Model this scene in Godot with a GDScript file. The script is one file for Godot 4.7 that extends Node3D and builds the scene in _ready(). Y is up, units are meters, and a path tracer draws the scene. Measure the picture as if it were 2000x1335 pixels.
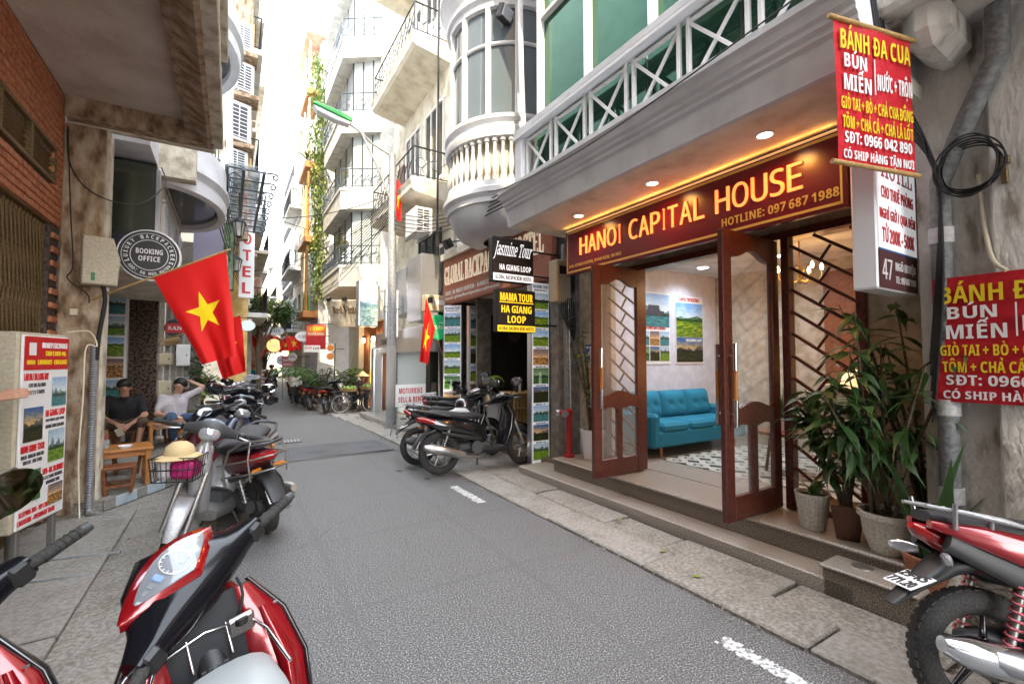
extends Node3D
# A narrow old-quarter street: parked motorbikes, a hotel front, cafe tables, flags and tall thin houses.

class MB extends RefCounted:
	var st := SurfaceTool.new()
	var sg := 1
	var x := Transform3D()
	func _init():
		st.begin(Mesh.PRIMITIVE_TRIANGLES)
	func v(p: Vector3, g: int, uv := Vector2.ZERO):
		st.set_smooth_group(g)
		st.set_uv(uv)
		st.add_vertex(x * p)
	func tri(a, b, c, g := -1):
		v(a, g); v(b, g); v(c, g)
	func quad(a, b, c, d, g := -1):
		v(a, g, Vector2(0, 1)); v(b, g, Vector2(0, 0)); v(c, g, Vector2(1, 0))
		v(a, g, Vector2(0, 1)); v(c, g, Vector2(1, 0)); v(d, g, Vector2(1, 1))
	func box(c: Vector3, s: Vector3, bev := 0.0, turn := Vector3.ZERO):
		var keep := x
		x = x * Transform3D(Basis.from_euler(turn), c)
		var h := s * 0.5
		var b: float = minf(bev, minf(h.x, minf(h.y, h.z)) * 0.95)
		if b <= 0.0:
			for k in 3:
				for sn in [-1.0, 1.0]:
					var pts := []
					for q in [[-1, -1], [-1, 1], [1, 1], [1, -1]]:
						var p := Vector3.ZERO
						p[k] = sn * h[k]; p[(k + 1) % 3] = q[0] * h[(k + 1) % 3] * sn; p[(k + 2) % 3] = q[1] * h[(k + 2) % 3]
						pts.append(p)
					quad(pts[0], pts[1], pts[2], pts[3])
		else:
			for k in 3:
				var i := (k + 1) % 3
				var j := (k + 2) % 3
				for sn in [-1.0, 1.0]:
					var pts := []
					for q in [[-1, -1], [-1, 1], [1, 1], [1, -1]]:
						var p := Vector3.ZERO
						p[k] = sn * h[k]; p[i] = q[0] * (h[i] - b) * sn; p[j] = q[1] * (h[j] - b)
						pts.append(p)
					quad(pts[0], pts[1], pts[2], pts[3])
				for si in [-1.0, 1.0]:
					for sj in [-1.0, 1.0]:
						var e := []
						for q in [[-1, 0], [1, 0], [1, 1], [-1, 1]]:
							var p := Vector3.ZERO
							p[k] = q[0] * (h[k] - b) * si * sj
							p[i] = si * (h[i] - (b if q[1] == 1 else 0.0)); p[j] = sj * (h[j] - (0.0 if q[1] == 1 else b))
							e.append(p)
						quad(e[0], e[3], e[2], e[1])
			for sx in [-1.0, 1.0]:
				for sy in [-1.0, 1.0]:
					for sz in [-1.0, 1.0]:
						var s3 := Vector3(sx, sy, sz)
						var a := Vector3(h.x, h.y - b, h.z - b) * s3
						var d := Vector3(h.x - b, h.y, h.z - b) * s3
						var e := Vector3(h.x - b, h.y - b, h.z) * s3
						if sx * sy * sz > 0: tri(a, e, d)
						else: tri(a, d, e)
		x = keep
	func grid(rows: Array, wrap := false, flat := false):
		sg += 1
		var g := -1 if flat else sg
		var nr := rows.size()
		for i in nr - 1:
			var a: Array = rows[i]
			var b: Array = rows[i + 1]
			var n := a.size()
			for j in (n if wrap else n - 1):
				var j2 := (j + 1) % n
				var u0 := float(j) / (n - (0 if wrap else 1))
				var u1 := float(j + 1) / (n - (0 if wrap else 1))
				var v0 := float(i) / (nr - 1)
				var v1 := float(i + 1) / (nr - 1)
				if a[j] != a[j2]:
					v(a[j], g, Vector2(u0, v0)); v(b[j], g, Vector2(u0, v1)); v(a[j2], g, Vector2(u1, v0))
				if b[j] != b[j2]:
					v(a[j2], g, Vector2(u1, v0)); v(b[j], g, Vector2(u0, v1)); v(b[j2], g, Vector2(u1, v1))
	func fan(ring: Array, flip := false):
		var c := Vector3.ZERO
		for p in ring: c += p
		c /= ring.size()
		for j in ring.size():
			var a: Vector3 = ring[j]
			var b: Vector3 = ring[(j + 1) % ring.size()]
			if flip: tri(c, b, a)
			else: tri(c, a, b)
	func tube(pts: Array, r, seg := 8, caps := true, closed := false):
		var rows := []
		var n := pts.size()
		var up := Vector3.UP
		for i in n:
			var t: Vector3
			if closed: t = pts[(i + 1) % n] - pts[(i - 1 + n) % n]
			else: t = pts[mini(i + 1, n - 1)] - pts[maxi(i - 1, 0)]
			t = t.normalized()
			if i == 0:
				up = Vector3.UP if absf(t.y) < 0.95 else Vector3.RIGHT
			var s := t.cross(up).normalized()
			up = s.cross(t).normalized()
			var rr: float = r[i] if r is Array else r
			var ring := []
			for k in seg:
				var a := TAU * k / seg
				ring.append(pts[i] + (s * cos(a) + up * sin(a)) * rr)
			rows.append(ring)
		if closed: rows.append(rows[0])
		grid(rows, true)
		if caps and not closed:
			fan(rows[0], true)
			fan(rows[n - 1])
	func cyl(a: Vector3, b: Vector3, r1: float, r2 := -1.0, seg := 10):
		tube([a, b], [r1, r1 if r2 < 0 else r2], seg)
	func lathe(prof: Array, seg := 24, c := Vector3.ZERO, a0 := 0.0, a1 := TAU, sx := 1.0, sz := 1.0):
		var full := absf(a1 - a0 - TAU) < 0.001
		var part := []
		for i in prof.size():
			var p: Vector2 = prof[i]
			var row := []
			for k in (seg if full else seg + 1):
				var a := a0 + (a1 - a0) * k / seg
				row.append(c + Vector3(cos(a) * p.x * sx, p.y, sin(a) * p.x * sz))
			part.append(row)
			if i > 0 and i < prof.size() - 1:
				var d1: Vector2 = (p - prof[i - 1]).normalized()
				var d2: Vector2 = (prof[i + 1] - p).normalized()
				if d1.dot(d2) < 0.75:
					grid(part, full)
					part = [row]
		grid(part, full)
	func ball(c: Vector3, r: Vector3, nu := 14, nv := 9, y0 := -1.0, y1 := 1.0):
		var rows := []
		for i in nv + 1:
			var t := lerpf(asin(y0), asin(y1), float(i) / nv)
			var row := []
			for k in nu:
				var a := TAU * k / nu
				row.append(c + Vector3(cos(a) * cos(t) * r.x, sin(t) * r.y, sin(a) * cos(t) * r.z))
			rows.append(row)
		grid(rows, true)
	func prism(poly: Array, z0: float, z1: float, bev := 0.0):
		var pl := PackedVector2Array(poly)
		if Geometry2D.is_polygon_clockwise(pl): pl.reverse()
		var inner := pl
		if bev > 0.0:
			var off := Geometry2D.offset_polygon(pl, -bev, Geometry2D.JOIN_MITER)
			if off.size() == 1 and off[0].size() == pl.size():
				inner = off[0]
				var best := 0
				for i in inner.size():
					if inner[i].distance_squared_to(pl[0]) < inner[best].distance_squared_to(pl[0]): best = i
				var rot := PackedVector2Array()
				for i in inner.size(): rot.append(inner[(best + i) % inner.size()])
				inner = rot
			else: bev = 0.0
		var tr := Geometry2D.triangulate_polygon(inner)
		for i in range(0, tr.size(), 3):
			var a := inner[tr[i]]
			var b := inner[tr[i + 1]]
			var c := inner[tr[i + 2]]
			tri(Vector3(a.x, a.y, z1), Vector3(c.x, c.y, z1), Vector3(b.x, b.y, z1))
			tri(Vector3(a.x, a.y, z0), Vector3(b.x, b.y, z0), Vector3(c.x, c.y, z0))
		var n := pl.size()
		for i in n:
			var a := pl[i]
			var b := pl[(i + 1) % n]
			var ai := inner[i]
			var bi := inner[(i + 1) % n]
			quad(Vector3(a.x, a.y, z0 + bev), Vector3(a.x, a.y, z1 - bev), Vector3(b.x, b.y, z1 - bev), Vector3(b.x, b.y, z0 + bev))
			if bev > 0.0:
				quad(Vector3(a.x, a.y, z1 - bev), Vector3(ai.x, ai.y, z1), Vector3(bi.x, bi.y, z1), Vector3(b.x, b.y, z1 - bev))
				quad(Vector3(ai.x, ai.y, z0), Vector3(a.x, a.y, z0 + bev), Vector3(b.x, b.y, z0 + bev), Vector3(bi.x, bi.y, z0))
	# body panel: superellipse sections [centre, half width (across z), half height, exponent]; up follows the path
	func hull(secs: Array, seg := 16, caps := true):
		var rows := []
		var n := secs.size()
		for i in n:
			var s: Array = secs[i]
			var t: Vector3 = (secs[mini(i + 1, n - 1)][0] - secs[maxi(i - 1, 0)][0]).normalized()
			var side := Vector3(0, 0, 1)
			var up := side.cross(t).normalized()
			if up.y < -0.2 or (absf(up.y) <= 0.2 and up.x < 0): up = up
			var e: float = s[3] if s.size() > 3 else 2.5
			var ring := []
			for k in seg:
				var a := TAU * k / seg
				var cx := signf(cos(a)) * pow(absf(cos(a)), 2.0 / e)
				var cy := signf(sin(a)) * pow(absf(sin(a)), 2.0 / e)
				ring.append(s[0] + side * cx * s[1] + up * cy * s[2])
			rows.append(ring)
		grid(rows, true)
		if caps:
			fan(rows[0], true)
			fan(rows[n - 1])
	func mesh(tang := false) -> ArrayMesh:
		st.generate_normals()
		return st.commit()

var used := {}
var rng := RandomNumberGenerator.new()
var M := {}
var tex_cache := {}

func V(a, b, c) -> Vector3:
	return Vector3(a, b, c)

func numbered(called: String) -> String:
	if not used.has(called):
		used[called] = 0
		return called
	used[called] += 1
	return "%s_%03d" % [called, used[called]]

func part(mb, called: String, mat, parent: Node3D) -> MeshInstance3D:
	var o := MeshInstance3D.new()
	o.name = called
	o.mesh = mb.mesh() if mb is MB else mb
	o.material_override = mat
	parent.add_child(o, true)
	return o

func tag(o: Node, label: String, cat: String, group := ""):
	o.set_meta("label", label)
	o.set_meta("category", cat)
	if group != "": o.set_meta("group", group)

func thing(called: String, label: String, cat: String, at := Vector3.ZERO, turn := 0.0, group := "") -> Node3D:
	var o := Node3D.new()
	o.name = numbered(called)
	add_child(o)
	o.position = at
	o.rotation.y = turn
	tag(o, label, cat, group)
	return o

func solo(mb, called: String, mat, label: String, cat: String, group := "") -> MeshInstance3D:
	var o := part(mb, numbered(called), mat, self)
	tag(o, label, cat, group)
	return o

func setting(mb, called: String, mat) -> MeshInstance3D:
	var o := part(mb, numbered(called), mat, self)
	o.set_meta("kind", "structure")
	return o

func copy(o: Node3D, at: Vector3, turn: float, label := "") -> Node3D:
	var c: Node3D = o.duplicate()
	var base := String(o.name)
	if base.length() > 4 and base.substr(base.length() - 3).is_valid_int() and base[base.length() - 4] == "_": base = base.substr(0, base.length() - 4)
	c.name = numbered(base)
	add_child(c)
	c.position = at
	c.rotation = Vector3(0, turn, 0)
	if label != "": c.set_meta("label", label)
	return c

# one-box part
func bx(parent: Node3D, called: String, c: Vector3, s: Vector3, mat, bev := 0.0, turn := Vector3.ZERO) -> MeshInstance3D:
	var m := MB.new()
	m.box(c, s, bev, turn)
	return part(m, called, mat, parent)

func tb(parent: Node3D, called: String, pts: Array, r, mat, seg := 8, closed := false) -> MeshInstance3D:
	var m := MB.new()
	m.tube(pts, r, seg, true, closed)
	return part(m, called, mat, parent)

func lt(parent: Node3D, called: String, prof: Array, mat, c := Vector3.ZERO, seg := 24) -> MeshInstance3D:
	var m := MB.new()
	m.lathe(prof, seg, c)
	return part(m, called, mat, parent)

func arc(c: Vector3, r: float, a0: float, a1: float, n: int, ux: Vector3, uy: Vector3) -> Array:
	var out := []
	for i in n + 1:
		var a := lerpf(a0, a1, float(i) / n)
		out.append(c + ux * cos(a) * r + uy * sin(a) * r)
	return out

func bez(a: Vector3, b: Vector3, c: Vector3, d: Vector3, n := 10) -> Array:
	var out := []
	for i in n + 1: out.append(a.bezier_interpolate(b, c, d, float(i) / n))
	return out

func sag(a: Vector3, b: Vector3, drop: float, n := 10) -> Array:
	var out := []
	for i in n + 1:
		var t := float(i) / n
		out.append(a.lerp(b, t) - Vector3(0, drop * 4.0 * t * (1.0 - t), 0))
	return out

# ---- materials: linear base colours in, procedural relief and blotches on top
func lin(r: float, g: float, b: float, a := 1.0) -> Color:
	var c := Color(r, g, b).linear_to_srgb()
	c.a = a
	return c

func mat(r, g, b, rough := 0.6, metal := 0.0, coat := 0.0) -> StandardMaterial3D:
	var m := StandardMaterial3D.new()
	m.albedo_color = lin(r, g, b)
	m.roughness = rough
	m.metallic = metal
	if coat > 0.0:
		m.clearcoat_enabled = true
		m.clearcoat = coat
		m.clearcoat_roughness = 0.06
	return m

func noise_tex(seed: int, freq: float, oct: int, ramp = null, normal := 0.0, size := 512, kind := FastNoiseLite.TYPE_SIMPLEX_SMOOTH) -> NoiseTexture2D:
	var key := "%d_%f_%d_%s_%f_%d_%d" % [seed, freq, oct, str(ramp), normal, size, kind]
	if tex_cache.has(key): return tex_cache[key]
	var n := FastNoiseLite.new()
	n.seed = seed
	n.noise_type = kind
	n.frequency = freq
	n.fractal_type = FastNoiseLite.FRACTAL_FBM
	n.fractal_octaves = oct
	n.fractal_gain = 0.55
	var t := NoiseTexture2D.new()
	t.width = size
	t.height = size
	t.seamless = true
	t.noise = n
	if normal > 0.0:
		t.as_normal_map = true
		t.bump_strength = normal
	elif ramp != null:
		var gr := Gradient.new()
		var offs := PackedFloat32Array()
		var cols := PackedColorArray()
		for k in ramp:
			offs.append(k[0])
			cols.append(lin(k[1], k[2], k[3]))
		gr.offsets = offs
		gr.colors = cols
		t.color_ramp = gr
	tex_cache[key] = t
	return t

# blotchy surface: colours of the ramp over a metre-scale pattern, with fine relief
func surf(ramp: Array, scale := 0.5, rough := 0.85, freq := 0.012, bump := 0.6, bump_freq := 0.08, seed := 3, world := true, metal := 0.0, oct := 6, broad := 0.0) -> StandardMaterial3D:
	var m := StandardMaterial3D.new()
	m.albedo_texture = noise_tex(seed, freq, oct, ramp)
	m.roughness = rough
	m.metallic = metal
	m.uv1_triplanar = true
	m.uv1_world_triplanar = world
	m.uv1_scale = Vector3.ONE * scale
	if broad > 0.0:
		m.detail_enabled = true
		m.detail_blend_mode = BaseMaterial3D.BLEND_MODE_MUL
		m.detail_uv_layer = BaseMaterial3D.DETAIL_UV_2
		m.detail_albedo = noise_tex(77, 0.012, 6, [[0.2, 0.76, 0.75, 0.73], [0.4, 0.91, 0.905, 0.9], [0.6, 1.0, 1.0, 1.0], [0.85, 0.96, 0.96, 0.96]])
		m.uv2_triplanar = true
		m.uv2_world_triplanar = world
		m.uv2_scale = Vector3.ONE * broad
	if bump > 0.0:
		m.normal_enabled = true
		m.normal_texture = noise_tex(7, 0.05 if bump_freq < 0.075 else (0.09 if bump_freq < 0.13 else 0.17), 4, null, 4.0)
		m.normal_scale = bump
	return m

func glass(r, g, b, a := 0.25, rough := 0.02) -> StandardMaterial3D:
	var m := StandardMaterial3D.new()
	m.transparency = BaseMaterial3D.TRANSPARENCY_ALPHA
	m.albedo_color = lin(r, g, b, a)
	m.roughness = rough
	m.metallic_specular = 0.5
	return m

func glow(r, g, b, e := 1.0) -> StandardMaterial3D:
	var m := mat(r, g, b, 0.5)
	m.emission_enabled = true
	m.emission = lin(r, g, b)
	m.emission_energy_multiplier = e
	return m

func pic(t: Texture2D, rough := 0.4, emit := 0.0) -> StandardMaterial3D:
	var m := StandardMaterial3D.new()
	m.albedo_texture = t
	m.roughness = rough
	if emit > 0.0:
		m.emission_enabled = true
		m.emission_texture = t
		m.emission_operator = BaseMaterial3D.EMISSION_OP_MULTIPLY
		m.emission = Color.WHITE
		m.emission_energy_multiplier = emit
	return m

# lettering: fitted to a box w x h metres, centred at c, in the frame b (x along the line, z out of the board)
var fonts := {}
func font(kind: String) -> SystemFont:
	if not fonts.has(kind):
		var f := SystemFont.new()
		f.font_names = ["Droid Serif"] if kind.begins_with("serif") else ["Droid Sans"]
		f.font_weight = 700 if kind.ends_with("bold") else 400
		fonts[kind] = f
	return fonts[kind]

# letters the font lacks: plain letter plus marks (a acute, g grave, h hook, d dot below, o horn)
const MARKS := {"Ế": "Êa", "Ả": "Ah", "Ồ": "Ôg", "Ố": "Ôa", "Ộ": "Ôd", "Ớ": "Oao", "Ậ": "Âd", "Ừ": "Ugo", "Ỉ": "Ih", "Ệ": "Êd", "Ờ": "Ogo", "Ơ": "Oo", "Ư": "Uo"}

func accents(parent: Node3D, s: String, plain: String, f: SystemFont, tr: Transform3D, m):
	var cap := TextMesh.new()
	cap.text = "H"
	cap.font = f
	cap.font_size = 32
	cap.pixel_size = 0.01
	var cb := cap.get_aabb()
	var total := f.get_string_size(plain, HORIZONTAL_ALIGNMENT_LEFT, -1, 32).x * 0.01
	var b := MB.new()
	b.x = tr
	for i in s.length():
		if not MARKS.has(s[i]): continue
		var x0 := f.get_string_size(plain.substr(0, i), HORIZONTAL_ALIGNMENT_LEFT, -1, 32).x * 0.01
		var x1 := f.get_string_size(plain.substr(0, i + 1), HORIZONTAL_ALIGNMENT_LEFT, -1, 32).x * 0.01
		var xc := -total / 2 + (x0 + x1) / 2
		var circ := plain[i] in "ÊÂÔ"
		for k in MARKS[s[i]].substr(1):
			var top := cb.end.y + (0.05 if not circ else 0.07)
			var sh := 0.06 if circ else 0.0
			if k == "a": b.box(V(xc + sh, top, 0), V(0.03, 0.075, 0.02), 0.0, V(0, 0, -0.7))
			elif k == "g": b.box(V(xc + sh, top, 0), V(0.03, 0.075, 0.02), 0.0, V(0, 0, 0.7))
			elif k == "h":
				b.box(V(xc + 0.015, top + 0.02, 0), V(0.05, 0.025, 0.02))
				b.box(V(xc + 0.03, top - 0.01, 0), V(0.024, 0.05, 0.02), 0.0, V(0, 0, -0.5))
			elif k == "d": b.box(V(xc, cb.position.y - 0.045, 0), V(0.038, 0.038, 0.02))
			elif k == "o": b.box(V(xc + (x1 - x0) * 0.46, cb.end.y - 0.005, 0), V(0.03, 0.07, 0.02), 0.0, V(0, 0, -0.4))
	part(b, "accents", m, parent)

func text(parent: Node3D, s: String, c: Vector3, w: float, h: float, m, turn := 0.0, kind := "sansbold", depth := 0.004, slant := 0.0) -> MeshInstance3D:
	var t := TextMesh.new()
	var plain := ""
	for ch in s: plain += MARKS[ch][0] if MARKS.has(ch) else ch
	t.text = plain
	t.font = font(kind)
	t.font_size = 32
	t.pixel_size = 0.01
	t.depth = 0.02
	t.curve_step = 1.5
	var bb := t.get_aabb()
	var o := MeshInstance3D.new()
	o.name = "lettering"
	o.mesh = t
	o.material_override = m
	var b := Basis(Vector3.UP, turn)
	var sx := w / maxf(bb.size.x, 0.001)
	var sy := h / maxf(bb.size.y, 0.001)
	var mid := bb.get_center()
	var inner := Transform3D(Basis(Vector3(sx, 0, 0), Vector3(slant * sy, sy, 0), Vector3(0, 0, depth / 0.02)), Vector3.ZERO)
	inner.origin = -(inner.basis * mid)
	o.transform = Transform3D(b, c) * inner
	parent.add_child(o, true)
	if plain != s: accents(parent, s, plain, t.font, o.transform, m)
	return o

# small printed landscape for posters and boards: ridges fading with distance over water, fields or roofs
const PALETTE := [
	[[0.55, 0.68, 0.82], [0.9, 0.92, 0.9], [0.5, 0.6, 0.62], [0.16, 0.24, 0.17], [0.12, 0.36, 0.4], [0.42, 0.62, 0.62]],
	[[0.45, 0.64, 0.86], [0.92, 0.93, 0.92], [0.42, 0.55, 0.5], [0.14, 0.3, 0.08], [0.2, 0.4, 0.08], [0.68, 0.7, 0.2]],
	[[0.16, 0.34, 0.6], [0.98, 0.74, 0.36], [0.4, 0.36, 0.36], [0.05, 0.12, 0.06], [0.04, 0.08, 0.04], [0.3, 0.3, 0.12]],
	[[0.6, 0.7, 0.78], [0.88, 0.9, 0.9], [0.42, 0.5, 0.52], [0.18, 0.26, 0.16], [0.26, 0.42, 0.1], [0.58, 0.68, 0.24]],
	[[0.4, 0.36, 0.4], [0.85, 0.68, 0.5], [0.5, 0.32, 0.22], [0.34, 0.14, 0.07], [0.2, 0.12, 0.08], [0.8, 0.55, 0.3]],
	[[0.3, 0.42, 0.3], [0.6, 0.72, 0.5], [0.25, 0.4, 0.2], [0.06, 0.2, 0.06], [0.07, 0.2, 0.06], [0.4, 0.56, 0.3]],
	[[0.8, 0.84, 0.93], [0.95, 0.95, 0.98], [0.68, 0.74, 0.86], [0.45, 0.58, 0.6], [0.42, 0.55, 0.5], [0.85, 0.92, 0.9]]]

func photo(kind: int, seed: int) -> ImageTexture:
	seed = kind * 10 + seed % 4
	var key := "ph%d" % seed
	if tex_cache.has(key): return tex_cache[key]
	var w := 112
	var im := Image.create(w, w, false, Image.FORMAT_RGBA8)
	var n := FastNoiseLite.new()
	n.seed = seed * 7 + 1
	n.frequency = 0.012
	n.fractal_octaves = 5
	var p := []
	for c in PALETTE[kind]: p.append(Color(c[0], c[1], c[2]))
	var ground := 0.55 + 0.12 * sin(seed * 1.7)
	var steep := [0.55, 0.2, 0.45, 0.6, 0.12, 0.3, 0.25][kind] as float
	for x in w:
		var ridge := []
		for i in 4:
			var v := n.get_noise_2d(x * (1.3 + i * 0.5) + i * 211.0, seed * 31.0)
			ridge.append(ground - 0.06 - steep * (0.62 - i * 0.17) * (absf(v) * 1.6 if kind in [0, 3] else v + 0.45))
		for y in w:
			var fy := float(y) / w
			var f := n.get_noise_2d(x * 9.0, y * 9.0) * 0.5 + 0.5
			var g := n.get_noise_2d(x * 2.5 + 70.0, y * (12.0 if kind in [0, 6] else 6.0)) * 0.5 + 0.5
			var c: Color = p[0].lerp(p[1], clampf(fy * 1.7 + (g - 0.5) * 0.7, 0, 1))
			for i in 4:
				if fy > ridge[i]: c = p[2].lerp(p[3], i / 3.0).lerp(Color.BLACK, clampf((0.5 - f) * 1.3, 0.0, 0.45)).lerp(p[1], clampf((f - 0.5) * 0.6, 0.0, 0.3))
			if fy > ground:
				var t := clampf(g * 1.5 - 0.25 + 0.25 * sin(fy * 70.0 + x * 0.1 + g * 9.0) * (1.0 if kind == 1 else 0.3), 0, 1)
				c = p[4].lerp(p[5], t).lerp(Color.BLACK, clampf((0.5 - f) * 0.9, 0, 0.35))
			if kind == 5 and absf(x - w * 0.45 - 8.0 * (g - 0.5)) < 4.0 + fy * 9.0 and fy > 0.25: c = c.lerp(Color(0.86, 0.92, 0.93), 0.75 * f + 0.2)
			if kind == 4 and fy > ground - 0.25 and f > 0.62: c = Color(0.98, 0.8, 0.45)
			im.set_pixel(x, y, c)
	tex_cache[key] = ImageTexture.create_from_image(im)
	return tex_cache[key]

# flat upright picture: centre, size, facing turn about y
func card(parent: Node3D, called: String, c: Vector3, w: float, h: float, m, turn := 0.0, thick := 0.004) -> MeshInstance3D:
	var b := MB.new()
	b.x = Transform3D(Basis(Vector3.UP, turn), c)
	var t := thick * 0.5
	b.quad(V(-w / 2, -h / 2, t), V(-w / 2, h / 2, t), V(w / 2, h / 2, t), V(w / 2, -h / 2, t))
	b.quad(V(w / 2, -h / 2, -t), V(w / 2, h / 2, -t), V(-w / 2, h / 2, -t), V(-w / 2, -h / 2, -t))
	for e in [[V(-w / 2, -h / 2, 0), V(-w / 2, h / 2, 0)], [V(-w / 2, h / 2, 0), V(w / 2, h / 2, 0)], [V(w / 2, h / 2, 0), V(w / 2, -h / 2, 0)], [V(w / 2, -h / 2, 0), V(-w / 2, -h / 2, 0)]]:
		var q := V(0, 0, t)
		b.quad(e[0] + q, e[0] - q, e[1] - q, e[1] + q)
	return part(b, called, m, parent)

# height of the street: it dips a little beyond the shops
func gy(z: float) -> float:
	return -0.3 * smoothstep(-9.0, -22.0, z) if z > -22.0 else -0.3

func _ready():
	rng.seed = 11
	# camera
	var cam := Camera3D.new()
	cam.name = "camera"
	cam.fov = 73.79
	cam.near = 0.05
	cam.far = 600.0
	cam.position = V(0, 1.6, 0)
	cam.rotation_degrees = V(2.287, -31.72, 0)
	add_child(cam)
	cam.current = true
	# sky
	var we := WorldEnvironment.new()
	we.name = "world"
	var env := Environment.new()
	env.background_mode = Environment.BG_SKY
	var sky := Sky.new()
	var sm := ProceduralSkyMaterial.new()
	sm.sky_top_color = Color(0.76, 0.79, 0.83)
	sm.sky_horizon_color = Color(0.99, 0.975, 0.95)
	sm.sky_curve = 0.25
	sm.ground_horizon_color = Color(0.8, 0.82, 0.84)
	sm.ground_bottom_color = Color(0.45, 0.43, 0.4)
	sm.sky_energy_multiplier = 1.0
	sky.sky_material = sm
	env.sky = sky
	env.background_energy_multiplier = 3.0
	env.tonemap_mode = Environment.TONE_MAPPER_LINEAR
	env.tonemap_exposure = EXPOSURE
	env.sdfgi_enabled = true
	env.ssao_enabled = true
	env.ssil_enabled = true
	we.environment = env
	add_child(we)
	# sun: high, from behind the viewer and a little to the left
	var sun := DirectionalLight3D.new()
	sun.name = "sun"
	sun.light_energy = 0.6
	sun.light_color = Color(1.0, 0.92, 0.78)
	sun.light_angular_distance = 0.53
	sun.shadow_enabled = true
	add_child(sun)
	sun.look_at_from_position(Vector3.ZERO, V(sin(deg_to_rad(SUN_AZ)) * cos(deg_to_rad(SUN_EL)), -sin(deg_to_rad(SUN_EL)), -cos(deg_to_rad(SUN_AZ)) * cos(deg_to_rad(SUN_EL))))
	materials()
	build_ground()
	build_left_near()
	build_left_cafe()
	build_left_far()
	build_hotel()
	build_hotel_inside()
	build_hotel_front_things()
	build_right_shops()
	build_right_towers()
	build_street_far()
	build_motorbikes()
	build_people()
	build_small_things()

const EXPOSURE := 5.7
const SUN_AZ := 20.0
const SUN_EL := 50.0

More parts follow.
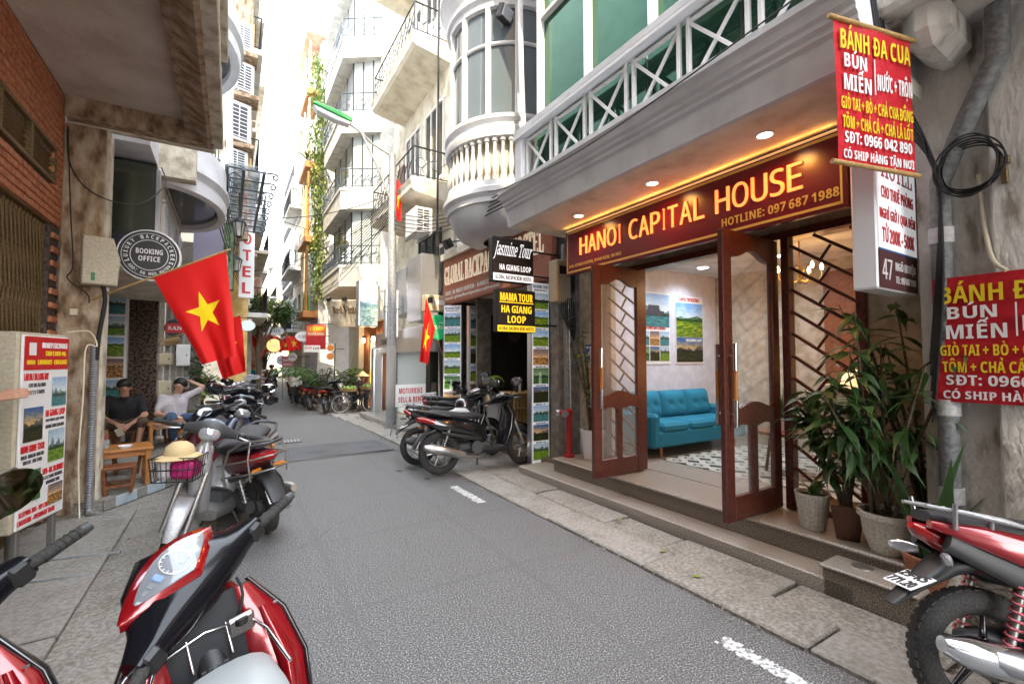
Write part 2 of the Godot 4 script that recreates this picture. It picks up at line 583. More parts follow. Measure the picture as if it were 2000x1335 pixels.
func materials():
	M.asphalt = surf([[0.22, 0.035, 0.034, 0.034], [0.45, 0.095, 0.093, 0.091], [0.62, 0.145, 0.142, 0.139], [0.75, 0.38, 0.375, 0.365]], 0.8, 0.7, 0.19, 0.5, 0.2, 5, true, 0.0, 3)
	M.asphalt_patch = surf([[0.25, 0.06, 0.06, 0.062], [0.55, 0.11, 0.11, 0.115], [0.8, 0.19, 0.19, 0.2]], 0.8, 0.8, 0.2, 0.6, 0.2, 15, true, 0.0, 4, 0.2)
	M.concrete = surf([[0.2, 0.22, 0.205, 0.18], [0.45, 0.27, 0.25, 0.225], [0.6, 0.3, 0.28, 0.255], [0.85, 0.34, 0.32, 0.295]], 0.8, 0.9, 0.05, 0.5, 0.1, 21, true, 0.0, 6, 0.35)
	M.concrete_worn = surf([[0.2, 0.18, 0.16, 0.135], [0.42, 0.24, 0.22, 0.19], [0.6, 0.28, 0.26, 0.23], [0.8, 0.35, 0.325, 0.29]], 0.8, 0.92, 0.06, 0.8, 0.1, 31, true, 0.0, 6, 0.5)
	M.dirt = surf([[0.3, 0.04, 0.035, 0.03], [0.7, 0.12, 0.1, 0.08]], 1.2, 0.95, 0.03, 1.2, 0.1, 41)
	M.road_paint = surf([[0.3, 0.2, 0.2, 0.2], [0.45, 0.5, 0.5, 0.49], [0.8, 0.62, 0.62, 0.6]], 1.4, 0.75, 0.03, 0.5, 0.15, 43)
	M.granite = surf([[0.25, 0.12, 0.1, 0.08], [0.45, 0.33, 0.285, 0.24], [0.6, 0.42, 0.375, 0.325], [0.8, 0.6, 0.56, 0.5]], 1.4, 0.28, 0.12, 0.0, 0.1, 51, true, 0.0, 4)
	M.granite_dark = surf([[0.25, 0.06, 0.046, 0.035], [0.45, 0.17, 0.135, 0.105], [0.6, 0.24, 0.2, 0.16], [0.8, 0.4, 0.35, 0.3]], 1.4, 0.35, 0.12, 0.0, 0.1, 51, true, 0.0, 4)
	M.brick = surf([[0.2, 0.42, 0.14, 0.065], [0.5, 0.54, 0.21, 0.1], [0.8, 0.62, 0.28, 0.14]], 1.3, 0.8, 0.02, 0.6, 0.12, 61, true, 0.0, 5)
	M.brick_b = surf([[0.2, 0.36, 0.12, 0.06], [0.5, 0.48, 0.18, 0.09], [0.8, 0.56, 0.25, 0.14]], 1.3, 0.8, 0.02, 0.6, 0.12, 62, true, 0.0, 5)
	M.brick_c = surf([[0.2, 0.4, 0.14, 0.07], [0.5, 0.52, 0.2, 0.1], [0.8, 0.58, 0.28, 0.16]], 1.3, 0.8, 0.02, 0.6, 0.12, 63, true, 0.0, 5)
	M.mortar = surf([[0.3, 0.06, 0.045, 0.035], [0.7, 0.14, 0.1, 0.08]], 1.0, 0.95, 0.03, 0.6, 0.1, 64)
	M.soffit = surf([[0.2, 0.5, 0.43, 0.35], [0.5, 0.6, 0.53, 0.45], [0.8, 0.66, 0.6, 0.52]], 0.3, 0.95, 0.008, 0.25, 0.05, 71)
	M.stained = surf([[0.2, 0.16, 0.1, 0.06], [0.4, 0.3, 0.205, 0.13], [0.58, 0.4, 0.295, 0.195], [0.8, 0.5, 0.405, 0.3]], 0.6, 0.95, 0.012, 0.8, 0.06, 73, true, 0.0, 7)
	M.cream_stone = surf([[0.25, 0.4, 0.34, 0.25], [0.5, 0.6, 0.54, 0.43], [0.8, 0.7, 0.65, 0.55]], 0.6, 0.9, 0.012, 0.5, 0.06, 75, true, 0.0, 6)
	M.white_plaster = surf([[0.2, 0.46, 0.45, 0.43], [0.5, 0.58, 0.575, 0.56], [0.8, 0.64, 0.635, 0.62]], 0.35, 0.85, 0.012, 0.2, 0.06, 81, true, 0.0, 6)
	M.grey_plaster = surf([[0.2, 0.58, 0.585, 0.61], [0.5, 0.67, 0.675, 0.7], [0.8, 0.71, 0.715, 0.74]], 0.35, 0.7, 0.012, 0.15, 0.06, 83, true, 0.0, 6)
	M.cream_plaster = surf([[0.2, 0.5, 0.44, 0.34], [0.5, 0.66, 0.61, 0.5], [0.8, 0.74, 0.7, 0.6]], 0.3, 0.9, 0.012, 0.2, 0.06, 85, true, 0.0, 6)
	M.old_wall = surf([[0.16, 0.25, 0.22, 0.18], [0.3, 0.46, 0.43, 0.39], [0.42, 0.58, 0.56, 0.52], [0.8, 0.66, 0.64, 0.61]], 0.45, 0.95, 0.012, 0.6, 0.07, 87, true, 0.0, 8)
	M.old_wall.uv1_scale = V(0.9, 0.25, 0.9)
	M.stained.uv1_scale = V(1.0, 0.4, 1.0)
	M.yellow_wall = surf([[0.3, 0.55, 0.36, 0.12], [0.7, 0.68, 0.5, 0.22]], 0.3, 0.9, 0.012, 0.2, 0.06, 89)
	M.pink_wall = surf([[0.3, 0.5, 0.3, 0.22], [0.7, 0.62, 0.42, 0.33]], 0.3, 0.9, 0.012, 0.2, 0.06, 91)
	M.blue_wall = surf([[0.3, 0.4, 0.47, 0.52], [0.7, 0.55, 0.6, 0.64]], 0.3, 0.9, 0.012, 0.2, 0.06, 93)
	M.tile_wall = surf([[0.25, 0.34, 0.28, 0.2], [0.5, 0.44, 0.37, 0.28], [0.8, 0.52, 0.45, 0.36]], 0.5, 0.35, 0.02, 0.0, 0.1, 95, true, 0.0, 6)
	M.marble = surf([[0.3, 0.02, 0.014, 0.012], [0.48, 0.06, 0.04, 0.032], [0.56, 0.09, 0.06, 0.05], [0.62, 0.24, 0.17, 0.13], [0.7, 0.06, 0.04, 0.03]], 1.1, 0.15, 0.03, 0.0, 0.1, 97, true, 0.0, 5)
	M.wood_door = surf([[0.3, 0.055, 0.009, 0.006], [0.5, 0.085, 0.016, 0.01], [0.75, 0.13, 0.027, 0.016]], 1.2, 0.25, 0.03, 0.15, 0.05, 101, false, 0.0, 5)
	M.wood_door.clearcoat_enabled = true
	M.wood_door.clearcoat = 0.5
	M.wood_door.uv1_scale = V(6, 0.8, 6)
	M.wood_lattice = surf([[0.3, 0.06, 0.012, 0.006], [0.7, 0.12, 0.028, 0.014]], 1.4, 0.35, 0.03, 0.15, 0.05, 102, false)
	M.wood_warm = surf([[0.3, 0.3, 0.1, 0.02], [0.5, 0.42, 0.16, 0.035], [0.75, 0.52, 0.24, 0.06]], 1.0, 0.4, 0.03, 0.2, 0.06, 103, false, 0.0, 5)
	M.wood_warm.uv1_scale = V(2, 9, 9)
	M.wood_dark = surf([[0.3, 0.14, 0.04, 0.012], [0.7, 0.24, 0.08, 0.022]], 1.4, 0.42, 0.03, 0.2, 0.06, 104, false)
	M.bamboo = surf([[0.3, 0.34, 0.2, 0.07], [0.7, 0.5, 0.33, 0.13]], 3.0, 0.5, 0.03, 0.2, 0.06, 105, false)
	M.rust_bar = surf([[0.3, 0.12, 0.075, 0.03], [0.7, 0.27, 0.19, 0.09]], 3.0, 0.55, 0.03, 0.2, 0.06, 107, true, 0.3)
	M.white = mat(0.76, 0.76, 0.77, 0.5)
	M.gloss_white = mat(0.78, 0.78, 0.8, 0.2)
	M.cream = mat(0.62, 0.55, 0.42, 0.6)
	M.beige_box = surf([[0.3, 0.44, 0.38, 0.27], [0.7, 0.55, 0.49, 0.37]], 2.0, 0.6, 0.03, 0.2, 0.06, 109)
	M.grey_box = surf([[0.3, 0.42, 0.42, 0.41], [0.7, 0.54, 0.54, 0.53]], 2.0, 0.6, 0.03, 0.2, 0.06, 111)
	M.black = mat(0.012, 0.012, 0.013, 0.45)
	M.black_matte = mat(0.02, 0.02, 0.022, 0.8)
	M.black_gloss = mat(0.008, 0.008, 0.01, 0.16, 0.0, 0.8)
	M.bar_black = mat(0.006, 0.006, 0.008, 0.14)
	M.bar_black.metallic_specular = 0.36
	M.black_cable = mat(0.014, 0.014, 0.015, 0.65)
	M.rubber = surf([[0.3, 0.018, 0.017, 0.016], [0.75, 0.05, 0.047, 0.043]], 3.0, 0.85, 0.05, 0.4, 0.1, 113, false)
	M.plastic_grey = mat(0.09, 0.095, 0.1, 0.55)
	M.dark_grey = mat(0.045, 0.047, 0.05, 0.5)
	M.seat = surf([[0.3, 0.018, 0.018, 0.02], [0.7, 0.035, 0.035, 0.038]], 6.0, 0.6, 0.05, 0.5, 0.2, 115, false)
	M.seat_grey = surf([[0.3, 0.055, 0.055, 0.062], [0.7, 0.085, 0.085, 0.095]], 6.0, 0.55, 0.05, 0.5, 0.2, 117, false)
	M.chrome = mat(0.78, 0.78, 0.8, 0.09, 1.0)
	M.steel = mat(0.52, 0.52, 0.54, 0.28, 1.0)
	M.steel_dull = surf([[0.3, 0.3, 0.29, 0.27], [0.7, 0.5, 0.49, 0.47]], 4.0, 0.45, 0.04, 0.2, 0.1, 119, false, 0.9)
	M.alu = mat(0.62, 0.62, 0.65, 0.32, 0.85)
	M.galvanized = surf([[0.3, 0.26, 0.265, 0.27], [0.7, 0.36, 0.365, 0.375]], 1.6, 0.5, 0.02, 0.1, 0.1, 121, true, 0.4)
	M.iron = mat(0.025, 0.028, 0.034, 0.5, 0.3)
	M.iron_blue = mat(0.07, 0.09, 0.12, 0.45, 0.2)
	M.red_paint = mat(0.26, 0.003, 0.008, 0.2, 0.3, 1.0)
	M.red_dark = mat(0.16, 0.006, 0.012, 0.25, 0.2, 1.0)
	M.maroon = mat(0.1, 0.008, 0.016, 0.3, 0.1, 0.6)
	M.silver_paint = surf([[0.3, 0.3, 0.3, 0.31], [0.7, 0.44, 0.44, 0.45]], 3.0, 0.4, 0.04, 0.1, 0.1, 123, false, 0.4)
	M.navy = mat(0.014, 0.025, 0.07, 0.3, 0.0, 0.6)
	M.white_paint = mat(0.7, 0.7, 0.7, 0.25, 0.0, 0.6)
	M.lamp_red = mat(0.32, 0.008, 0.008, 0.12, 0.0, 1.0)
	M.lamp_amber = mat(0.6, 0.2, 0.02, 0.15, 0.0, 1.0)
	M.lamp_clear = mat(0.5, 0.52, 0.55, 0.06, 0.6, 1.0)
	M.mirror = mat(0.85, 0.87, 0.9, 0.03, 1.0)
	M.print_red = mat(0.52, 0.012, 0.016, 0.5)
	M.print_yellow = mat(0.78, 0.58, 0.02, 0.5)
	M.print_white = mat(0.8, 0.8, 0.8, 0.5)
	M.print_black = mat(0.02, 0.02, 0.022, 0.5)
	M.print_dark = mat(0.06, 0.06, 0.07, 0.5)
	M.print_blue = mat(0.03, 0.1, 0.35, 0.5)
	M.print_brown = mat(0.09, 0.03, 0.03, 0.5)
	M.vinyl_red = surf([[0.3, 0.46, 0.008, 0.018], [0.7, 0.56, 0.016, 0.028]], 1.0, 0.42, 0.02, 0.35, 0.012, 125, false)
	M.vinyl_red.backlight_enabled = true
	M.vinyl_red.backlight = Color(0.3, 0.05, 0.05)
	M.win_dark = mat(0.03, 0.04, 0.045, 0.06)
	M.win_glass = glass(0.55, 0.65, 0.66, 0.35)
	M.win_pale = mat(0.52, 0.58, 0.6, 0.12)
	M.win_green = mat(0.05, 0.125, 0.085, 0.06, 0.75)
	M.clear = glass(0.9, 0.95, 0.95, 0.08)
	M.leaf_a = mat(0.04, 0.095, 0.02, 0.45)
	M.leaf_b = mat(0.065, 0.14, 0.03, 0.45)
	M.leaf_c = mat(0.03, 0.075, 0.02, 0.4)
	M.leaf_y = mat(0.2, 0.24, 0.04, 0.5)
	for k in ["leaf_a", "leaf_b", "leaf_c", "leaf_y"]:
		M[k].backlight_enabled = true
		M[k].backlight = Color(0.16, 0.2, 0.08)
	M.bark = surf([[0.3, 0.06, 0.045, 0.03], [0.7, 0.16, 0.12, 0.08]], 3.0, 0.95, 0.03, 1.0, 0.08, 127, false)
	M.soil = mat(0.03, 0.022, 0.016, 0.95)
	M.terracotta = surf([[0.3, 0.28, 0.1, 0.05], [0.7, 0.4, 0.17, 0.1]], 2.0, 0.85, 0.03, 0.3, 0.06, 129, false)
	M.pot_white = surf([[0.25, 0.4, 0.36, 0.28], [0.5, 0.6, 0.57, 0.5], [0.8, 0.68, 0.66, 0.6]], 2.5, 0.7, 0.03, 0.2, 0.06, 131, false)
	M.sofa = surf([[0.3, 0.008, 0.15, 0.24], [0.7, 0.018, 0.22, 0.34]], 5.0, 0.85, 0.05, 0.4, 0.2, 133, false)
	M.skin = mat(0.48, 0.25, 0.16, 0.55)
	M.skin_b = mat(0.56, 0.32, 0.22, 0.55)
	M.hair = mat(0.012, 0.01, 0.009, 0.5)
	M.straw = surf([[0.3, 0.5, 0.36, 0.17], [0.7, 0.64, 0.5, 0.28]], 8.0, 0.8, 0.06, 0.3, 0.2, 135, false)
	M.flag = pic(flag_texture(), 0.7)
	M.flag_tall = pic(flag_texture(256, 384), 0.7)
	M.flag_tall.backlight_enabled = true
	M.flag_tall.backlight = Color(0.6, 0.6, 0.6)
	M.flag.backlight_enabled = true
	M.flag.backlight = Color(0.6, 0.6, 0.6)

func flag_texture(w := 384, h := 256) -> ImageTexture:
	var im := Image.create(w, h, false, Image.FORMAT_RGBA8)
	im.fill(Color(0.86, 0.06, 0.05))
	var star := PackedVector2Array()
	for k in 10:
		var r := 82.0 if k % 2 == 0 else 31.5
		var a := -PI / 2 + TAU * k / 10.0
		star.append(Vector2(w / 2.0 + cos(a) * r, h / 2.0 + sin(a) * r))
	for y in h:
		for x in w:
			if Geometry2D.is_point_in_polygon(Vector2(x + 0.5, y + 0.5), star): im.set_pixel(x, y, Color(1.0, 0.86, 0.05))
	return ImageTexture.create_from_image(im)

# x shift of the street where it bends to the right
func bend(z: float) -> float:
	return 0.085 * maxf(0.0, -z - 11.0)

func bend_right(z: float) -> float:
	return 0.1 * maxf(0.0, -z - 26.0)

func build_ground():
	var m := MB.new()
	m.quad(V(-150, -0.6, -260), V(-150, -0.6, 60), V(150, -0.6, 60), V(150, -0.6, -260))
	setting(m, "ground", M.dirt)
	# asphalt: cambered strip that follows the bend and the dip
	m = MB.new()
	var rows := []
	for i in 72:
		var z := 8.0 - i * 1.15
		var row := []
		for j in 9:
			var t := j / 8.0
			row.append(V(lerpf(-0.12 + bend(z), 2.76 + bend_right(z), t), gy(z) + 0.03 * sin(t * PI) - 0.02, z))
		rows.append(row)
	m.grid(rows)
	setting(m, "road", M.asphalt)
	# concrete verge on the left, under the parked bikes
	m = MB.new()
	rows = []
	for i in 72:
		var z := 8.0 - i * 1.15
		var row := []
		for j in 3:
			row.append(V([-2.2, -0.8, -0.11 + 0.03 * sin(z * 5.0)][j] + bend(z), gy(z) + [0.0, 0.0, -0.012][j], z))
		rows.append(row)
	m.grid(rows)
	setting(m, "verge", M.concrete_worn)
	# base under the right-hand pavement
	m = MB.new()
	rows = []
	for i in 72:
		var z := 8.0 - i * 1.15
		rows.append([V(2.66 + bend_right(z), gy(z) - 0.035, z), V(6.0 + bend_right(z), gy(z) - 0.035, z)])
	m.grid(rows)
	setting(m, "gutter_bed", M.dirt)
	# right pavement: an outer row of long kerb slabs, an inner row of broken short ones
	var pav := thing("pavement", "cracked concrete pavement slabs between asphalt and hotel steps", "pavement")
	pav.remove_meta("category")
	pav.remove_meta("label")
	pav.set_meta("kind", "structure")
	var z := 3.0
	while z > -30.0:
		var l := rng.randf_range(1.15, 1.5)
		var zc := z - l / 2
		var b := MB.new()
		var dy := rng.randf_range(-0.006, 0.006) + gy(zc)
		b.box(V(2.95 + bend_right(zc), dy - 0.035, zc), V(0.4 + rng.randf_range(-0.02, 0.0), 0.09, l - 0.014), 0.012, V(0, rng.randf_range(-0.006, 0.006), rng.randf_range(-0.012, 0.004)))
		part(b, "slab", M.concrete if rng.randf() < 0.6 else M.concrete_worn, pav)
		z -= l
	z = 3.0
	while z > -30.0:
		var l := rng.randf_range(0.45, 0.95)
		var zc := z - l / 2
		var b := MB.new()
		var dy := rng.randf_range(-0.014, 0.008) + gy(zc)
		var w := 0.36 if zc > -5.6 else 0.9
		var pl := []
		for q in [[-1, -1], [1, -1], [1, 1], [-1, 1]]:
			pl.append(Vector2(q[0] * w / 2 + rng.randf_range(-0.02, 0.008), q[1] * (l / 2 - 0.008) + rng.randf_range(-0.02, 0.01)))
		b.x = Transform3D(Basis(Vector3.RIGHT, PI / 2) , V(3.165 + w / 2 + bend_right(zc), dy, zc))
		b.prism(pl, 0.0, 0.08, 0.008)
		part(b, "slab", M.concrete_worn if rng.randf() < 0.7 else M.concrete, pav)
		z -= l
	# ramp plates over the left gutter
	var rp := thing("ramp", "", "")
	rp.remove_meta("category")
	rp.remove_meta("label")
	rp.set_meta("kind", "structure")
	for q in [[-6.15, -3.6], [-3.58, -1.3], [-1.28, 1.0]]:
		bx(rp, "slab", V(-1.16, 0.028, (q[0] + q[1]) / 2), V(0.72, 0.03, q[1] - q[0] - 0.015), M.concrete, 0.008, V(0, 0, 0.03))
	# worn lane dashes, an asphalt patch and a drain cover
	var wear := FastNoiseLite.new()
	wear.seed = 4
	wear.frequency = 30.0
	for q in [[-1.66, -0.55, 2.44, -0.05], [-5.4, -4.6, 2.45, 0.06]]:
		m = MB.new()
		var n := int((q[1] - q[0]) / 0.012)
		for i in n:
			for k in 10:
				var zz: float = q[0] + i * 0.012
				var xx: float = q[2] - 0.06 + k * 0.012
				var edge := minf(minf(k, 9 - k) / 3.0, minf(i, n - 1 - i) / 4.0)
				if edge < 1.0 and wear.get_noise_2d(xx * 0.6, zz * 0.6) * 0.8 + 0.3 + edge * 0.5 + q[3] < 0.3: continue
				var y := 0.03 * sin((xx + 0.12) / 2.88 * PI) - 0.0155
				var y2 := 0.03 * sin((xx + 0.132) / 2.88 * PI) - 0.0155
				m.quad(V(xx, y, zz), V(xx, y, zz + 0.012), V(xx + 0.012, y2, zz + 0.012), V(xx + 0.012, y2, zz))
		setting(m, "road_marking", M.road_paint)
	# cracks wander over the asphalt
	for q in [[0.5, -4.2, 1.1, 1.4], [0.3, -6.5, 0.2, 2.4], [1.4, -10.6, 0.1, 1.4]]:
		m = MB.new()
		rows = []
		var p := V(q[0], 0, q[1])
		var an: float = q[2]
		for i in int(q[3] / 0.05):
			an += rng.randf_range(-0.5, 0.5)
			an = lerpf(an, q[2], 0.2)
			p += V(cos(an), 0, -sin(an)) * 0.05
			var t := clampf((p.x + 0.12) / 2.88, 0.02, 0.98)
			var y := 0.03 * sin(t * PI) - 0.0165
			var sd := V(sin(an), 0, cos(an)) * rng.randf_range(0.0006, 0.003)
			rows.append([V(p.x, y, p.z) - sd, V(p.x, y, p.z) + sd])
		m.grid(rows)
		setting(m, "road_crack", M.dirt)
	m = MB.new()
	m.grid([[V(0.75, 0.008, -9.2), V(1.6, 0.016, -9.25), V(2.5, 0.01, -9.3)], [V(0.78, 0.008, -8.0), V(1.6, 0.016, -8.05), V(2.55, 0.01, -8.1)]])
	setting(m, "road_patch", M.asphalt_patch)
	m = MB.new()
	rows = []
	for q in [[0.7, -7.95], [1.1, -7.9], [1.6, -7.97], [2.1, -7.94], [2.7, -8.0]]:
		rows.append([V(q[0], 0.0205 - absf(q[0] - 1.4) * 0.007, q[1] - 0.012), V(q[0], 0.0205 - absf(q[0] - 1.4) * 0.007, q[1] + 0.012)])
	m.grid(rows)
	setting(m, "road_crack", M.dirt)
	# oil drips where bikes stand
	for q in [[0.55, -5.6, 0.1], [2.3, -5.9, 0.08], [2.1, -6.5, 0.1]]:
		m = MB.new()
		var ring := []
		for k in 22:
			var rr: float = q[2] * (0.75 + 0.4 * wear.get_noise_2d(k * 0.013, q[1]))
			ring.append(V(q[0] + cos(TAU * k / 22) * rr * 0.7, 0.03 * sin((q[0] + 0.12) / 2.88 * PI) - 0.0158, q[1] + sin(TAU * k / 22) * rr))
		m.fan(ring)
		setting(m, "oil_stain", M.dirt)
	# grit and leaf crumbs gathered along the gutters
	m = MB.new()
	for i in 900:
		var zz := rng.randf_range(-14.0, -0.6)
		var left := rng.randf() < 0.4
		var xx := (-0.12 + absf(rng.randfn()) * 0.1 * (1 if rng.randf() < 0.7 else -3)) if left else 2.74 + rng.randfn() * 0.05 + (0.42 if rng.randf() < 0.35 else 0.0)
		var r := rng.randf_range(0.003, 0.011)
		m.box(V(xx, r * 0.3 + (0.0 if not left else -0.002) + gy(zz), zz), V(r * 2, r, r * 1.4), 0.0, V(rng.randf(), rng.randf() * 3.0, rng.randf()))
	var grit := part(m, "gutter_grit", M.concrete_worn, self)
	grit.set_meta("kind", "stuff")
	tag(grit, "scattered grit and crumbs lying along both road gutters", "grit")
	var dr := thing("drain_cover", "small cast iron drain cover set into the asphalt road", "drain cover", V(1.02, 0.016, -9.9))
	bx(dr, "frame", V(0, 0, 0), V(0.42, 0.012, 0.3), M.dark_grey, 0.004)
	for k in 6: bx(dr, "bar", V(-0.15 + k * 0.06, 0.008, 0), V(0.025, 0.012, 0.24), M.steel_dull, 0.003)

# hanging cloth: hoist from a to b, free edge from c (under a) to d (under b)
func cloth(a: Vector3, b: Vector3, c: Vector3, d: Vector3, nu: int, nv: int, amp: float, seed: int) -> MB:
	var m := MB.new()
	var rows := []
	var out := (b - a).cross(c - a).normalized()
	for i in nv + 1:
		var t := float(i) / nv
		var row := []
		for j in nu + 1:
			var s := float(j) / nu
			var p := a.lerp(b, s).lerp(c.lerp(d, s), t)
			var w := amp * t * (sin(s * 9.0 + seed + t * 2.0) + 0.5 * sin(s * 17.0 - t * 3.0 + seed * 2.0)) + amp * 0.4 * sin(t * 7.0 + seed + s * 2.0) * t
			row.append(p + out * w)
		rows.append(row)
	m.grid(rows)
	return m

func flag_on_pole(label: String, p0: Vector3, p1: Vector3, h0: Vector3, h1: Vector3, c: Vector3, d: Vector3, m, amp: float, seed: int, called := "national_flag") -> Node3D:
	var f := thing(called, label, "flag", Vector3.ZERO, 0.0, "red flags with a yellow star")
	tb(f, "pole", [p0, p1], 0.011, M.bamboo, 8)
	part(cloth(h0, h1, c, d, 22, 26, amp, seed), "cloth", m, f)
	return f

func build_left_near():
	var b := thing("brick_building", "orange brick house with a folding gate under a deep balcony", "building")
	# wall core around the gate and the vent
	var m := MB.new()
	m.box(V(-3.5, 8.2, 0.0), V(3.9, 7.7, 12.9))
	m.box(V(-3.5, 3.985, 0.0), V(3.9, 0.73, 12.9))
	m.box(V(-3.5, 1.7, -6.325), V(3.9, 3.86, 0.25))
	m.box(V(-3.5, 1.7, 1.0), V(3.9, 3.86, 10.9))
	m.box(V(-3.5, 3.175, -5.35), V(3.9, 0.4, 1.8))
	m.box(V(-3.8, 1.5, -5.35), V(3.9, 3.7, 1.8))
	part(m, "wall", M.mortar, b)
	m = MB.new()
	m.box(V(-3.5, 16.0, 0.0), V(3.9, 7.9, 12.9))
	part(m, "upper_wall", M.stained, b)
	# bricks: running bond, each its own piece
	var shapes := []
	for l in [0.2, 0.1]:
		for k in 2:
			var q := MB.new()
			q.box(Vector3.ZERO, V(0.05, 0.058 - k * 0.003, l - 0.003 * k), 0.005)
			shapes.append(q.mesh())
	var rowh := 0.07
	for r in 62:
		var y := 0.05 + r * rowh
		if y > 4.32: break
		for c in 24:
			var z := -6.44 + 0.105 + c * 0.212 + (0.106 if r % 2 else 0.0)
			if z > -4.15: break
			var half := false
			if y < 2.97 and z > -6.24: continue
			if y > 3.33 and y < 3.71 and z > -6.2 and z < -4.86: continue
			if c == 0 and r % 2:
				var hb := MeshInstance3D.new()
				hb.name = "brick"
				hb.mesh = shapes[2]
				hb.material_override = M.brick
				hb.position = V(-1.55, y, -6.39)
				b.add_child(hb, true)
			var o := MeshInstance3D.new()
			o.name = "brick"
			o.mesh = shapes[rng.randi() % 2]
			o.material_override = [M.brick, M.brick, M.brick_b, M.brick_c][rng.randi() % 4]
			o.position = V(-1.55 + rng.randf_range(-0.003, 0.003), y, z)
			o.rotation.y = rng.randf_range(-0.01, 0.01)
			b.add_child(o, true)
	# louvred vent above the gate
	m = MB.new()
	for q in [[V(-1.56, 3.355, -5.53), V(0.1, 0.035, 1.3)], [V(-1.56, 3.69, -5.53), V(0.1, 0.035, 1.3)], [V(-1.56, 3.52, -6.165), V(0.1, 0.3, 0.035)], [V(-1.56, 3.52, -5.52), V(0.1, 0.3, 0.05)], [V(-1.56, 3.52, -4.9), V(0.1, 0.3, 0.035)]]:
		m.box(q[0], q[1], 0.004)
	var vent := part(m, "vent", M.rust_bar, b)
	bx(vent, "backing", V(-1.66, 3.52, -5.53), V(0.02, 0.3, 1.24), M.wood_dark)
	for k in 6:
		for s in [[-5.84, 0.58], [-5.2, 0.56]]:
			bx(vent, "slat", V(-1.57, 3.39 + k * 0.05, s[0]), V(0.07, 0.008, s[1]), M.rust_bar, 0.0, V(0, 0, 0.6))
	# folding gate: uprights and crossed straps
	m = MB.new()
	m.box(V(-1.58, 2.97, -5.2), V(0.06, 0.05, 2.1), 0.004)
	var gate := part(m, "folding_gate", M.rust_bar, b)
	for k in 24:
		var z := -6.2 + k * 0.085
		bx(gate, "upright", V(-1.6, 1.49, z), V(0.02, 2.92, 0.022), M.rust_bar, 0.003)
		if k < 22:
			for y in [0.6, 1.4, 2.2]:
				tb(gate, "strap", [V(-1.586, y, z), V(-1.586, y + 0.7, z + 0.17)], 0.008, M.rust_bar, 5)
	bx(b, "shutter", V(-1.8, 1.5, -5.2), V(0.02, 2.96, 2.1), M.rust_bar)
	# deep balcony: slab, edge beams, carved parapet
	bx(b, "balcony_slab", V(-0.9, 4.42, -1.5), V(1.26, 0.14, 9.9), M.soffit, 0.01)
	m = MB.new()
	m.prism([Vector2(-0.5, 4.36), Vector2(-0.5, 4.23), Vector2(-0.44, 4.21), Vector2(-0.28, 4.12), Vector2(-0.24, 4.14), Vector2(-0.24, 4.5), Vector2(-0.5, 4.5)], -6.44, 3.4)
	part(m, "edge_beam", M.stained, b)
	m = MB.new()
	m.box(V(-0.87, 4.25, -6.42), V(1.3, 0.24, 0.16), 0.01)
	part(m, "end_beam", M.stained, b)
	m = MB.new()
	m.box(V(-0.87, 4.13, -6.51), V(1.32, 0.05, 0.06), 0.008)
	m.box(V(-0.225, 4.9, -1.5), V(0.1, 0.82, 9.92), 0.01)
	for y in [4.17, 4.3, 5.26, 5.32]: m.box(V(-0.2, y, -1.5), V(0.14 + (0.06 if y > 5.0 else 0.0), 0.045, 9.96), 0.01)
	var par := part(m, "parapet", M.cream_stone, b)
	for k in 12:
		var c := V(-0.168, 4.75, -6.1 + k * 0.62)
		var sc := []
		for i in 26:
			var t := i / 25.0
			var a := t * 10.0
			var rr := 0.2 * (1.0 - t * 0.85)
			sc.append(c + V(0, sin(a) * rr, cos(a) * rr * (1 if k % 2 else -1)))
		tb(par, "scroll", sc, 0.014, M.cream_stone, 6)
	# pier at the end of the house, with a pale corner stone
	bx(b, "pier", V(-1.365, 2.05, -6.53), V(0.34, 4.1, 0.17), M.stained, 0.012)
	bx(b, "corner_stone", V(-1.205, 2.06, -6.57), V(0.075, 4.08, 0.2), M.cream_stone, 0.012)
	# travel board leaning by the gate
	var t := thing("tour_board", "tall white tour price board with red heading, standing by brick gate", "signboard", V(-1.18, 0, -4.75), deg_to_rad(76.6))
	bx(t, "case", V(0, 1.1, -0.16), V(0.56, 1.4, 0.3), M.beige_box, 0.012)
	bx(t, "face", V(0, 1.1, 0.0), V(0.52, 1.36, 0.016), M.print_white, 0.004)
	for s in [-0.2, 0.2]:
		bx(t, "leg", V(s, 0.23, -0.03), V(0.04, 0.4, 0.04), M.steel_dull, 0.004)
		bx(t, "leg", V(s, 0.23, -0.28), V(0.04, 0.4, 0.04), M.steel_dull, 0.004)
		tb(t, "foot", [V(s, 0.06, -0.3), V(s, 0.05, 0.42)], 0.012, M.galvanized, 8)
	bx(t, "heading", V(0, 1.65, 0.009), V(0.5, 0.24, 0.006), M.print_red)
	var red = M.print_red
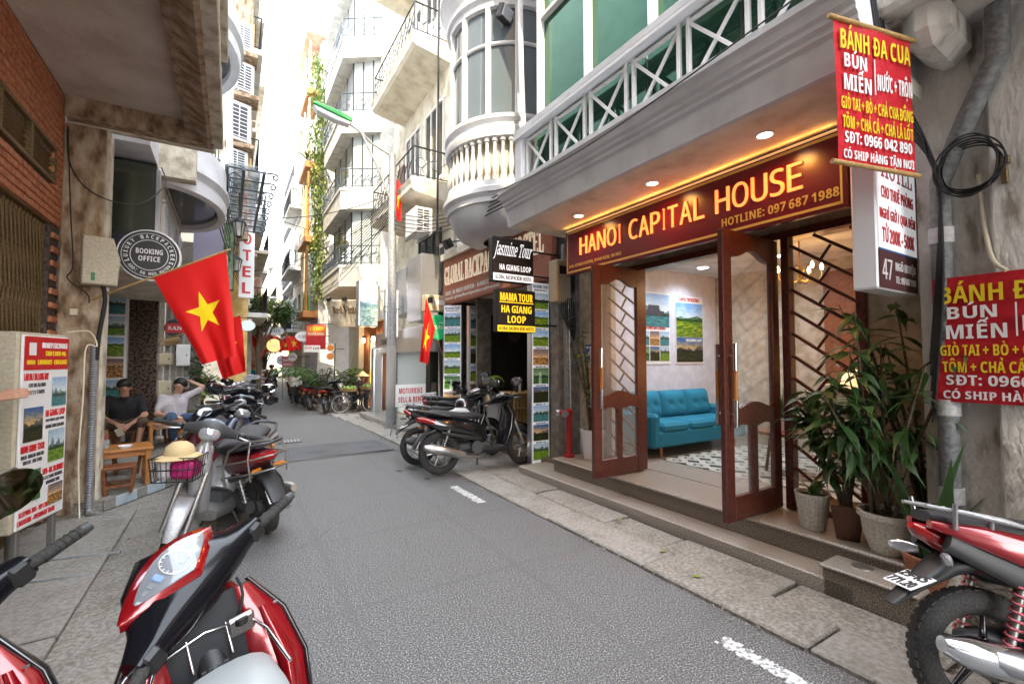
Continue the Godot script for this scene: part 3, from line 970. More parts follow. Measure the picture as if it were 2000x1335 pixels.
	for q in [["MONEY EXCHANGE", 0.08, 1.71, 0.3, 0.04, M.print_white], ["SIM CARD 4G", 0.09, 1.65, 0.24, 0.035, M.print_yellow], ["LAUNDRY - LUGGAGE", 0.06, 1.585, 0.34, 0.035, M.print_yellow],
			["LAN HA / HA LONG BAY", -0.11, 1.48, 0.26, 0.05, red], ["CAT BA ISLAND", -0.1, 1.42, 0.18, 0.028, M.print_dark], ["1 / 2 / 3 DAYS", -0.1, 1.37, 0.16, 0.028, M.print_dark],
			["HA GIANG LOOP", 0.12, 1.2, 0.23, 0.05, red], ["EASY RIDER / JEEP TOUR", 0.12, 1.145, 0.22, 0.026, M.print_dark], ["HMONG TOUR 2/3/4 DAYS", 0.12, 1.1, 0.22, 0.026, M.print_dark],
			["NINH BINH TOUR", -0.12, 0.97, 0.25, 0.05, red], ["HOA LU - TRANG AN - MUA CAVE", -0.12, 0.915, 0.24, 0.026, M.print_dark], ["TAM COC - BIKE TOUR", -0.12, 0.875, 0.2, 0.026, M.print_dark],
			["SAPA - BAC HA MARKET", 0.12, 0.77, 0.25, 0.045, red], ["1 / 2 / 3 DAYS TREKKING", 0.12, 0.72, 0.22, 0.026, M.print_dark], ["MOTORBIKE TOUR", 0.12, 0.68, 0.16, 0.026, M.print_dark],
			["SLEEPING BUS - VIP CABIN", -0.07, 0.52, 0.34, 0.035, red], ["LIMOUSINE - OVERNIGHT TRAIN", -0.05, 0.465, 0.4, 0.035, red]]:
		text(t, q[0], V(q[1], q[2], 0.0135 if q[2] > 1.53 else 0.009), q[3], q[4], q[5])
	for q in [[0.15, 1.36, 0.17, 0.22, 0], [-0.13, 1.14, 0.2, 0.24, 2], [0.14, 0.95, 0.19, 0.24, 3], [-0.13, 0.7, 0.2, 0.22, 5], [0.15, 0.58, 0.17, 0.15, 4]]:
		card(t, "photograph", V(q[0], q[1], 0.011), q[2], q[3], pic(photo(q[4], q[4] + 5)))
	bx(t, "emblem", V(-0.17, 1.68, 0.0135), V(0.07, 0.09, 0.003), M.print_white)
	bx(t, "emblem", V(-0.185, 1.585, 0.0135), V(0.08, 0.03, 0.003), M.print_yellow)
	# cable slung round the board
	solo_tube("board_cable", [V(-1.1, 1.82, -4.9), V(-1.02, 1.84, -5.15), V(-0.98, 1.72, -5.2), V(-1.03, 1.7, -5.1), V(-1.04, 1.3, -5.12), V(-1.06, 0.8, -5.15), V(-1.03, 0.3, -5.1)], 0.006, M.cream, "thin pale cable looped over the tour board's top corner", "cable")
	# meter box and conduit on the pier
	var mb := thing("meter_box", "beige metal electricity box high on the stained pier", "meter box", V(-1.2, 2.38, -6.34))
	var mm := MB.new()
	mm.x = Transform3D(Basis(Vector3.UP, 0.25), Vector3.ZERO)
	mm.prism([Vector2(-0.14, 0.0), Vector2(0.14, 0.0), Vector2(0.16, 0.28), Vector2(0.1, 0.5), Vector2(-0.14, 0.5)], -0.1, 0.12, 0.012)
	part(mm, "case", M.beige_box, mb)
	bx(mb, "latch", V(-0.02, 0.08, 0.135), V(0.03, 0.08, 0.012), mat(0.03, 0.2, 0.08, 0.5), 0.003, V(0, 0.25, 0))
	var cd := thing("conduit", "grey corrugated conduit running down the stained pier", "conduit")
	tb(cd, "cable", bez(V(-1.17, 2.4, -6.35), V(-1.1, 2.2, -6.35), V(-1.2, 2.0, -6.36), V(-1.2, 1.6, -6.37), 8), 0.02, M.black_cable)
	mm = MB.new()
	var pr := []
	for i in 140: pr.append(Vector2(0.036 if i % 2 else 0.028, 0.02 + i * 0.0125))
	mm.lathe(pr, 10, V(-1.22, 0, -6.38))
	part(mm, "sleeve", M.galvanized, cd)
	tb(cd, "foot", bez(V(-1.22, 0.06, -6.38), V(-1.22, -0.02, -6.36), V(-1.18, 0.03, -6.3), V(-1.1, 0.01, -6.22), 6), 0.034, M.galvanized)
	solo_box("junction_box", V(-1.4, 2.1, -6.42), V(0.06, 0.07, 0.05), M.cream, "tiny beige switch box on the stained pier", "switch box")
	solo_tube("drooping_wire", [V(-1.5, 4.0, -6.4), V(-1.45, 3.6, -6.36), V(-1.25, 3.35, -6.36), V(-0.95, 3.4, -6.7), V(-0.75, 3.8, -7.1), V(-0.8, 4.05, -7.2)], 0.007, M.black_cable, "black wire drooping from balcony corner across pale wall", "wire")
	solo_tube("pier_wire", [V(-1.5, 4.05, -6.42), V(-1.46, 3.2, -6.43), V(-1.42, 2.6, -6.42), V(-1.46, 2.45, -6.42), V(-1.3, 2.3, -6.4), V(-1.28, 2.2, -6.4)], 0.006, M.black_cable, "black wire running down the stained pier to the meter box", "wire")
	flag_on_pole("large red flag on a bamboo pole fixed to stained pier", V(-1.27, 2.24, -6.42), V(-0.03, 2.86, -6.05), V(-0.74, 2.505, -6.26), V(-0.07, 2.84, -6.06), V(-0.27, 1.55, -6.2), V(0.06, 1.66, -6.0), M.flag_tall, 0.035, 2)
	flag_on_pole("red flag hanging behind the large flag by the cafe planters", V(-1.0, 1.9, -9.3), V(0.16, 2.35, -8.6), V(-0.35, 2.15, -8.9), V(0.12, 2.33, -8.62), V(-0.12, 1.28, -8.9), V(0.22, 1.42, -8.6), M.flag_tall, 0.05, 5)

func solo_tube(called: String, pts: Array, r, m, label: String, cat: String, group := "", seg := 6) -> MeshInstance3D:
	var c := Curve3D.new()
	for p in pts: c.add_point(p)
	for i in pts.size():
		var d: Vector3 = (pts[mini(i + 1, pts.size() - 1)] - pts[maxi(i - 1, 0)]) / 6.0
		c.set_point_in(i, -d)
		c.set_point_out(i, d)
	var b := MB.new()
	var fine := []
	for i in pts.size() - 1:
		for k in 5: fine.append(c.sample(i, k / 5.0))
	fine.append(pts[pts.size() - 1])
	b.tube(fine, r, seg)
	return solo(b, called, m, label, cat, group)

func solo_box(called: String, c: Vector3, s: Vector3, m, label: String, cat: String, group := "", bev := 0.006) -> MeshInstance3D:
	var b := MB.new()
	b.box(c, s, bev)
	return solo(b, called, m, label, cat, group)

func wood_table(label: String, at: Vector3, turn: float, w := 0.5, d := 0.5, h := 0.45) -> Node3D:
	var t := thing("low_table", label, "table", at, turn, "low wooden cafe tables")
	bx(t, "tabletop", V(0, h - 0.015, 0), V(w, 0.03, d), M.wood_warm, 0.006)
	for s in [[-1, -1], [1, -1], [1, 1], [-1, 1]]:
		bx(t, "leg", V(s[0] * (w / 2 - 0.05), (h - 0.03) / 2, s[1] * (d / 2 - 0.05)), V(0.05, h - 0.03, 0.05), M.wood_warm, 0.005)
	for s in [-1, 1]:
		bx(t, "apron", V(0, h - 0.065, s * (d / 2 - 0.05)), V(w - 0.15, 0.06, 0.02), M.wood_warm, 0.003)
		bx(t, "stretcher", V(s * (w / 2 - 0.05), 0.1, 0), V(0.025, 0.035, d - 0.15), M.wood_warm, 0.003)
	return t

func wood_stool(label: String, at: Vector3, turn: float, h := 0.3) -> Node3D:
	var t := thing("low_stool", label, "stool", at, turn, "low wooden cafe stools")
	bx(t, "seat", V(0, h - 0.013, 0), V(0.3, 0.026, 0.26), M.wood_dark, 0.006)
	for s in [[-1, -1], [1, -1], [1, 1], [-1, 1]]:
		var m := MB.new()
		m.box(V(s[0] * 0.12, (h - 0.026) / 2, s[1] * 0.1), V(0.035, h - 0.02, 0.035), 0.004, V(s[1] * 0.1, 0, -s[0] * 0.12))
		part(m, "leg", M.wood_dark, t)
	for s in [-1, 1]:
		bx(t, "stretcher", V(0, 0.09, s * 0.11), V(0.24, 0.03, 0.02), M.wood_dark, 0.003)
	return t

func build_left_cafe():
	# raised cafe floor with a tiled front edge
	var f := MB.new()
	f.x = Transform3D(Basis(Vector3.RIGHT, PI / 2), V(0, 0.12, 0))
	f.prism([Vector2(-3.0, -6.62), Vector2(-1.12, -6.42), Vector2(-0.6, -7.3), Vector2(-0.42, -9.5), Vector2(-0.35, -12.0), Vector2(-3.0, -12.0)], 0.0, 0.2)
	var fl := setting(f, "cafe_floor", M.concrete_worn)
	for k in 7:
		var a := V(-1.12, 0.123, -6.42).lerp(V(-0.6, 0.123, -7.3), k / 7.0)
		var c := V(-1.12, 0.123, -6.42).lerp(V(-0.6, 0.123, -7.3), (k + 0.96) / 7.0)
		var q := MB.new()
		var mid := (a + c) / 2
		q.box(V(mid.x + 0.012, 0.065, mid.z + 0.008), V(a.distance_to(c), 0.11, 0.02), 0.004, V(0, atan2(a.z - c.z, c.x - a.x), 0))
		part(q, "tile", M.blue_wall if k % 3 else M.concrete, fl)
	for i in 4:
		for k in 7:
			bx(fl, "tile", V(-2.15 + i * 0.47 - 0.1, 0.124, -7.6 - k * 0.47), V(0.46, 0.012, 0.46), M.concrete if (i + k) % 3 else M.concrete_worn, 0.003)
	# booking office: sign box, mirror end, wall, columns
	var b := thing("booking_office", "narrow booking office shop with dark sign box and round canopy", "shop")
	bx(b, "back_wall", V(-2.6, 2.0, -8.7), V(0.1, 4.2, 4.3), M.grey_plaster)
	bx(b, "ceiling", V(-1.7, 2.72, -9.0), V(1.75, 0.06, 3.6), M.cream_plaster)
	bx(b, "end_wall", V(-2.0, 2.0, -10.9), V(1.6, 4.2, 0.1), M.cream_plaster)
	bx(b, "lit_wall", V(-1.55, 4.8, -7.45), V(2.2, 1.6, 0.2), M.cream_stone)
	bx(b, "storey", V(-2.9, 9.2, -8.75), V(4.1, 10.2, 4.2), M.grey_plaster)
	bx(b, "sign_box", V(-1.1, 3.42, -8.75), V(0.5, 1.32, 3.1), M.black, 0.01)
	bx(b, "mirror_panel", V(-1.1, 3.62, -7.19), V(0.46, 0.86, 0.015), mat(0.16, 0.18, 0.15, 0.16, 0.8))
	bx(b, "purple_band", V(-1.1, 2.95, -7.19), V(0.5, 0.36, 0.02), mat(0.02, 0.018, 0.04, 0.3), 0.004)
	bx(b, "sign_face", V(-0.84, 3.4, -8.75), V(0.02, 1.2, 3.06), M.cream_stone, 0.004)
	bx(b, "edge_strip", V(-0.83, 3.4, -7.24), V(0.05, 1.24, 0.05), M.steel, 0.006)
	var bulbs := MB.new()
	for k in 40: bulbs.ball(V(-0.82, 4.03, -7.25 - k * 0.075), V(0.016, 0.016, 0.016), 6, 4)
	var bl := part(bulbs, "bulb_strip", M.print_white, b)
	bl.set_meta("kind", "stuff")
	text(b, "LUXURY CAFE", V(-0.81, 3.5, -8.75), 2.4, 0.5, M.steel, PI / 2, "serifbold", 0.05)
	# round canopy over the shop: cornice rings and a dark soffit
	for q in [[3.95, 0.0, "canopy"], [6.55, 0.15, "upper_canopy"]]:
		var y: float = q[0]
		var e: float = q[1]
		var m := MB.new()
		m.lathe([Vector2(0.86, y + 0.02), Vector2(0.93, y), Vector2(1.0, y + 0.02), Vector2(1.02, y + 0.16), Vector2(0.97, y + 0.18), Vector2(0.97, y + 0.23), Vector2(1.06, y + 0.3), Vector2(1.06, y + 0.36), Vector2(1.0, y + 0.38), Vector2(1.0, y + 0.72), Vector2(0.0, y + 0.8)], 40, V(-0.9, 0, -8.95), -PI / 2, PI / 2, 0.78 + e, 1.42)
		m.lathe([Vector2(0.86, y + 0.02), Vector2(0.84, y + 0.12)], 40, V(-0.9, 0, -8.95), -PI / 2, PI / 2, 0.78 + e, 1.42)
		var cp := part(m, q[2], M.grey_plaster, b)
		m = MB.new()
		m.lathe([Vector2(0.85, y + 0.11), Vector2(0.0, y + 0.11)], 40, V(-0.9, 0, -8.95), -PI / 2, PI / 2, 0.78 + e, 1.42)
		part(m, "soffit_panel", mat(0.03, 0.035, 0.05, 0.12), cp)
	bx(b, "side_panel", V(-0.42, 3.95, -10.85), V(0.5, 1.0, 0.08), mat(0.4, 0.37, 0.5, 0.6), 0.01)
	# photo column and marble column facing the street corner
	bx(b, "photo_column", V(-1.78, 1.5, -10.55), V(0.42, 2.8, 0.3), M.white, 0.01)
	for k in 7:
		card(b, "photograph", V(-1.78, 0.35 + k * 0.37, -10.39), 0.36, 0.33, pic(photo([4, 1, 0, 4, 1, 3, 0][k], 20 + k), 0.3))
	bx(b, "marble_column", V(-1.4, 1.42, -10.72), V(0.5, 2.6, 0.3), M.marble, 0.012)
	# photo strip on the inner side, seen past the pier
	bx(b, "photo_strip", V(-2.3, 1.6, -9.9), V(0.5, 2.2, 0.05), M.white, 0.01)
	for k in 5: card(b, "photograph", V(-2.3, 0.75 + k * 0.42, -9.87), 0.44, 0.38, pic(photo([4, 4, 1, 3, 4][k], 40 + k), 0.3))
	# round sign
	var s := thing("round_sign", "round black and white booking office sign under the dark sign box", "sign", V(-0.87, 2.88, -7.05))
	var rim := MB.new()
	rim.x = Transform3D(Basis(Vector3.RIGHT, PI / 2), Vector3.ZERO)
	rim.lathe([Vector2(0, 0.03), Vector2(0.31, 0.03), Vector2(0.315, 0.02), Vector2(0.315, -0.06), Vector2(0, -0.06)], 48)
	part(rim, "disc", M.print_white, s)
	for q in [[0.298, 0.27, M.print_black], [0.264, 0.188, M.print_black], [0.18, 0.0, M.print_black]]:
		var rr := MB.new()
		rr.x = rim.x
		rr.lathe([Vector2(q[1], 0.034), Vector2(q[0], 0.034)], 48)
		part(rr, "ring", q[2], s)
	text(s, "BOOKING", V(0, 0.045, 0.036), 0.26, 0.062, M.print_white)
	text(s, "OFFICE", V(0, -0.045, 0.036), 0.21, 0.062, M.print_white)
	var top := "LUXURY BACKPACKERS"
	for i in top.length():
		if top[i] == " ": continue
		var a := deg_to_rad(200.0 - i * 220.0 / 17.0)
		var o := text(s, top[i], Vector3.ZERO, 0.03 if top[i] != "I" else 0.01, 0.045, M.print_white)
		o.transform = Transform3D(Basis(Vector3.BACK, a - PI / 2), V(cos(a) * 0.228, sin(a) * 0.228, 0.036)) * o.transform
	top = "ADD: 56 NGO HUYEN"
	for i in top.length():
		if top[i] == " ": continue
		var a := deg_to_rad(216.0 + i * 112.0 / 16.0)
		var o := text(s, top[i], Vector3.ZERO, 0.02 if top[i] != ":" else 0.008, 0.034, M.print_white)
		o.transform = Transform3D(Basis(Vector3.BACK, a + PI / 2), V(cos(a) * 0.228, sin(a) * 0.228, 0.036)) * o.transform
	tb(s, "bracket", [V(0, 0.1, -0.06), V(0, 0.1, -0.16)], 0.02, M.iron)
	# tables, stools and what is on them
	wood_table("low wooden table with an ashtray at the cafe floor's edge", V(-1.06, 0.12, -7.1), 0.2, 0.52, 0.5)
	wood_stool("low wooden stool in front of the table with the ashtray", V(-1.04, 0.12, -6.72), 0.15)
	wood_stool("low wooden stool behind the table with the ashtray", V(-1.12, 0.12, -7.75), 0.1)
	wood_table("low wooden table in front of the man in a white shirt", V(-0.9, 0.12, -9.6), 0.15, 0.5, 0.5)
	wood_stool("low wooden stool beneath the man in the black shirt", V(-1.5, 0.12, -9.95), 0.1, 0.3)
	wood_stool("low wooden stool beneath the man in the white shirt", V(-0.82, 0.12, -10.2), -0.2, 0.3)
	var g := thing("drinking_glass", "small clear glass on the table with the ashtray", "glass", V(-1.22, 0.57, -7.05))
	lt(g, "glass_body", [Vector2(0.0, 0.002), Vector2(0.03, 0.002), Vector2(0.036, 0.1), Vector2(0.034, 0.1), Vector2(0.028, 0.008), Vector2(0.0, 0.008)], M.win_glass)
	lt(g, "straw", [Vector2(0.004, 0.01), Vector2(0.004, 0.16)], M.print_red)
	var a := MB.new()
	a.lathe([Vector2(0.0, 0.002), Vector2(0.06, 0.002), Vector2(0.075, 0.03), Vector2(0.068, 0.03), Vector2(0.055, 0.01), Vector2(0.0, 0.01)], 20, V(-1.03, 0.57, -6.98))
	solo(a, "ashtray", M.gloss_white, "small white ashtray on the low wooden table", "ashtray")
	# wall of meters beyond the cafe
	var w := thing("meter_wall", "narrow service wall with pipes beyond the marble column", "wall")
	bx(w, "panel", V(-0.95, 2.0, -11.3), V(0.9, 4.0, 0.1), M.concrete_worn)
	for k in 4: tb(w, "pipe", [V(-1.12 + k * 0.1, 0.12, -11.22), V(-1.1 + k * 0.1, 2.9, -11.22)], 0.02, M.galvanized)
	var mp := [[-1.12, 1.62, 0.3, 0.22, M.beige_box, "cream meter box on the service wall under round red sign"], [-0.8, 1.7, 0.22, 0.42, M.white, "tall white fuse box on the service wall beside the meters"], [-1.1, 1.05, 0.26, 0.3, M.beige_box, "lower cream meter box on service wall behind seated men"], [-0.8, 1.15, 0.2, 0.24, M.grey_box, "grey meter box on the service wall below fuse box"]]
	for q in mp:
		var o := thing("meter_case", q[5], "meter box", V(q[0], q[1], -11.15), 0.0, "meters on the service wall")
		bx(o, "case", V(0, 0, 0), V(q[2], q[3], 0.18), q[4], 0.012)
		bx(o, "door", V(0, 0.0, 0.093), V(q[2] - 0.05, q[3] - 0.06, 0.012), q[4], 0.004)
		bx(o, "latch", V(q[2] / 2 - 0.05, 0, 0.102), V(0.015, 0.04, 0.01), M.black)
	var sn := thing("disc_sign", "small round red and black hanging sign above the meters", "sign", V(-0.93, 2.22, -10.95))
	var dm := MB.new()
	dm.x = Transform3D(Basis(Vector3.RIGHT, PI / 2), Vector3.ZERO)
	dm.lathe([Vector2(0, 0.02), Vector2(0.17, 0.02), Vector2(0.17, -0.02), Vector2(0, -0.02)], 32)
	part(dm, "disc", M.print_black, sn)
	bx(sn, "band", V(0, 0, 0.022), V(0.29, 0.18, 0.006), M.print_red)
	text(sn, "SAN", V(0, 0.0, 0.027), 0.22, 0.07, M.print_white, 0.0, "serifbold")
	tb(sn, "hanger", [V(0, 0.17, 0), V(0, 0.4, 0)], 0.006, M.iron)
	var sh := thing("pair_of_shoes", "brown canvas shoes hung to dry on the service wall", "shoes", V(-1.0, 1.88, -11.1))
	for k in 2:
		var q := MB.new()
		q.hull([[V(-0.12, 0.02 + k * 0.05, k * 0.05), 0.025, 0.02], [V(-0.06, 0.04 + k * 0.05, k * 0.05), 0.04, 0.04], [V(0.06, 0.06 + k * 0.05, k * 0.05), 0.042, 0.05], [V(0.14, 0.08 + k * 0.05, k * 0.05), 0.035, 0.055]], 12)
		part(q, "shoe", mat(0.3, 0.2, 0.1, 0.8), sh)
	var ga := thing("green_awning", "small dark green cloth awning beside the service wall", "awning", V(-0.65, 1.9, -11.6))
	var gm := MB.new()
	gm.grid([[V(-0.3, 0.16, -0.2), V(0.3, 0.16, -0.2)], [V(-0.3, 0.0, 0.35), V(0.3, 0.0, 0.35)], [V(-0.3, -0.12, 0.36), V(0.3, -0.12, 0.36)]], false, true)
	part(gm, "canvas", mat(0.02, 0.09, 0.06, 0.8), ga)
	for k in [-1, 1]: tb(ga, "arm", [V(k * 0.28, 0.15, -0.2), V(k * 0.28, 0.0, 0.34)], 0.01, M.iron)

# leaf blades scattered through an ellipsoid, as one crown
func crown(m: MB, c: Vector3, r: Vector3, n: int, ll: float, lw: float, droop := 0.3):
	for i in n:
		var d := V(rng.randfn(), rng.randfn(), rng.randfn()).normalized()
		var p := c + d * r * pow(rng.randf(), 0.45)
		var a := rng.randf() * TAU
		var f := V(cos(a), rng.randf_range(-0.6, 0.35) - droop, sin(a)).normalized()
		var s := f.cross(V(rng.randf_range(-0.4, 0.4), 1, rng.randf_range(-0.4, 0.4))).normalized()
		var k := rng.randf_range(0.7, 1.25)
		var mid := p + f * ll * 0.5 * k + V(0, ll * 0.06, 0)
		m.tri(p, mid + s * lw * k, p + f * ll * k)
		m.tri(p, p + f * ll * k, mid - s * lw * k)

func tree(label: String, base: Vector3, h: float, c: Vector3, r: Vector3, n: int, ll := 0.18, m = null, called := "tree", group := "") -> Node3D:
	var t := thing(called, label, "tree", base, 0.0, group)
	var b := MB.new()
	b.tube([Vector3.ZERO, V(0.05, h * 0.4, 0.04), V(-0.02, h * 0.75, 0), V(c.x * 0.5, h, c.z * 0.5)], [0.13, 0.1, 0.085, 0.05], 9)
	for k in 6:
		var a := k * 1.1
		b.tube([V(0, h * (0.6 + k * 0.06), 0), c + V(cos(a) * r.x * 0.4, r.y * 0.1, sin(a) * r.z * 0.4), c + V(cos(a) * r.x * 0.8, r.y * 0.3, sin(a) * r.z * 0.8)], [0.05, 0.03, 0.012], 6)
	part(b, "trunk", M.bark, t)
	var mats: Array = [M.leaf_a, M.leaf_b, M.leaf_y] if m == null else m
	for k in mats.size():
		var cm := MB.new()
		for j in 5:
			var a := rng.randf() * TAU
			crown(cm, c + V(cos(a) * r.x * 0.55, rng.randf_range(-0.4, 0.5) * r.y, sin(a) * r.z * 0.55), r * rng.randf_range(0.35, 0.6), n / (5 * mats.size()), ll, ll * 0.28)
		part(cm, "crown", mats[k], t)
	return t

func pot_shape(kind: int, r: float, h: float) -> Array:
	if kind == 0: return [Vector2(0.0, 0.0), Vector2(r * 0.7, 0.0), Vector2(r * 0.95, h * 0.93), Vector2(r, h * 0.93), Vector2(r, h), Vector2(r * 0.9, h), Vector2(r * 0.85, h * 0.86), Vector2(0, h * 0.86)]
	return [Vector2(0.0, 0.0), Vector2(r * 0.6, 0.0), Vector2(r * 0.85, h * 0.45), Vector2(r * 0.92, h * 0.8), Vector2(r * 1.05, h * 0.88), Vector2(r * 1.05, h), Vector2(r * 0.92, h), Vector2(r * 0.86, h * 0.84), Vector2(0, h * 0.84)]

# a window: frame with its pane as a sub-part, on a face turned by turn
func window(parent: Node3D, c: Vector3, w: float, h: float, turn: float, fm, pm, mull := 1):
	var m := MB.new()
	m.x = Transform3D(Basis(Vector3.UP, turn), c)
	m.box(V(0, h / 2, 0), V(w + 0.08, 0.06, 0.08), 0.006)
	m.box(V(0, -h / 2, 0.02), V(w + 0.14, 0.06, 0.14), 0.006)
	for s in range(0, mull + 2):
		m.box(V(-w / 2 + s * w / (mull + 1), 0, 0), V(0.045, h - 0.06, 0.07), 0.004)
	var f := part(m, "window", fm, parent)
	var p := MB.new()
	p.x = m.x
	p.box(V(0, 0, -0.01), V(w, h, 0.02))
	part(p, "pane", pm, f)

# balcony rail along a line of plan points: posts, bars, top and bottom rail
func railing(parent: Node3D, pts: Array, h: float, m, gap := 0.1, r := 0.008, scroll := false, called := "railing"):
	var b := MB.new()
	for i in pts.size() - 1:
		var p: Vector3 = pts[i]
		var q: Vector3 = pts[i + 1]
		b.tube([p + V(0, h, 0), q + V(0, h, 0)], r * 2.2, 6)
		b.tube([p + V(0, 0.06, 0), q + V(0, 0.06, 0)], r * 1.4, 6)
		b.tube([p, p + V(0, h, 0)], r * 1.8, 6)
		var n := int(p.distance_to(q) / gap)
		for k in range(1, n):
			var a := p.lerp(q, float(k) / n)
			if scroll:
				var dir := (q - p).normalized()
				if k % 2:
					var pts2 := []
					for s in 17:
						var t := s / 16.0
						pts2.append(a + V(0, 0.06 + (h - 0.06) * t, 0) + dir * sin(t * TAU) * gap * 0.9)
					b.tube(pts2, r, 4, false)
				else:
					b.tube(arc(a + V(0, h * 0.5, 0), gap * 0.75, 0, TAU * 0.94, 10, dir, Vector3.UP), r, 4, false)
					b.tube([a + V(0, 0.06, 0), a + V(0, h * 0.3, 0)], r, 4, false)
					b.tube([a + V(0, h * 0.7, 0), a + V(0, h, 0)], r, 4, false)
			else:
				b.tube([a + V(0, 0.06, 0), a + V(0, h, 0)], r, 4, false)
	var z: Vector3 = pts[pts.size() - 1]
	b.tube([z, z + V(0, h, 0)], r * 1.8, 6)
	part(b, called, m, parent)

# a tall thin street house: side +1 stands on the right (faces -x), -1 on the left (faces +x)
func house(called: String, label: String, xf: float, side: int, z0: float, z1: float, h: float, wm, fm, balc: Array, opts := {}) -> Node3D:
	var b := thing(called, label, "building", V(0, 0, 0), 0.0, "tall thin houses down the street")
	var dep := 7.0
	var zc := (z0 + z1) / 2
	var zl := z0 - z1
	var base: float = opts.get("base", -0.4)
	bx(b, "wall", V(xf + side * dep / 2, (h + base) / 2, zc), V(dep, h - base, zl - 0.02), wm)
	bx(b, "roof", V(xf + side * (dep / 2 - 0.15), h + 0.1, zc), V(dep + 0.3, 0.2, zl + 0.08), fm, 0.02)
	var turn := -PI / 2 if side > 0 else PI / 2
	var y := 3.1
	var k := 0
	while y + 1.6 < h:
		bx(b, "string_course", V(xf - side * 0.05, y - 0.22, zc), V(0.16, 0.14, zl - 0.04), fm, 0.02)
		var nw := maxi(1, int(zl / 1.7))
		for i in nw:
			var wz := z1 + (i + 0.5) * zl / nw
			window(b, V(xf - side * 0.03, y + 1.2, wz), 0.9, 1.6, turn, fm, M.win_dark if (i + k) % 3 else M.win_pale)
		if k < balc.size() and balc[k] > 0.0:
			var d: float = balc[k]
			bx(b, "balcony", V(xf - side * d / 2, y, zc), V(d, 0.16, zl - 0.3), fm, 0.02)
			railing(b, [V(xf, y + 0.08, z0 - 0.2), V(xf - side * (d - 0.05), y + 0.08, z0 - 0.2), V(xf - side * (d - 0.05), y + 0.08, z1 + 0.2), V(xf, y + 0.08, z1 + 0.2)], 0.85, opts.get("rail", M.iron), 0.12, 0.008)
		# window in the end wall where it shows
		if opts.get("end", true): window(b, V(xf + side * 1.1, y + 1.2, z0 + 0.0), 0.8, 1.3, 0.0, fm, M.win_dark)
		y += 3.2
		k += 1
	return b

func air_conditioner(label: String, at: Vector3, w: float, h: float, d: float, turn := 0.0, group := "air conditioners on the left wall") -> Node3D:
	var a := thing("air_conditioner", label, "air conditioner", at, turn, group)
	bx(a, "case", V(0, h / 2, -d / 2), V(w, h, d), M.gloss_white, 0.015)
	var m := MB.new()
	m.box(V(-w * 0.05, h / 2, 0.006), V(w * 0.8, h * 0.86, 0.012))
	part(m, "fan_opening", M.dark_grey, a)
	for i in 9:
		bx(a, "slat", V(-w * 0.05, h * 0.1 + i * h * 0.1, 0.018), V(w * 0.8, 0.018, 0.012), M.gloss_white, 0.003)
	for i in 3:
		bx(a, "slat", V(-w * 0.05 + (i - 1) * w * 0.38, h * 0.5, 0.016), V(0.02, h * 0.86, 0.014), M.gloss_white, 0.003)
	for s in [-1, 1]:
		bx(a, "bracket", V(s * w * 0.35, -0.03, -d * 0.6), V(0.04, 0.05, d * 1.2), M.steel_dull, 0.004)
	return a

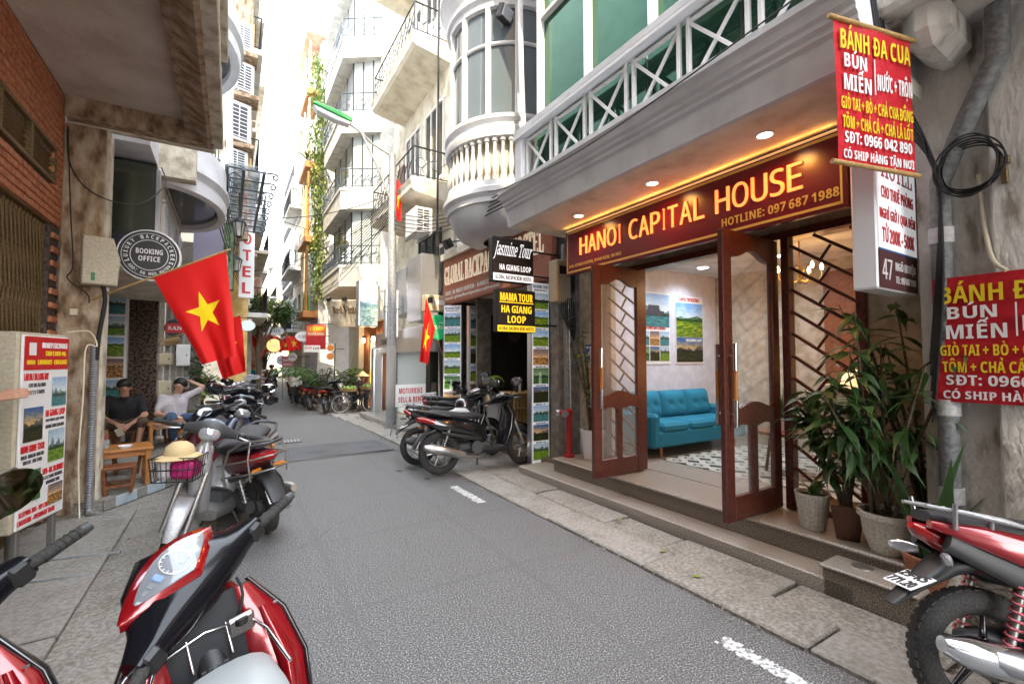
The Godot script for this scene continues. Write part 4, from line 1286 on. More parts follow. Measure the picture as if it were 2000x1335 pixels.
func build_left_far():
	# house with the stack of air conditioners
	var b := house("tenement", "grey tenement with stacked air conditioners beyond the round canopy", -0.15, -1, -12.95, -17.0, 15.5, M.cream_plaster, M.white_plaster, [0.0, 0.7, 0.7, 0.7], {"end": false})
	var acs := [[V(0.12, 9.25, -12.75), 0.42, 0.62, "topmost"], [V(0.16, 8.2, -12.75), 0.42, 0.72, "second"], [V(0.08, 6.95, -12.75), 0.5, 0.95, "largest"], [V(0.05, 6.1, -12.75), 0.46, 0.62, "lowest"]]
	for q in acs:
		air_conditioner("%s white air conditioner on bracket of the grey tenement" % q[3], q[0], q[1], q[2], 0.34, 0.35)
	bx(b, "end_pier", V(0.06, 8.6, -13.15), V(0.5, 8.0, 0.3), M.stained, 0.02)
	for q in acs: bx(b, "ledge", V(q[0].x, q[0].y - 0.14, -12.95), V(0.6, 0.1, 0.6), M.stained, 0.01)
	for k in 3:
		solo_tube("white_pipe", [V(-0.22 + k * 0.06, 9.5, -12.6), V(-0.2 + k * 0.05, 7.5, -12.55), V(-0.14 + k * 0.04, 6.0, -12.5), V(-0.2 + k * 0.05, 5.2, -12.4), V(-0.12 + k * 0.05, 4.8, -12.3)], 0.028, M.white, "white lagged pipe beside the stacked air conditioners", "pipe", "white lagged pipes")
	# dark fin screen above the canopy
	var s := thing("fin_screen", "black vertical fin screen between canopy and tenement", "screen", V(-0.52, 4.4, -11.2))
	for k in 9: bx(s, "fin", V(-0.22 + k * 0.055, 1.4, 0.02 * k), V(0.022, 2.9, 0.1), M.iron_blue, 0.003)
	for y in [0.0, 1.4, 2.8]: bx(s, "crossbar", V(0, y, -0.06), V(0.5, 0.04, 0.04), M.iron)
	# glass and iron awning with scrolls
	var a := thing("iron_awning", "glass awning on black wrought iron frame with curled ends", "awning")
	var y := 4.75
	for x in [-0.12, 0.12, 0.42]: tb(a, "beam", [V(x, y, -8.6), V(x, y, -12.8)], 0.028, M.iron_blue)
	for k in 9:
		var z := -8.62 - k * 0.52
		var pts := [V(-0.12, y, z), V(0.42, y, z), V(0.55, y + 0.01, z)]
		for i in 14: pts.append(V(0.58 + 0.055 * (1.0 - i / 20.0) * sin(i * 0.5), y - 0.05 + 0.06 * (1.0 - i / 20.0) * cos(i * 0.5), z))
		tb(a, "crossbar", pts, 0.015, M.iron_blue, 6)
	bx(a, "glass_sheet", V(0.3, y + 0.045, -10.7), V(0.84, 0.012, 4.3), glass(0.4, 0.55, 0.6, 0.3), 0.003)
	for k in 4:
		var c := V(0.0, y - 0.08, -8.9 - k * 1.0)
		tb(a, "scroll", arc(c, 0.09, 0.3, 5.6, 14, Vector3.RIGHT, Vector3.UP), 0.01, M.iron_blue, 5)
	for q in [[V(0.08, 4.0, -9.9), "upper"], [V(0.07, 3.75, -12.3), "lower"]]:
		var l := thing("lantern", "black iron street lantern hanging from glass awning, %s of two" % q[1], "lantern", q[0], 0.0, "lanterns under the awning")
		lt(l, "cap", [Vector2(0.0, 0.3), Vector2(0.03, 0.28), Vector2(0.12, 0.2), Vector2(0.13, 0.17), Vector2(0.0, 0.17)], M.iron, Vector3.ZERO, 6)
		lt(l, "pane", [Vector2(0.11, 0.17), Vector2(0.065, -0.08)], glass(0.7, 0.72, 0.7, 0.4), Vector3.ZERO, 6)
		lt(l, "base", [Vector2(0.0, -0.12), Vector2(0.04, -0.1), Vector2(0.075, -0.08), Vector2(0.0, -0.075)], M.iron, Vector3.ZERO, 6)
		for k in 6:
			var an := TAU * k / 6
			tb(l, "bar", [V(cos(an) * 0.112, 0.17, sin(an) * 0.112), V(cos(an) * 0.067, -0.08, sin(an) * 0.067)], 0.008, M.iron, 5)
		tb(l, "hanger", [V(0, 0.3, 0), V(0, 4.75 - q[0].y, 0)], 0.012, M.iron, 6)
	# vertical hotel sign
	var h := thing("hotel_sign", "tall white sign with red stacked letters beyond the awning", "sign", V(0.32, 4.45, -14.4))
	bx(h, "case", V(0, 0, 0), V(0.36, 2.3, 0.14), M.white, 0.012)
	for k in 5: text(h, "HOTEL"[k], V(0, 0.92 - k * 0.45, 0.072), 0.2, 0.3, M.print_red, 0.0, "sansbold", 0.008)
	bx(h, "bracket", V(-0.28, 0.3, 0), V(0.22, 0.04, 0.04), M.iron)
	var o := thing("oval_sign", "white oval sign on bracket above parked bikes", "sign", V(0.34, 2.45, -13.0))
	var m := MB.new()
	m.x = Transform3D(Basis(Vector3.RIGHT, PI / 2), Vector3.ZERO)
	m.lathe([Vector2(0, 0.03), Vector2(0.16, 0.03), Vector2(0.17, 0.0), Vector2(0.16, -0.03), Vector2(0, -0.03)], 32, Vector3.ZERO, 0, TAU, 1.0, 0.8)
	part(m, "disc", mat(0.5, 0.62, 0.6, 0.3), o)
	tb(o, "bracket", [V(-0.5, 0.2, 0), V(0, 0.2, 0), V(0, 0.12, 0)], 0.012, M.iron)
	var gs := thing("green_sign", "slim green lightbox with foliage print under the awning", "sign", V(-0.1, 3.9, -11.9))
	bx(gs, "case", V(0, 0, 0), V(0.24, 1.5, 0.12), M.black, 0.01)
	card(gs, "print", V(0, 0, 0.064), 0.2, 1.44, pic(photo(5, 77), 0.3))
	# houses farther down the left side
	house("tenement", "pale yellow tenement on the left before the street tree", 0.45, -1, -17.2, -22.0, 13.0, M.yellow_wall, M.white_plaster, [0.6, 0.5])
	house("tenement", "white tenement behind the street tree", 0.75, -1, -22.2, -29.0, 13.5, M.white_plaster, M.cream_plaster, [0.6, 0.6])
	house("tenement", "pinkish tenement beyond the street tree", 1.4, -1, -29.2, -38.0, 6.5, M.pink_wall, M.white_plaster, [0.6, 0.6, 0.6])
	house("tenement", "cream tenement near the far end on left", 2.3, -1, -38.2, -50.0, 8.5, M.cream_plaster, M.white_plaster, [0.6, 0.6, 0.6])
	tree("leafy street tree leaning over parked motorbikes at left", V(0.95, -0.3, -21.5), 3.2, V(0.4, 3.9, -0.8), V(1.1, 1.05, 1.6), 6500, 0.13)
	# cafe planters
	for q in [[-0.62, -10.4, 0.5, "grassy plants in a long dark planter behind seated men"], [-0.32, -11.5, 0.3, "bushy spider plants in a pot by the cafe steps"]]:
		var p := thing("planter", q[3], "planter", V(q[0], 0.12, q[1]), 0.2)
		bx(p, "trough", V(0, 0.2, 0), V(q[2], 0.4, 0.24), M.black_matte, 0.02)
		for k in 3:
			var bm := MB.new()
			for i in 60:
				var base := V(rng.randf_range(-q[2] / 2, q[2] / 2), 0.4, rng.randf_range(-0.1, 0.1))
				blade(bm, base, rng.randf() * TAU, rng.randf_range(0.22, 0.42), 0.012, 0.9)
			part(bm, "leaves", [M.leaf_b, M.leaf_a, M.leaf_y][k], p)
	tree("small shrub with mixed green leaves beside the cafe planters", V(-0.55, 0.12, -11.9), 0.8, V(0, 1.0, 0), V(0.4, 0.5, 0.4), 900, 0.12, null, "shrub")
	var wv := thing("hanging_vine", "leafy vine trailing down beside green awning", "plant", V(-0.55, 1.7, -11.1))
	var vm := MB.new()
	crown(vm, V(0, -0.3, 0), V(0.18, 0.5, 0.12), 220, 0.1, 0.025)
	part(vm, "leaves", M.leaf_c, wv)

# an arching grass or lily blade
func blade(m: MB, base: Vector3, a: float, l: float, w: float, arch: float):
	var d := V(cos(a), 0, sin(a))
	var s := V(-sin(a), 0, cos(a))
	var rows := []
	for i in 6:
		var t := i / 5.0
		var an := lerpf(1.35, 1.35 - arch * 1.9, t)
		var p := base + d * l * (t * 0.3 + 0.45 * arch * t * t) + V(0, l * (t - arch * 0.75 * t * t), 0)
		var ww := w * (1.0 - t * t) * (0.6 + 0.8 * minf(t * 3.0, 1.0)) * 0.7
		rows.append([p - s * ww, p + V(0, -ww * 0.4, 0), p + s * ww])
	m.grid(rows)

func door_leaf(label_side: String, parent: Node3D, at: Vector3, turn: float, w: float):
	var d := Node3D.new()
	d.name = "door"
	parent.add_child(d, true)
	d.position = at
	d.rotation.y = turn
	d.set_meta("label", label_side)
	var h := 2.42
	var m := MB.new()
	var t := 0.025
	m.box(V(0.055, h / 2, 0), V(0.11, h, 0.05), 0.006)
	m.box(V(w - 0.06, h / 2, 0), V(0.12, h, 0.05), 0.006)
	m.box(V(w / 2, 0.1, 0), V(w - 0.23, 0.2, 0.05), 0.006)
	# top rail with a wavy underside, lock rail with wavy edges
	var p := []
	for i in 13:
		var s := i / 12.0
		p.append(Vector2(0.11 + s * (w - 0.23), 2.2 + 0.06 * sin(s * PI) + 0.02 * sin(s * TAU * 1.5 + PI)))
	p.append(Vector2(w - 0.12, h)); p.append(Vector2(0.11, h))
	m.prism(p, -t, t)
	p = []
	for i in 13:
		var s := i / 12.0
		p.append(Vector2(0.11 + s * (w - 0.23), 0.94 - 0.03 * cos(s * TAU)))
	p.append(Vector2(w - 0.12, 0.77))
	for k in 2:
		var x0 := w / 2 + 0.04 if k == 0 else 0.11
		var x1 := w - 0.12 if k == 0 else w / 2 - 0.04
		for i in 7:
			var s := 1.0 - i / 6.0
			p.append(Vector2(lerpf(x0, x1, s), 0.76 + 0.025 * sin(s * PI)))
	p.append(Vector2(0.11, 0.77))
	m.prism(p, -t, t)
	m.box(V(w / 2, 0.48, 0), V(0.08, 0.6, 0.05), 0.004)
	part(m, "frame", M.wood_door, d)
	bx(d, "pane", V(w / 2, 1.58, 0), V(w - 0.22, 1.38, 0.008), M.clear)
	for s in [-1, 1]: bx(d, "pane", V(w / 2 + s * (w - 0.15) / 4, 0.48, 0), V((w - 0.3) / 2, 0.62, 0.008), M.clear)
	for s in [-1.0, 1.0]:
		for e in [[0.78, 1.0, 0.88], [1.24, 1.46, 1.36]]:
			var hm := MB.new()
			hm.cyl(V(w - 0.06, e[0], s * 0.08), V(w - 0.06, e[1], s * 0.08), 0.02, -1, 12)
			hm.cyl(V(w - 0.06, e[2], 0), V(w - 0.06, e[2], s * 0.08), 0.012, -1, 8)
			part(hm, "handle", M.chrome, d)
		tb(d, "handle_grip", [V(w - 0.06, 1.0, s * 0.08), V(w - 0.06, 1.24, s * 0.08)], 0.019, M.wood_warm, 12)

func lattice(parent: Node3D, z0: float, z1: float, y0: float, y1: float, x: float):
	# slanting bars with short ties between them
	var w := z1 - z0
	var k := 0
	var sl := -0.72
	var c := y0 - 0.1
	while c < y1 - sl * w:
		var s0 := 0.0
		var s1 := w
		if c > y1: s0 = (y1 - c) / sl
		if c + sl * w < y0: s1 = (y0 - c) / sl
		if s1 > s0 + 0.02:
			tb(parent, "lattice_bar", [V(x, c + sl * s0, z0 + s0), V(x, c + sl * s1, z0 + s1)], 0.015, M.wood_lattice, 6)
			for j in 3:
				var s := fmod(0.12 + 0.31 * k, 0.3) + j * 0.36
				var pa := V(x, c + sl * s, z0 + s)
				var pb := V(x, c + sl * s + 0.118, z0 + s + 0.085)
				if s < w - 0.13 and pa.y > y0 and pb.y < y1: tb(parent, "lattice_tie", [pa, pb], 0.013, M.wood_lattice, 6)
		c += 0.2
		k += 1

func build_hotel():
	var b := thing("hotel", "hotel front with dark red sign, wooden doors and green glass balcony", "building")
	# steps
	bx(b, "step", V(3.94, 0.025, -3.5), V(0.78, 0.13, 4.15), M.granite, 0.012)
	bx(b, "step", V(4.15, 0.173, -3.1), V(0.7, 0.165, 3.92), M.granite_dark, 0.004)
	bx(b, "step_nosing", V(4.11, 0.25, -3.1), V(0.66, 0.03, 3.94), M.granite, 0.01)
	# walls beside the doors
	bx(b, "wall", V(4.42, 1.9, -4.85), V(0.2, 3.4, 0.54), M.tile_wall, 0.004)
	bx(b, "wall", V(4.42, 1.9, -1.36), V(0.2, 3.4, 0.46), M.tile_wall, 0.004)
	bx(b, "wall", V(4.44, 3.05, -3.1), V(0.18, 0.66, 3.0), M.tile_wall)
	# door frame and lattices
	var m := MB.new()
	for z in [-4.56, -3.95, -2.2, -1.62]: m.box(V(4.33, 1.5, z), V(0.1, 2.46, 0.07), 0.006)
	m.box(V(4.33, 2.745, -3.09), V(0.105, 0.07, 3.02), 0.006)
	for q in [[-4.255, 0.54], [-1.91, 0.51]]: m.box(V(4.33, 0.31, q[0]), V(0.08, 0.06, q[1]), 0.006)
	part(m, "door_frame", M.wood_door, b)
	lattice(b, -4.52, -3.99, 0.34, 2.7, 4.33)
	lattice(b, -2.165, -1.655, 0.34, 2.7, 4.33)
	bx(b, "glass_panel", V(4.36, 1.52, -4.255), V(0.01, 2.36, 0.53), M.clear)
	bx(b, "glass_panel", V(4.36, 1.52, -1.91), V(0.01, 2.36, 0.5), M.clear)
	door_leaf("left wooden door leaf standing open", b, V(4.28, 0.275, -3.9), PI, 0.8)
	door_leaf("right wooden door leaf standing open", b, V(4.28, 0.275, -2.28), PI, 0.84)
	# canopy over the pavement: soffit, sloping fascia and cornice
	bx(b, "soffit", V(3.78, 3.4, -3.1), V(1.3, 0.1, 4.0), M.cream_plaster)
	m = MB.new()
	var prof := [Vector2(3.2, 3.352), Vector2(3.13, 3.352), Vector2(3.1, 3.36), Vector2(3.08, 3.56), Vector2(3.05, 3.58), Vector2(3.05, 3.61), Vector2(3.02, 3.63), Vector2(3.02, 3.66), Vector2(2.99, 3.68), Vector2(2.97, 3.73), Vector2(2.94, 3.75), Vector2(2.94, 3.8), Vector2(3.02, 3.84), Vector2(3.2, 3.86)]
	m.prism(prof, -5.12, -1.12)
	m.box(V(3.75, 3.6, -5.05), V(1.1, 0.42, 0.14), 0.01)
	m.box(V(3.75, 3.6, -1.19), V(1.1, 0.42, 0.14), 0.01)
	part(m, "fascia", M.grey_plaster, b)
	bx(b, "balcony_floor", V(3.75, 3.83, -3.1), V(1.1, 0.08, 3.9), M.grey_plaster)
	# balcony front: crossed panels between paired posts, a broad rail
	bx(b, "rail", V(3.28, 4.62, -3.1), V(0.2, 0.1, 4.04), M.grey_plaster, 0.015)
	bx(b, "rail_edge", V(3.24, 4.55, -3.1), V(0.14, 0.045, 4.06), M.white, 0.008)
	bx(b, "end_post", V(3.28, 4.22, -5.02), V(0.17, 0.74, 0.17), M.grey_plaster, 0.012)
	for k in 6:
		var z0 := -4.9 + k * 0.62
		var pm := MB.new()
		var z1 := z0 + 0.52
		for z in [z0, z1]: pm.box(V(3.27, 4.19, z), V(0.04, 0.68, 0.035), 0.004)
		for y in [3.9, 4.48]: pm.box(V(3.27, y, (z0 + z1) / 2), V(0.035, 0.03, 0.5), 0.004)
		var dl := sqrt(0.5 * 0.5 + 0.56 * 0.56)
		var an := atan2(0.56, 0.5)
		pm.box(V(3.266, 4.19, (z0 + z1) / 2), V(0.025, 0.03, dl), 0.003, V(an, 0, 0))
		pm.box(V(3.274, 4.19, (z0 + z1) / 2), V(0.025, 0.03, dl), 0.003, V(-an, 0, 0))
		part(pm, "crossed_panel", M.white, b)
	# green glazing
	for k in 5:
		var z0 := -5.02 + k * 0.98
		for y in [[3.86, 4.68, 3.36], [4.7, 6.3, 3.5], [6.36, 8.2, 3.5]]:
			bx(b, "green_pane", V(y[2] + 0.12, (y[0] + y[1]) / 2, z0 + 0.49 if k < 4 else z0 + 0.2), V(0.012, y[1] - y[0], 0.95 if k < 4 else 0.4), M.win_green)
		bx(b, "mullion", V(3.58, 6.4, z0), V(0.12, 3.5, 0.06), M.white, 0.006)
	for y in [4.68, 6.33, 8.25]: bx(b, "transom", V(3.59, y, -3.1), V(0.1, 0.055, 3.9), M.white, 0.006)
	bx(b, "upper_wall", V(5.5, 7.0, -3.1), V(3.5, 6.0, 3.9), M.grey_plaster)
	bx(b, "upper_slab", V(4.2, 8.6, -3.1), V(2.2, 0.5, 4.1), M.grey_plaster, 0.02)
	bx(b, "upper_wall", V(5.2, 11.0, -3.1), V(4.1, 4.6, 3.9), M.grey_plaster)
	# downlights in the soffit
	for q in [[3.5, -1.92], [3.52, -3.05], [3.56, -4.22]]:
		var l := MB.new()
		l.lathe([Vector2(0.055, 3.345), Vector2(0.07, 3.343), Vector2(0.072, 3.35)], 20, V(q[0], 0, q[1]))
		var dl := part(l, "downlight", M.white, b)
		l = MB.new()
		l.lathe([Vector2(0.0, 3.346), Vector2(0.055, 3.346)], 20, V(q[0], 0, q[1]))
		part(l, "lamp", glow(1.0, 0.86, 0.62, 1.5), dl)
		var sp := SpotLight3D.new()
		sp.name = "downlight_beam"
		sp.position = V(q[0], 3.335, q[1])
		sp.rotation.x = -PI / 2
		sp.light_color = Color(1.0, 0.68, 0.32)
		sp.light_energy = 0.16
		sp.spot_angle = 80.0
		sp.spot_angle_attenuation = 0.6
		sp.light_size = 0.06
		sp.spot_range = 8.0
		sp.shadow_enabled = true
		add_child(sp)
	# sign board over the doors
	var s := thing("hotel_name_board", "long dark red name board with glowing letters over hotel doors", "sign", V(3.85, 3.025, -3.15), -PI / 2)
	bx(s, "board", V(0, 0, 0), V(3.3, 0.6, 0.06), mat(0.1, 0.006, 0.018, 0.25), 0.006)
	var gold := mat(0.62, 0.47, 0.16, 0.35, 0.3)
	for y in [-0.26, 0.26]: bx(s, "gold_line", V(0, y, 0.032), V(3.22, 0.022, 0.006), gold)
	for x in [-1.61, 1.61]: bx(s, "gold_line", V(x, 0, 0.032), V(0.015, 0.54, 0.006), gold)
	var name_text := "HANOI CAPITAL HOUSE"
	var neon := glow(1.0, 0.22, 0.05, 0.4)
	var adv := {"I": 0.55, " ": 0.62, "L": 0.9, "T": 0.95, "A": 1.08, "H": 1.12, "N": 1.14, "O": 1.16, "U": 1.1, "C": 0.98, "P": 0.98, "S": 0.9, "E": 0.92}
	var total := 0.0
	for ch in name_text: total += adv[ch]
	var x := -1.36
	var unit := 2.72 / total
	for ch in name_text:
		var cw: float = adv[ch] * unit
		if ch != " ":
			text(s, ch, V(x + cw / 2, 0.04, 0.042), cw * (0.82 if ch != "I" else 0.2), 0.22, neon, 0.0, "sans", 0.014)
		x += cw
	# warm strip lamp along the board's top edge washes the soffit
	tb(s, "light_strip", [V(-1.6, 0.285, 0.055), V(1.6, 0.285, 0.055)], 0.009, glow(1.0, 0.7, 0.34, 0.06), 6)
	var al := AreaLight3D.new()
	al.name = "light_strip_wash"
	al.area_size = Vector2(3.2, 0.02)
	al.light_color = Color(1.0, 0.66, 0.3)
	al.light_energy = 0.055
	al.shadow_enabled = true
	add_child(al)
	al.look_at_from_position(V(3.775, 3.318, -3.15), V(3.775 - 1.0, 3.318 + 1.6, -3.15))
	var gl := OmniLight3D.new()
	gl.name = "letters_glow"
	gl.position = V(3.72, 3.05, -3.1)
	gl.light_color = Color(1.0, 0.3, 0.08)
	gl.light_energy = 0.004
	gl.light_size = 0.1
	gl.shadow_enabled = true
	add_child(gl)
	text(s, "ADD: 47 NGO HUYEN, HOAN KIEM, HA NOI", V(-1.1, -0.19, 0.033), 0.95, 0.045, gold)
	text(s, "HOTLINE: 097 687 1988", V(1.12, -0.17, 0.033), 0.95, 0.075, gold)

func build_hotel_inside():
	var r := thing("lobby", "hotel lobby room with pale lilac wall, seen through open doors", "room")
	var lilac := surf([[0.3, 0.58, 0.585, 0.64], [0.7, 0.66, 0.665, 0.72]], 0.5, 0.8, 0.02, 0.1, 0.06, 141)
	bx(r, "floor", V(5.9, 0.2, -3.05), V(3.0, 0.14, 3.7), M.granite, 0.0)
	bx(r, "side_wall", V(5.85, 1.7, -4.93), V(2.9, 3.2, 0.12), lilac)
	bx(r, "side_wall", V(5.85, 1.7, -1.17), V(2.9, 3.2, 0.12), M.cream_plaster)
	bx(r, "back_wall", V(7.25, 1.7, -3.05), V(0.12, 3.2, 3.64), M.tile_wall)
	bx(r, "ceiling", V(5.87, 3.09, -3.05), V(2.74, 0.12, 3.64), M.white_plaster)
	bx(r, "ceiling_tray", V(5.9, 2.99, -1.55), V(2.5, 0.1, 0.6), M.white_plaster, 0.01)
	bx(r, "wood_panel", V(7.17, 1.6, -2.2), V(0.03, 2.5, 1.9), M.wood_dark)
	# patterned tile carpet: print on the floor
	var im := Image.create(64, 64, false, Image.FORMAT_RGBA8)
	for y in 64:
		for x in 64:
			var u := absf(x - 31.5) / 32.0
			var v := absf(y - 31.5) / 32.0
			var d := sqrt(u * u + v * v)
			var q := sin(atan2(y - 31.5, x - 31.5) * 4.0)
			var c := Color(0.78, 0.76, 0.7)
			if u + v < 0.5 + 0.14 * q: c = Color(0.2, 0.28, 0.36)
			if d < 0.22: c = Color(0.82, 0.8, 0.74)
			if u + v > 1.35 + 0.1 * q: c = Color(0.22, 0.24, 0.24)
			if d < 0.1: c = Color(0.35, 0.38, 0.36)
			im.set_pixel(x, y, c)
	var fm := pic(ImageTexture.create_from_image(im), 0.35)
	fm.uv1_scale = V(9, 9, 1)
	var c := MB.new()
	c.quad(V(4.95, 0.2745, -4.2), V(7.15, 0.2745, -4.2), V(7.15, 0.2745, -1.3), V(4.95, 0.2745, -1.3))
	part(c, "patterned_tiles", fm, r)
	# sofa
	var s := thing("sofa", "teal buttoned three seat sofa against lilac lobby wall", "sofa", V(5.85, 0.275, -4.52))
	bx(s, "base", V(0, 0.25, 0.0), V(1.9, 0.22, 0.66), M.sofa, 0.03)
	for k in 3:
		bx(s, "seat_cushion", V(-0.58 + k * 0.58, 0.4, 0.04), V(0.57, 0.13, 0.6), M.sofa, 0.04)
		var m := MB.new()
		var rows := []
		for i in 12:
			var row := []
			for j in 12:
				var u := (j / 11.0 - 0.5)
				var v := i / 11.0
				var bulge := 0.1 * pow(maxf(0.0, 1.0 - pow(absf(u * 2), 4)), 0.5) * pow(maxf(0.0, 1.0 - pow(absf(v * 2 - 1), 4)), 0.5)
				for bp in [[-0.2, 0.5], [0.2, 0.5]]: bulge -= 0.045 * exp(-((u - bp[0]) * (u - bp[0]) + (v - bp[1]) * (v - bp[1]) * 0.8) * 180.0)
				row.append(V(-0.58 + k * 0.58 + u * 0.57, 0.46 + v * 0.4, -0.18 - v * 0.07 + bulge))
			rows.append(row)
		m.grid(rows)
		m.box(V(-0.58 + k * 0.58, 0.66, -0.24), V(0.55, 0.38, 0.1), 0.03, V(-0.17, 0, 0))
		part(m, "back_cushion", M.sofa, s)
	bx(s, "backrest", V(0, 0.52, -0.28), V(1.86, 0.64, 0.1), M.sofa, 0.03)
	for k in [-1, 1]:
		bx(s, "armrest", V(k * 0.98, 0.37, 0.0), V(0.16, 0.46, 0.68), M.sofa, 0.04)
		for z in [-0.26, 0.28]: lt(s, "leg", [Vector2(0.0, 0.0), Vector2(0.014, 0.0), Vector2(0.024, 0.14), Vector2(0, 0.14)], M.wood_warm, V(k * 0.85, 0, z), 12)
	# posters
	for q in [[5.62, 2.1, 0.72, 1.12, "bay cruise poster of a junk boat above photo grid"], [6.47, 2.1, 0.7, 1.12, "trekking poster with green terraces and a valley"]]:
		var p := thing("poster", q[4] + " on lobby wall", "poster", V(q[0], q[1], -4.862))
		card(p, "sheet", Vector3.ZERO, q[2], q[3], M.print_white)
		if q[0] < 6.0:
			card(p, "photograph", V(0, 0.28, 0.005), q[2] - 0.03, 0.52, pic(photo(0, 61)))
			for k in 6: card(p, "photograph", V(-0.23 + (k % 3) * 0.23, -0.16 - (k / 3) * 0.24, 0.005), 0.21, 0.22, pic(photo([0, 4, 0, 5, 2, 3][k], 62)))
			text(p, "HALONG BAY CRUISE", V(0, 0.0, 0.006), 0.5, 0.04, M.print_red)
			var bt := MB.new()
			bt.prism([Vector2(-0.18, 0.2), Vector2(0.16, 0.2), Vector2(0.22, 0.26), Vector2(0.12, 0.28), Vector2(0.1, 0.36), Vector2(-0.14, 0.36), Vector2(-0.16, 0.28), Vector2(-0.24, 0.27)], 0.008, 0.0095)
			part(bt, "boat_print", M.print_dark, p)
		else:
			text(p, "SAPA TREKKING", V(0, 0.5, 0.004), 0.5, 0.06, M.print_red)
			card(p, "photograph", V(0, 0.16, 0.005), q[2] - 0.03, 0.56, pic(photo(1, 63)))
			card(p, "photograph", V(0, -0.33, 0.005), q[2] - 0.03, 0.4, pic(photo(2, 64)))
			text(p, "HA GIANG LOOP", V(0.1, -0.17, 0.009), 0.4, 0.045, M.print_white)
	# reception desk, lamps and plant
	var d := thing("reception_desk", "pale stone reception desk behind the lattice window", "desk", V(6.3, 0.275, -2.0))
	bx(d, "front", V(0, 0.5, 0), V(0.5, 1.0, 1.3), M.tile_wall, 0.01)
	bx(d, "counter", V(0, 1.02, 0), V(0.6, 0.04, 1.36), M.cream, 0.008)
	var warm := Color(1.0, 0.66, 0.3)
	for q in [["globe_lamp", "glowing cream globe lamp standing on the reception desk", V(6.1, 1.34, -2.35), 0.17], ["shade_lamp", "glowing pale lamp shade on the reception desk", V(6.3, 1.5, -2.1), 0.16]]:
		var l := thing(q[0], q[1], "lamp", q[2])
		if q[0] == "globe_lamp":
			lt(l, "shade", [Vector2(0.0, 0.17), Vector2(0.09, 0.15), Vector2(0.15, 0.07), Vector2(0.17, -0.02), Vector2(0.16, -0.08), Vector2(0.02, -0.08)], glow(1.0, 0.72, 0.36, 0.22))
			lt(l, "stand", [Vector2(0.02, -0.06), Vector2(0.02, 0.0), Vector2(0.09, 0.0)], M.iron, V(0, -0.02, 0))
		else:
			lt(l, "shade", [Vector2(0.1, 0.2), Vector2(0.2, 0.0), Vector2(0.19, 0.0), Vector2(0.09, 0.2)], glow(1.0, 0.74, 0.4, 0.2))
			lt(l, "stand", [Vector2(0.07, -0.205), Vector2(0.07, -0.19), Vector2(0.015, -0.17), Vector2(0.015, 0.15)], M.iron)
		var o := OmniLight3D.new()
		o.name = "lamp_glow"
		o.position = q[2] + V(-0.05, 0.05, 0)
		o.light_color = warm
		o.light_energy = 0.07
		o.light_size = 0.08
		o.shadow_enabled = true
		add_child(o)
	var ch := thing("chandelier", "brass candle chandelier with lit bulbs under lobby ceiling", "chandelier", V(5.75, 2.62, -2.78))
	tb(ch, "rod", [V(0, 0.1, 0), V(0, 0.4, 0)], 0.01, M.wood_warm)
	lt(ch, "body", [Vector2(0.0, -0.12), Vector2(0.04, -0.08), Vector2(0.03, 0.0), Vector2(0.05, 0.06), Vector2(0.0, 0.12)], mat(0.6, 0.4, 0.12, 0.25, 1.0))
	for k in 6:
		var a := TAU * k / 6
		var e := V(cos(a) * 0.22, 0.02, sin(a) * 0.22)
		tb(ch, "arm", bez(V(0, -0.05, 0), V(cos(a) * 0.1, -0.14, sin(a) * 0.1), V(cos(a) * 0.24, -0.1, sin(a) * 0.24), e, 8), 0.008, mat(0.6, 0.4, 0.12, 0.25, 1.0), 6)
		lt(ch, "bulb", [Vector2(0.0, 0.1), Vector2(0.012, 0.08), Vector2(0.02, 0.05), Vector2(0.012, 0.02), Vector2(0.0, 0.02)], glow(1.0, 0.75, 0.4, 6.0), e, 8)
	var o2 := OmniLight3D.new()
	o2.name = "chandelier_glow"
	o2.position = V(5.75, 2.55, -2.78)
	o2.light_color = Color(1.0, 0.7, 0.36)
	o2.light_energy = 0.06
	o2.light_size = 0.25
	o2.shadow_enabled = true
	add_child(o2)
	for q in [[5.1, -4.3], [6.2, -4.4], [6.4, -3.3], [5.0, -3.2]]:
		var l := MB.new()
		l.lathe([Vector2(0.0, 3.026), Vector2(0.06, 3.026), Vector2(0.075, 3.022), Vector2(0.08, 3.03)], 18, V(q[0], 0, q[1]))
		part(l, "ceiling_lamp", glow(1.0, 0.96, 0.9, 2.5), r)
		var sp := SpotLight3D.new()
		sp.name = "ceiling_lamp_beam"
		sp.position = V(q[0], 3.01, q[1])
		sp.rotation.x = -PI / 2
		sp.light_color = Color(0.88, 0.94, 1.0)
		sp.light_energy = 0.42
		sp.spot_angle = 75.0
		sp.light_size = 0.06
		sp.shadow_enabled = true
		add_child(sp)
	var pl := thing("lobby_plant", "spiky green plant in small white pot on lobby table", "plant", V(5.62, 0.76, -2.93))
	lt(pl, "pot", pot_shape(0, 0.09, 0.15), M.gloss_white)
	for k in 2:
		var bm := MB.new()
		for i in 16: blade(bm, V(rng.randf_range(-0.03, 0.03), 0.13, rng.randf_range(-0.03, 0.03)), rng.randf() * TAU, rng.randf_range(0.3, 0.5), 0.02, 0.25)
		part(bm, "leaves", [M.leaf_a, M.leaf_b][k], pl)
	var tbl := thing("lobby_table", "dark round side table holding the spiky lobby plant", "table", V(5.62, 0.275, -2.93))
	lt(tbl, "tabletop", [Vector2(0.0, 0.45), Vector2(0.3, 0.45), Vector2(0.3, 0.485), Vector2(0.0, 0.485)], M.wood_dark)
	for k in 3: tb(tbl, "leg", [V(cos(k * 2.1) * 0.2, 0, sin(k * 2.1) * 0.2), V(cos(k * 2.1) * 0.14, 0.45, sin(k * 2.1) * 0.14)], 0.018, M.wood_dark)

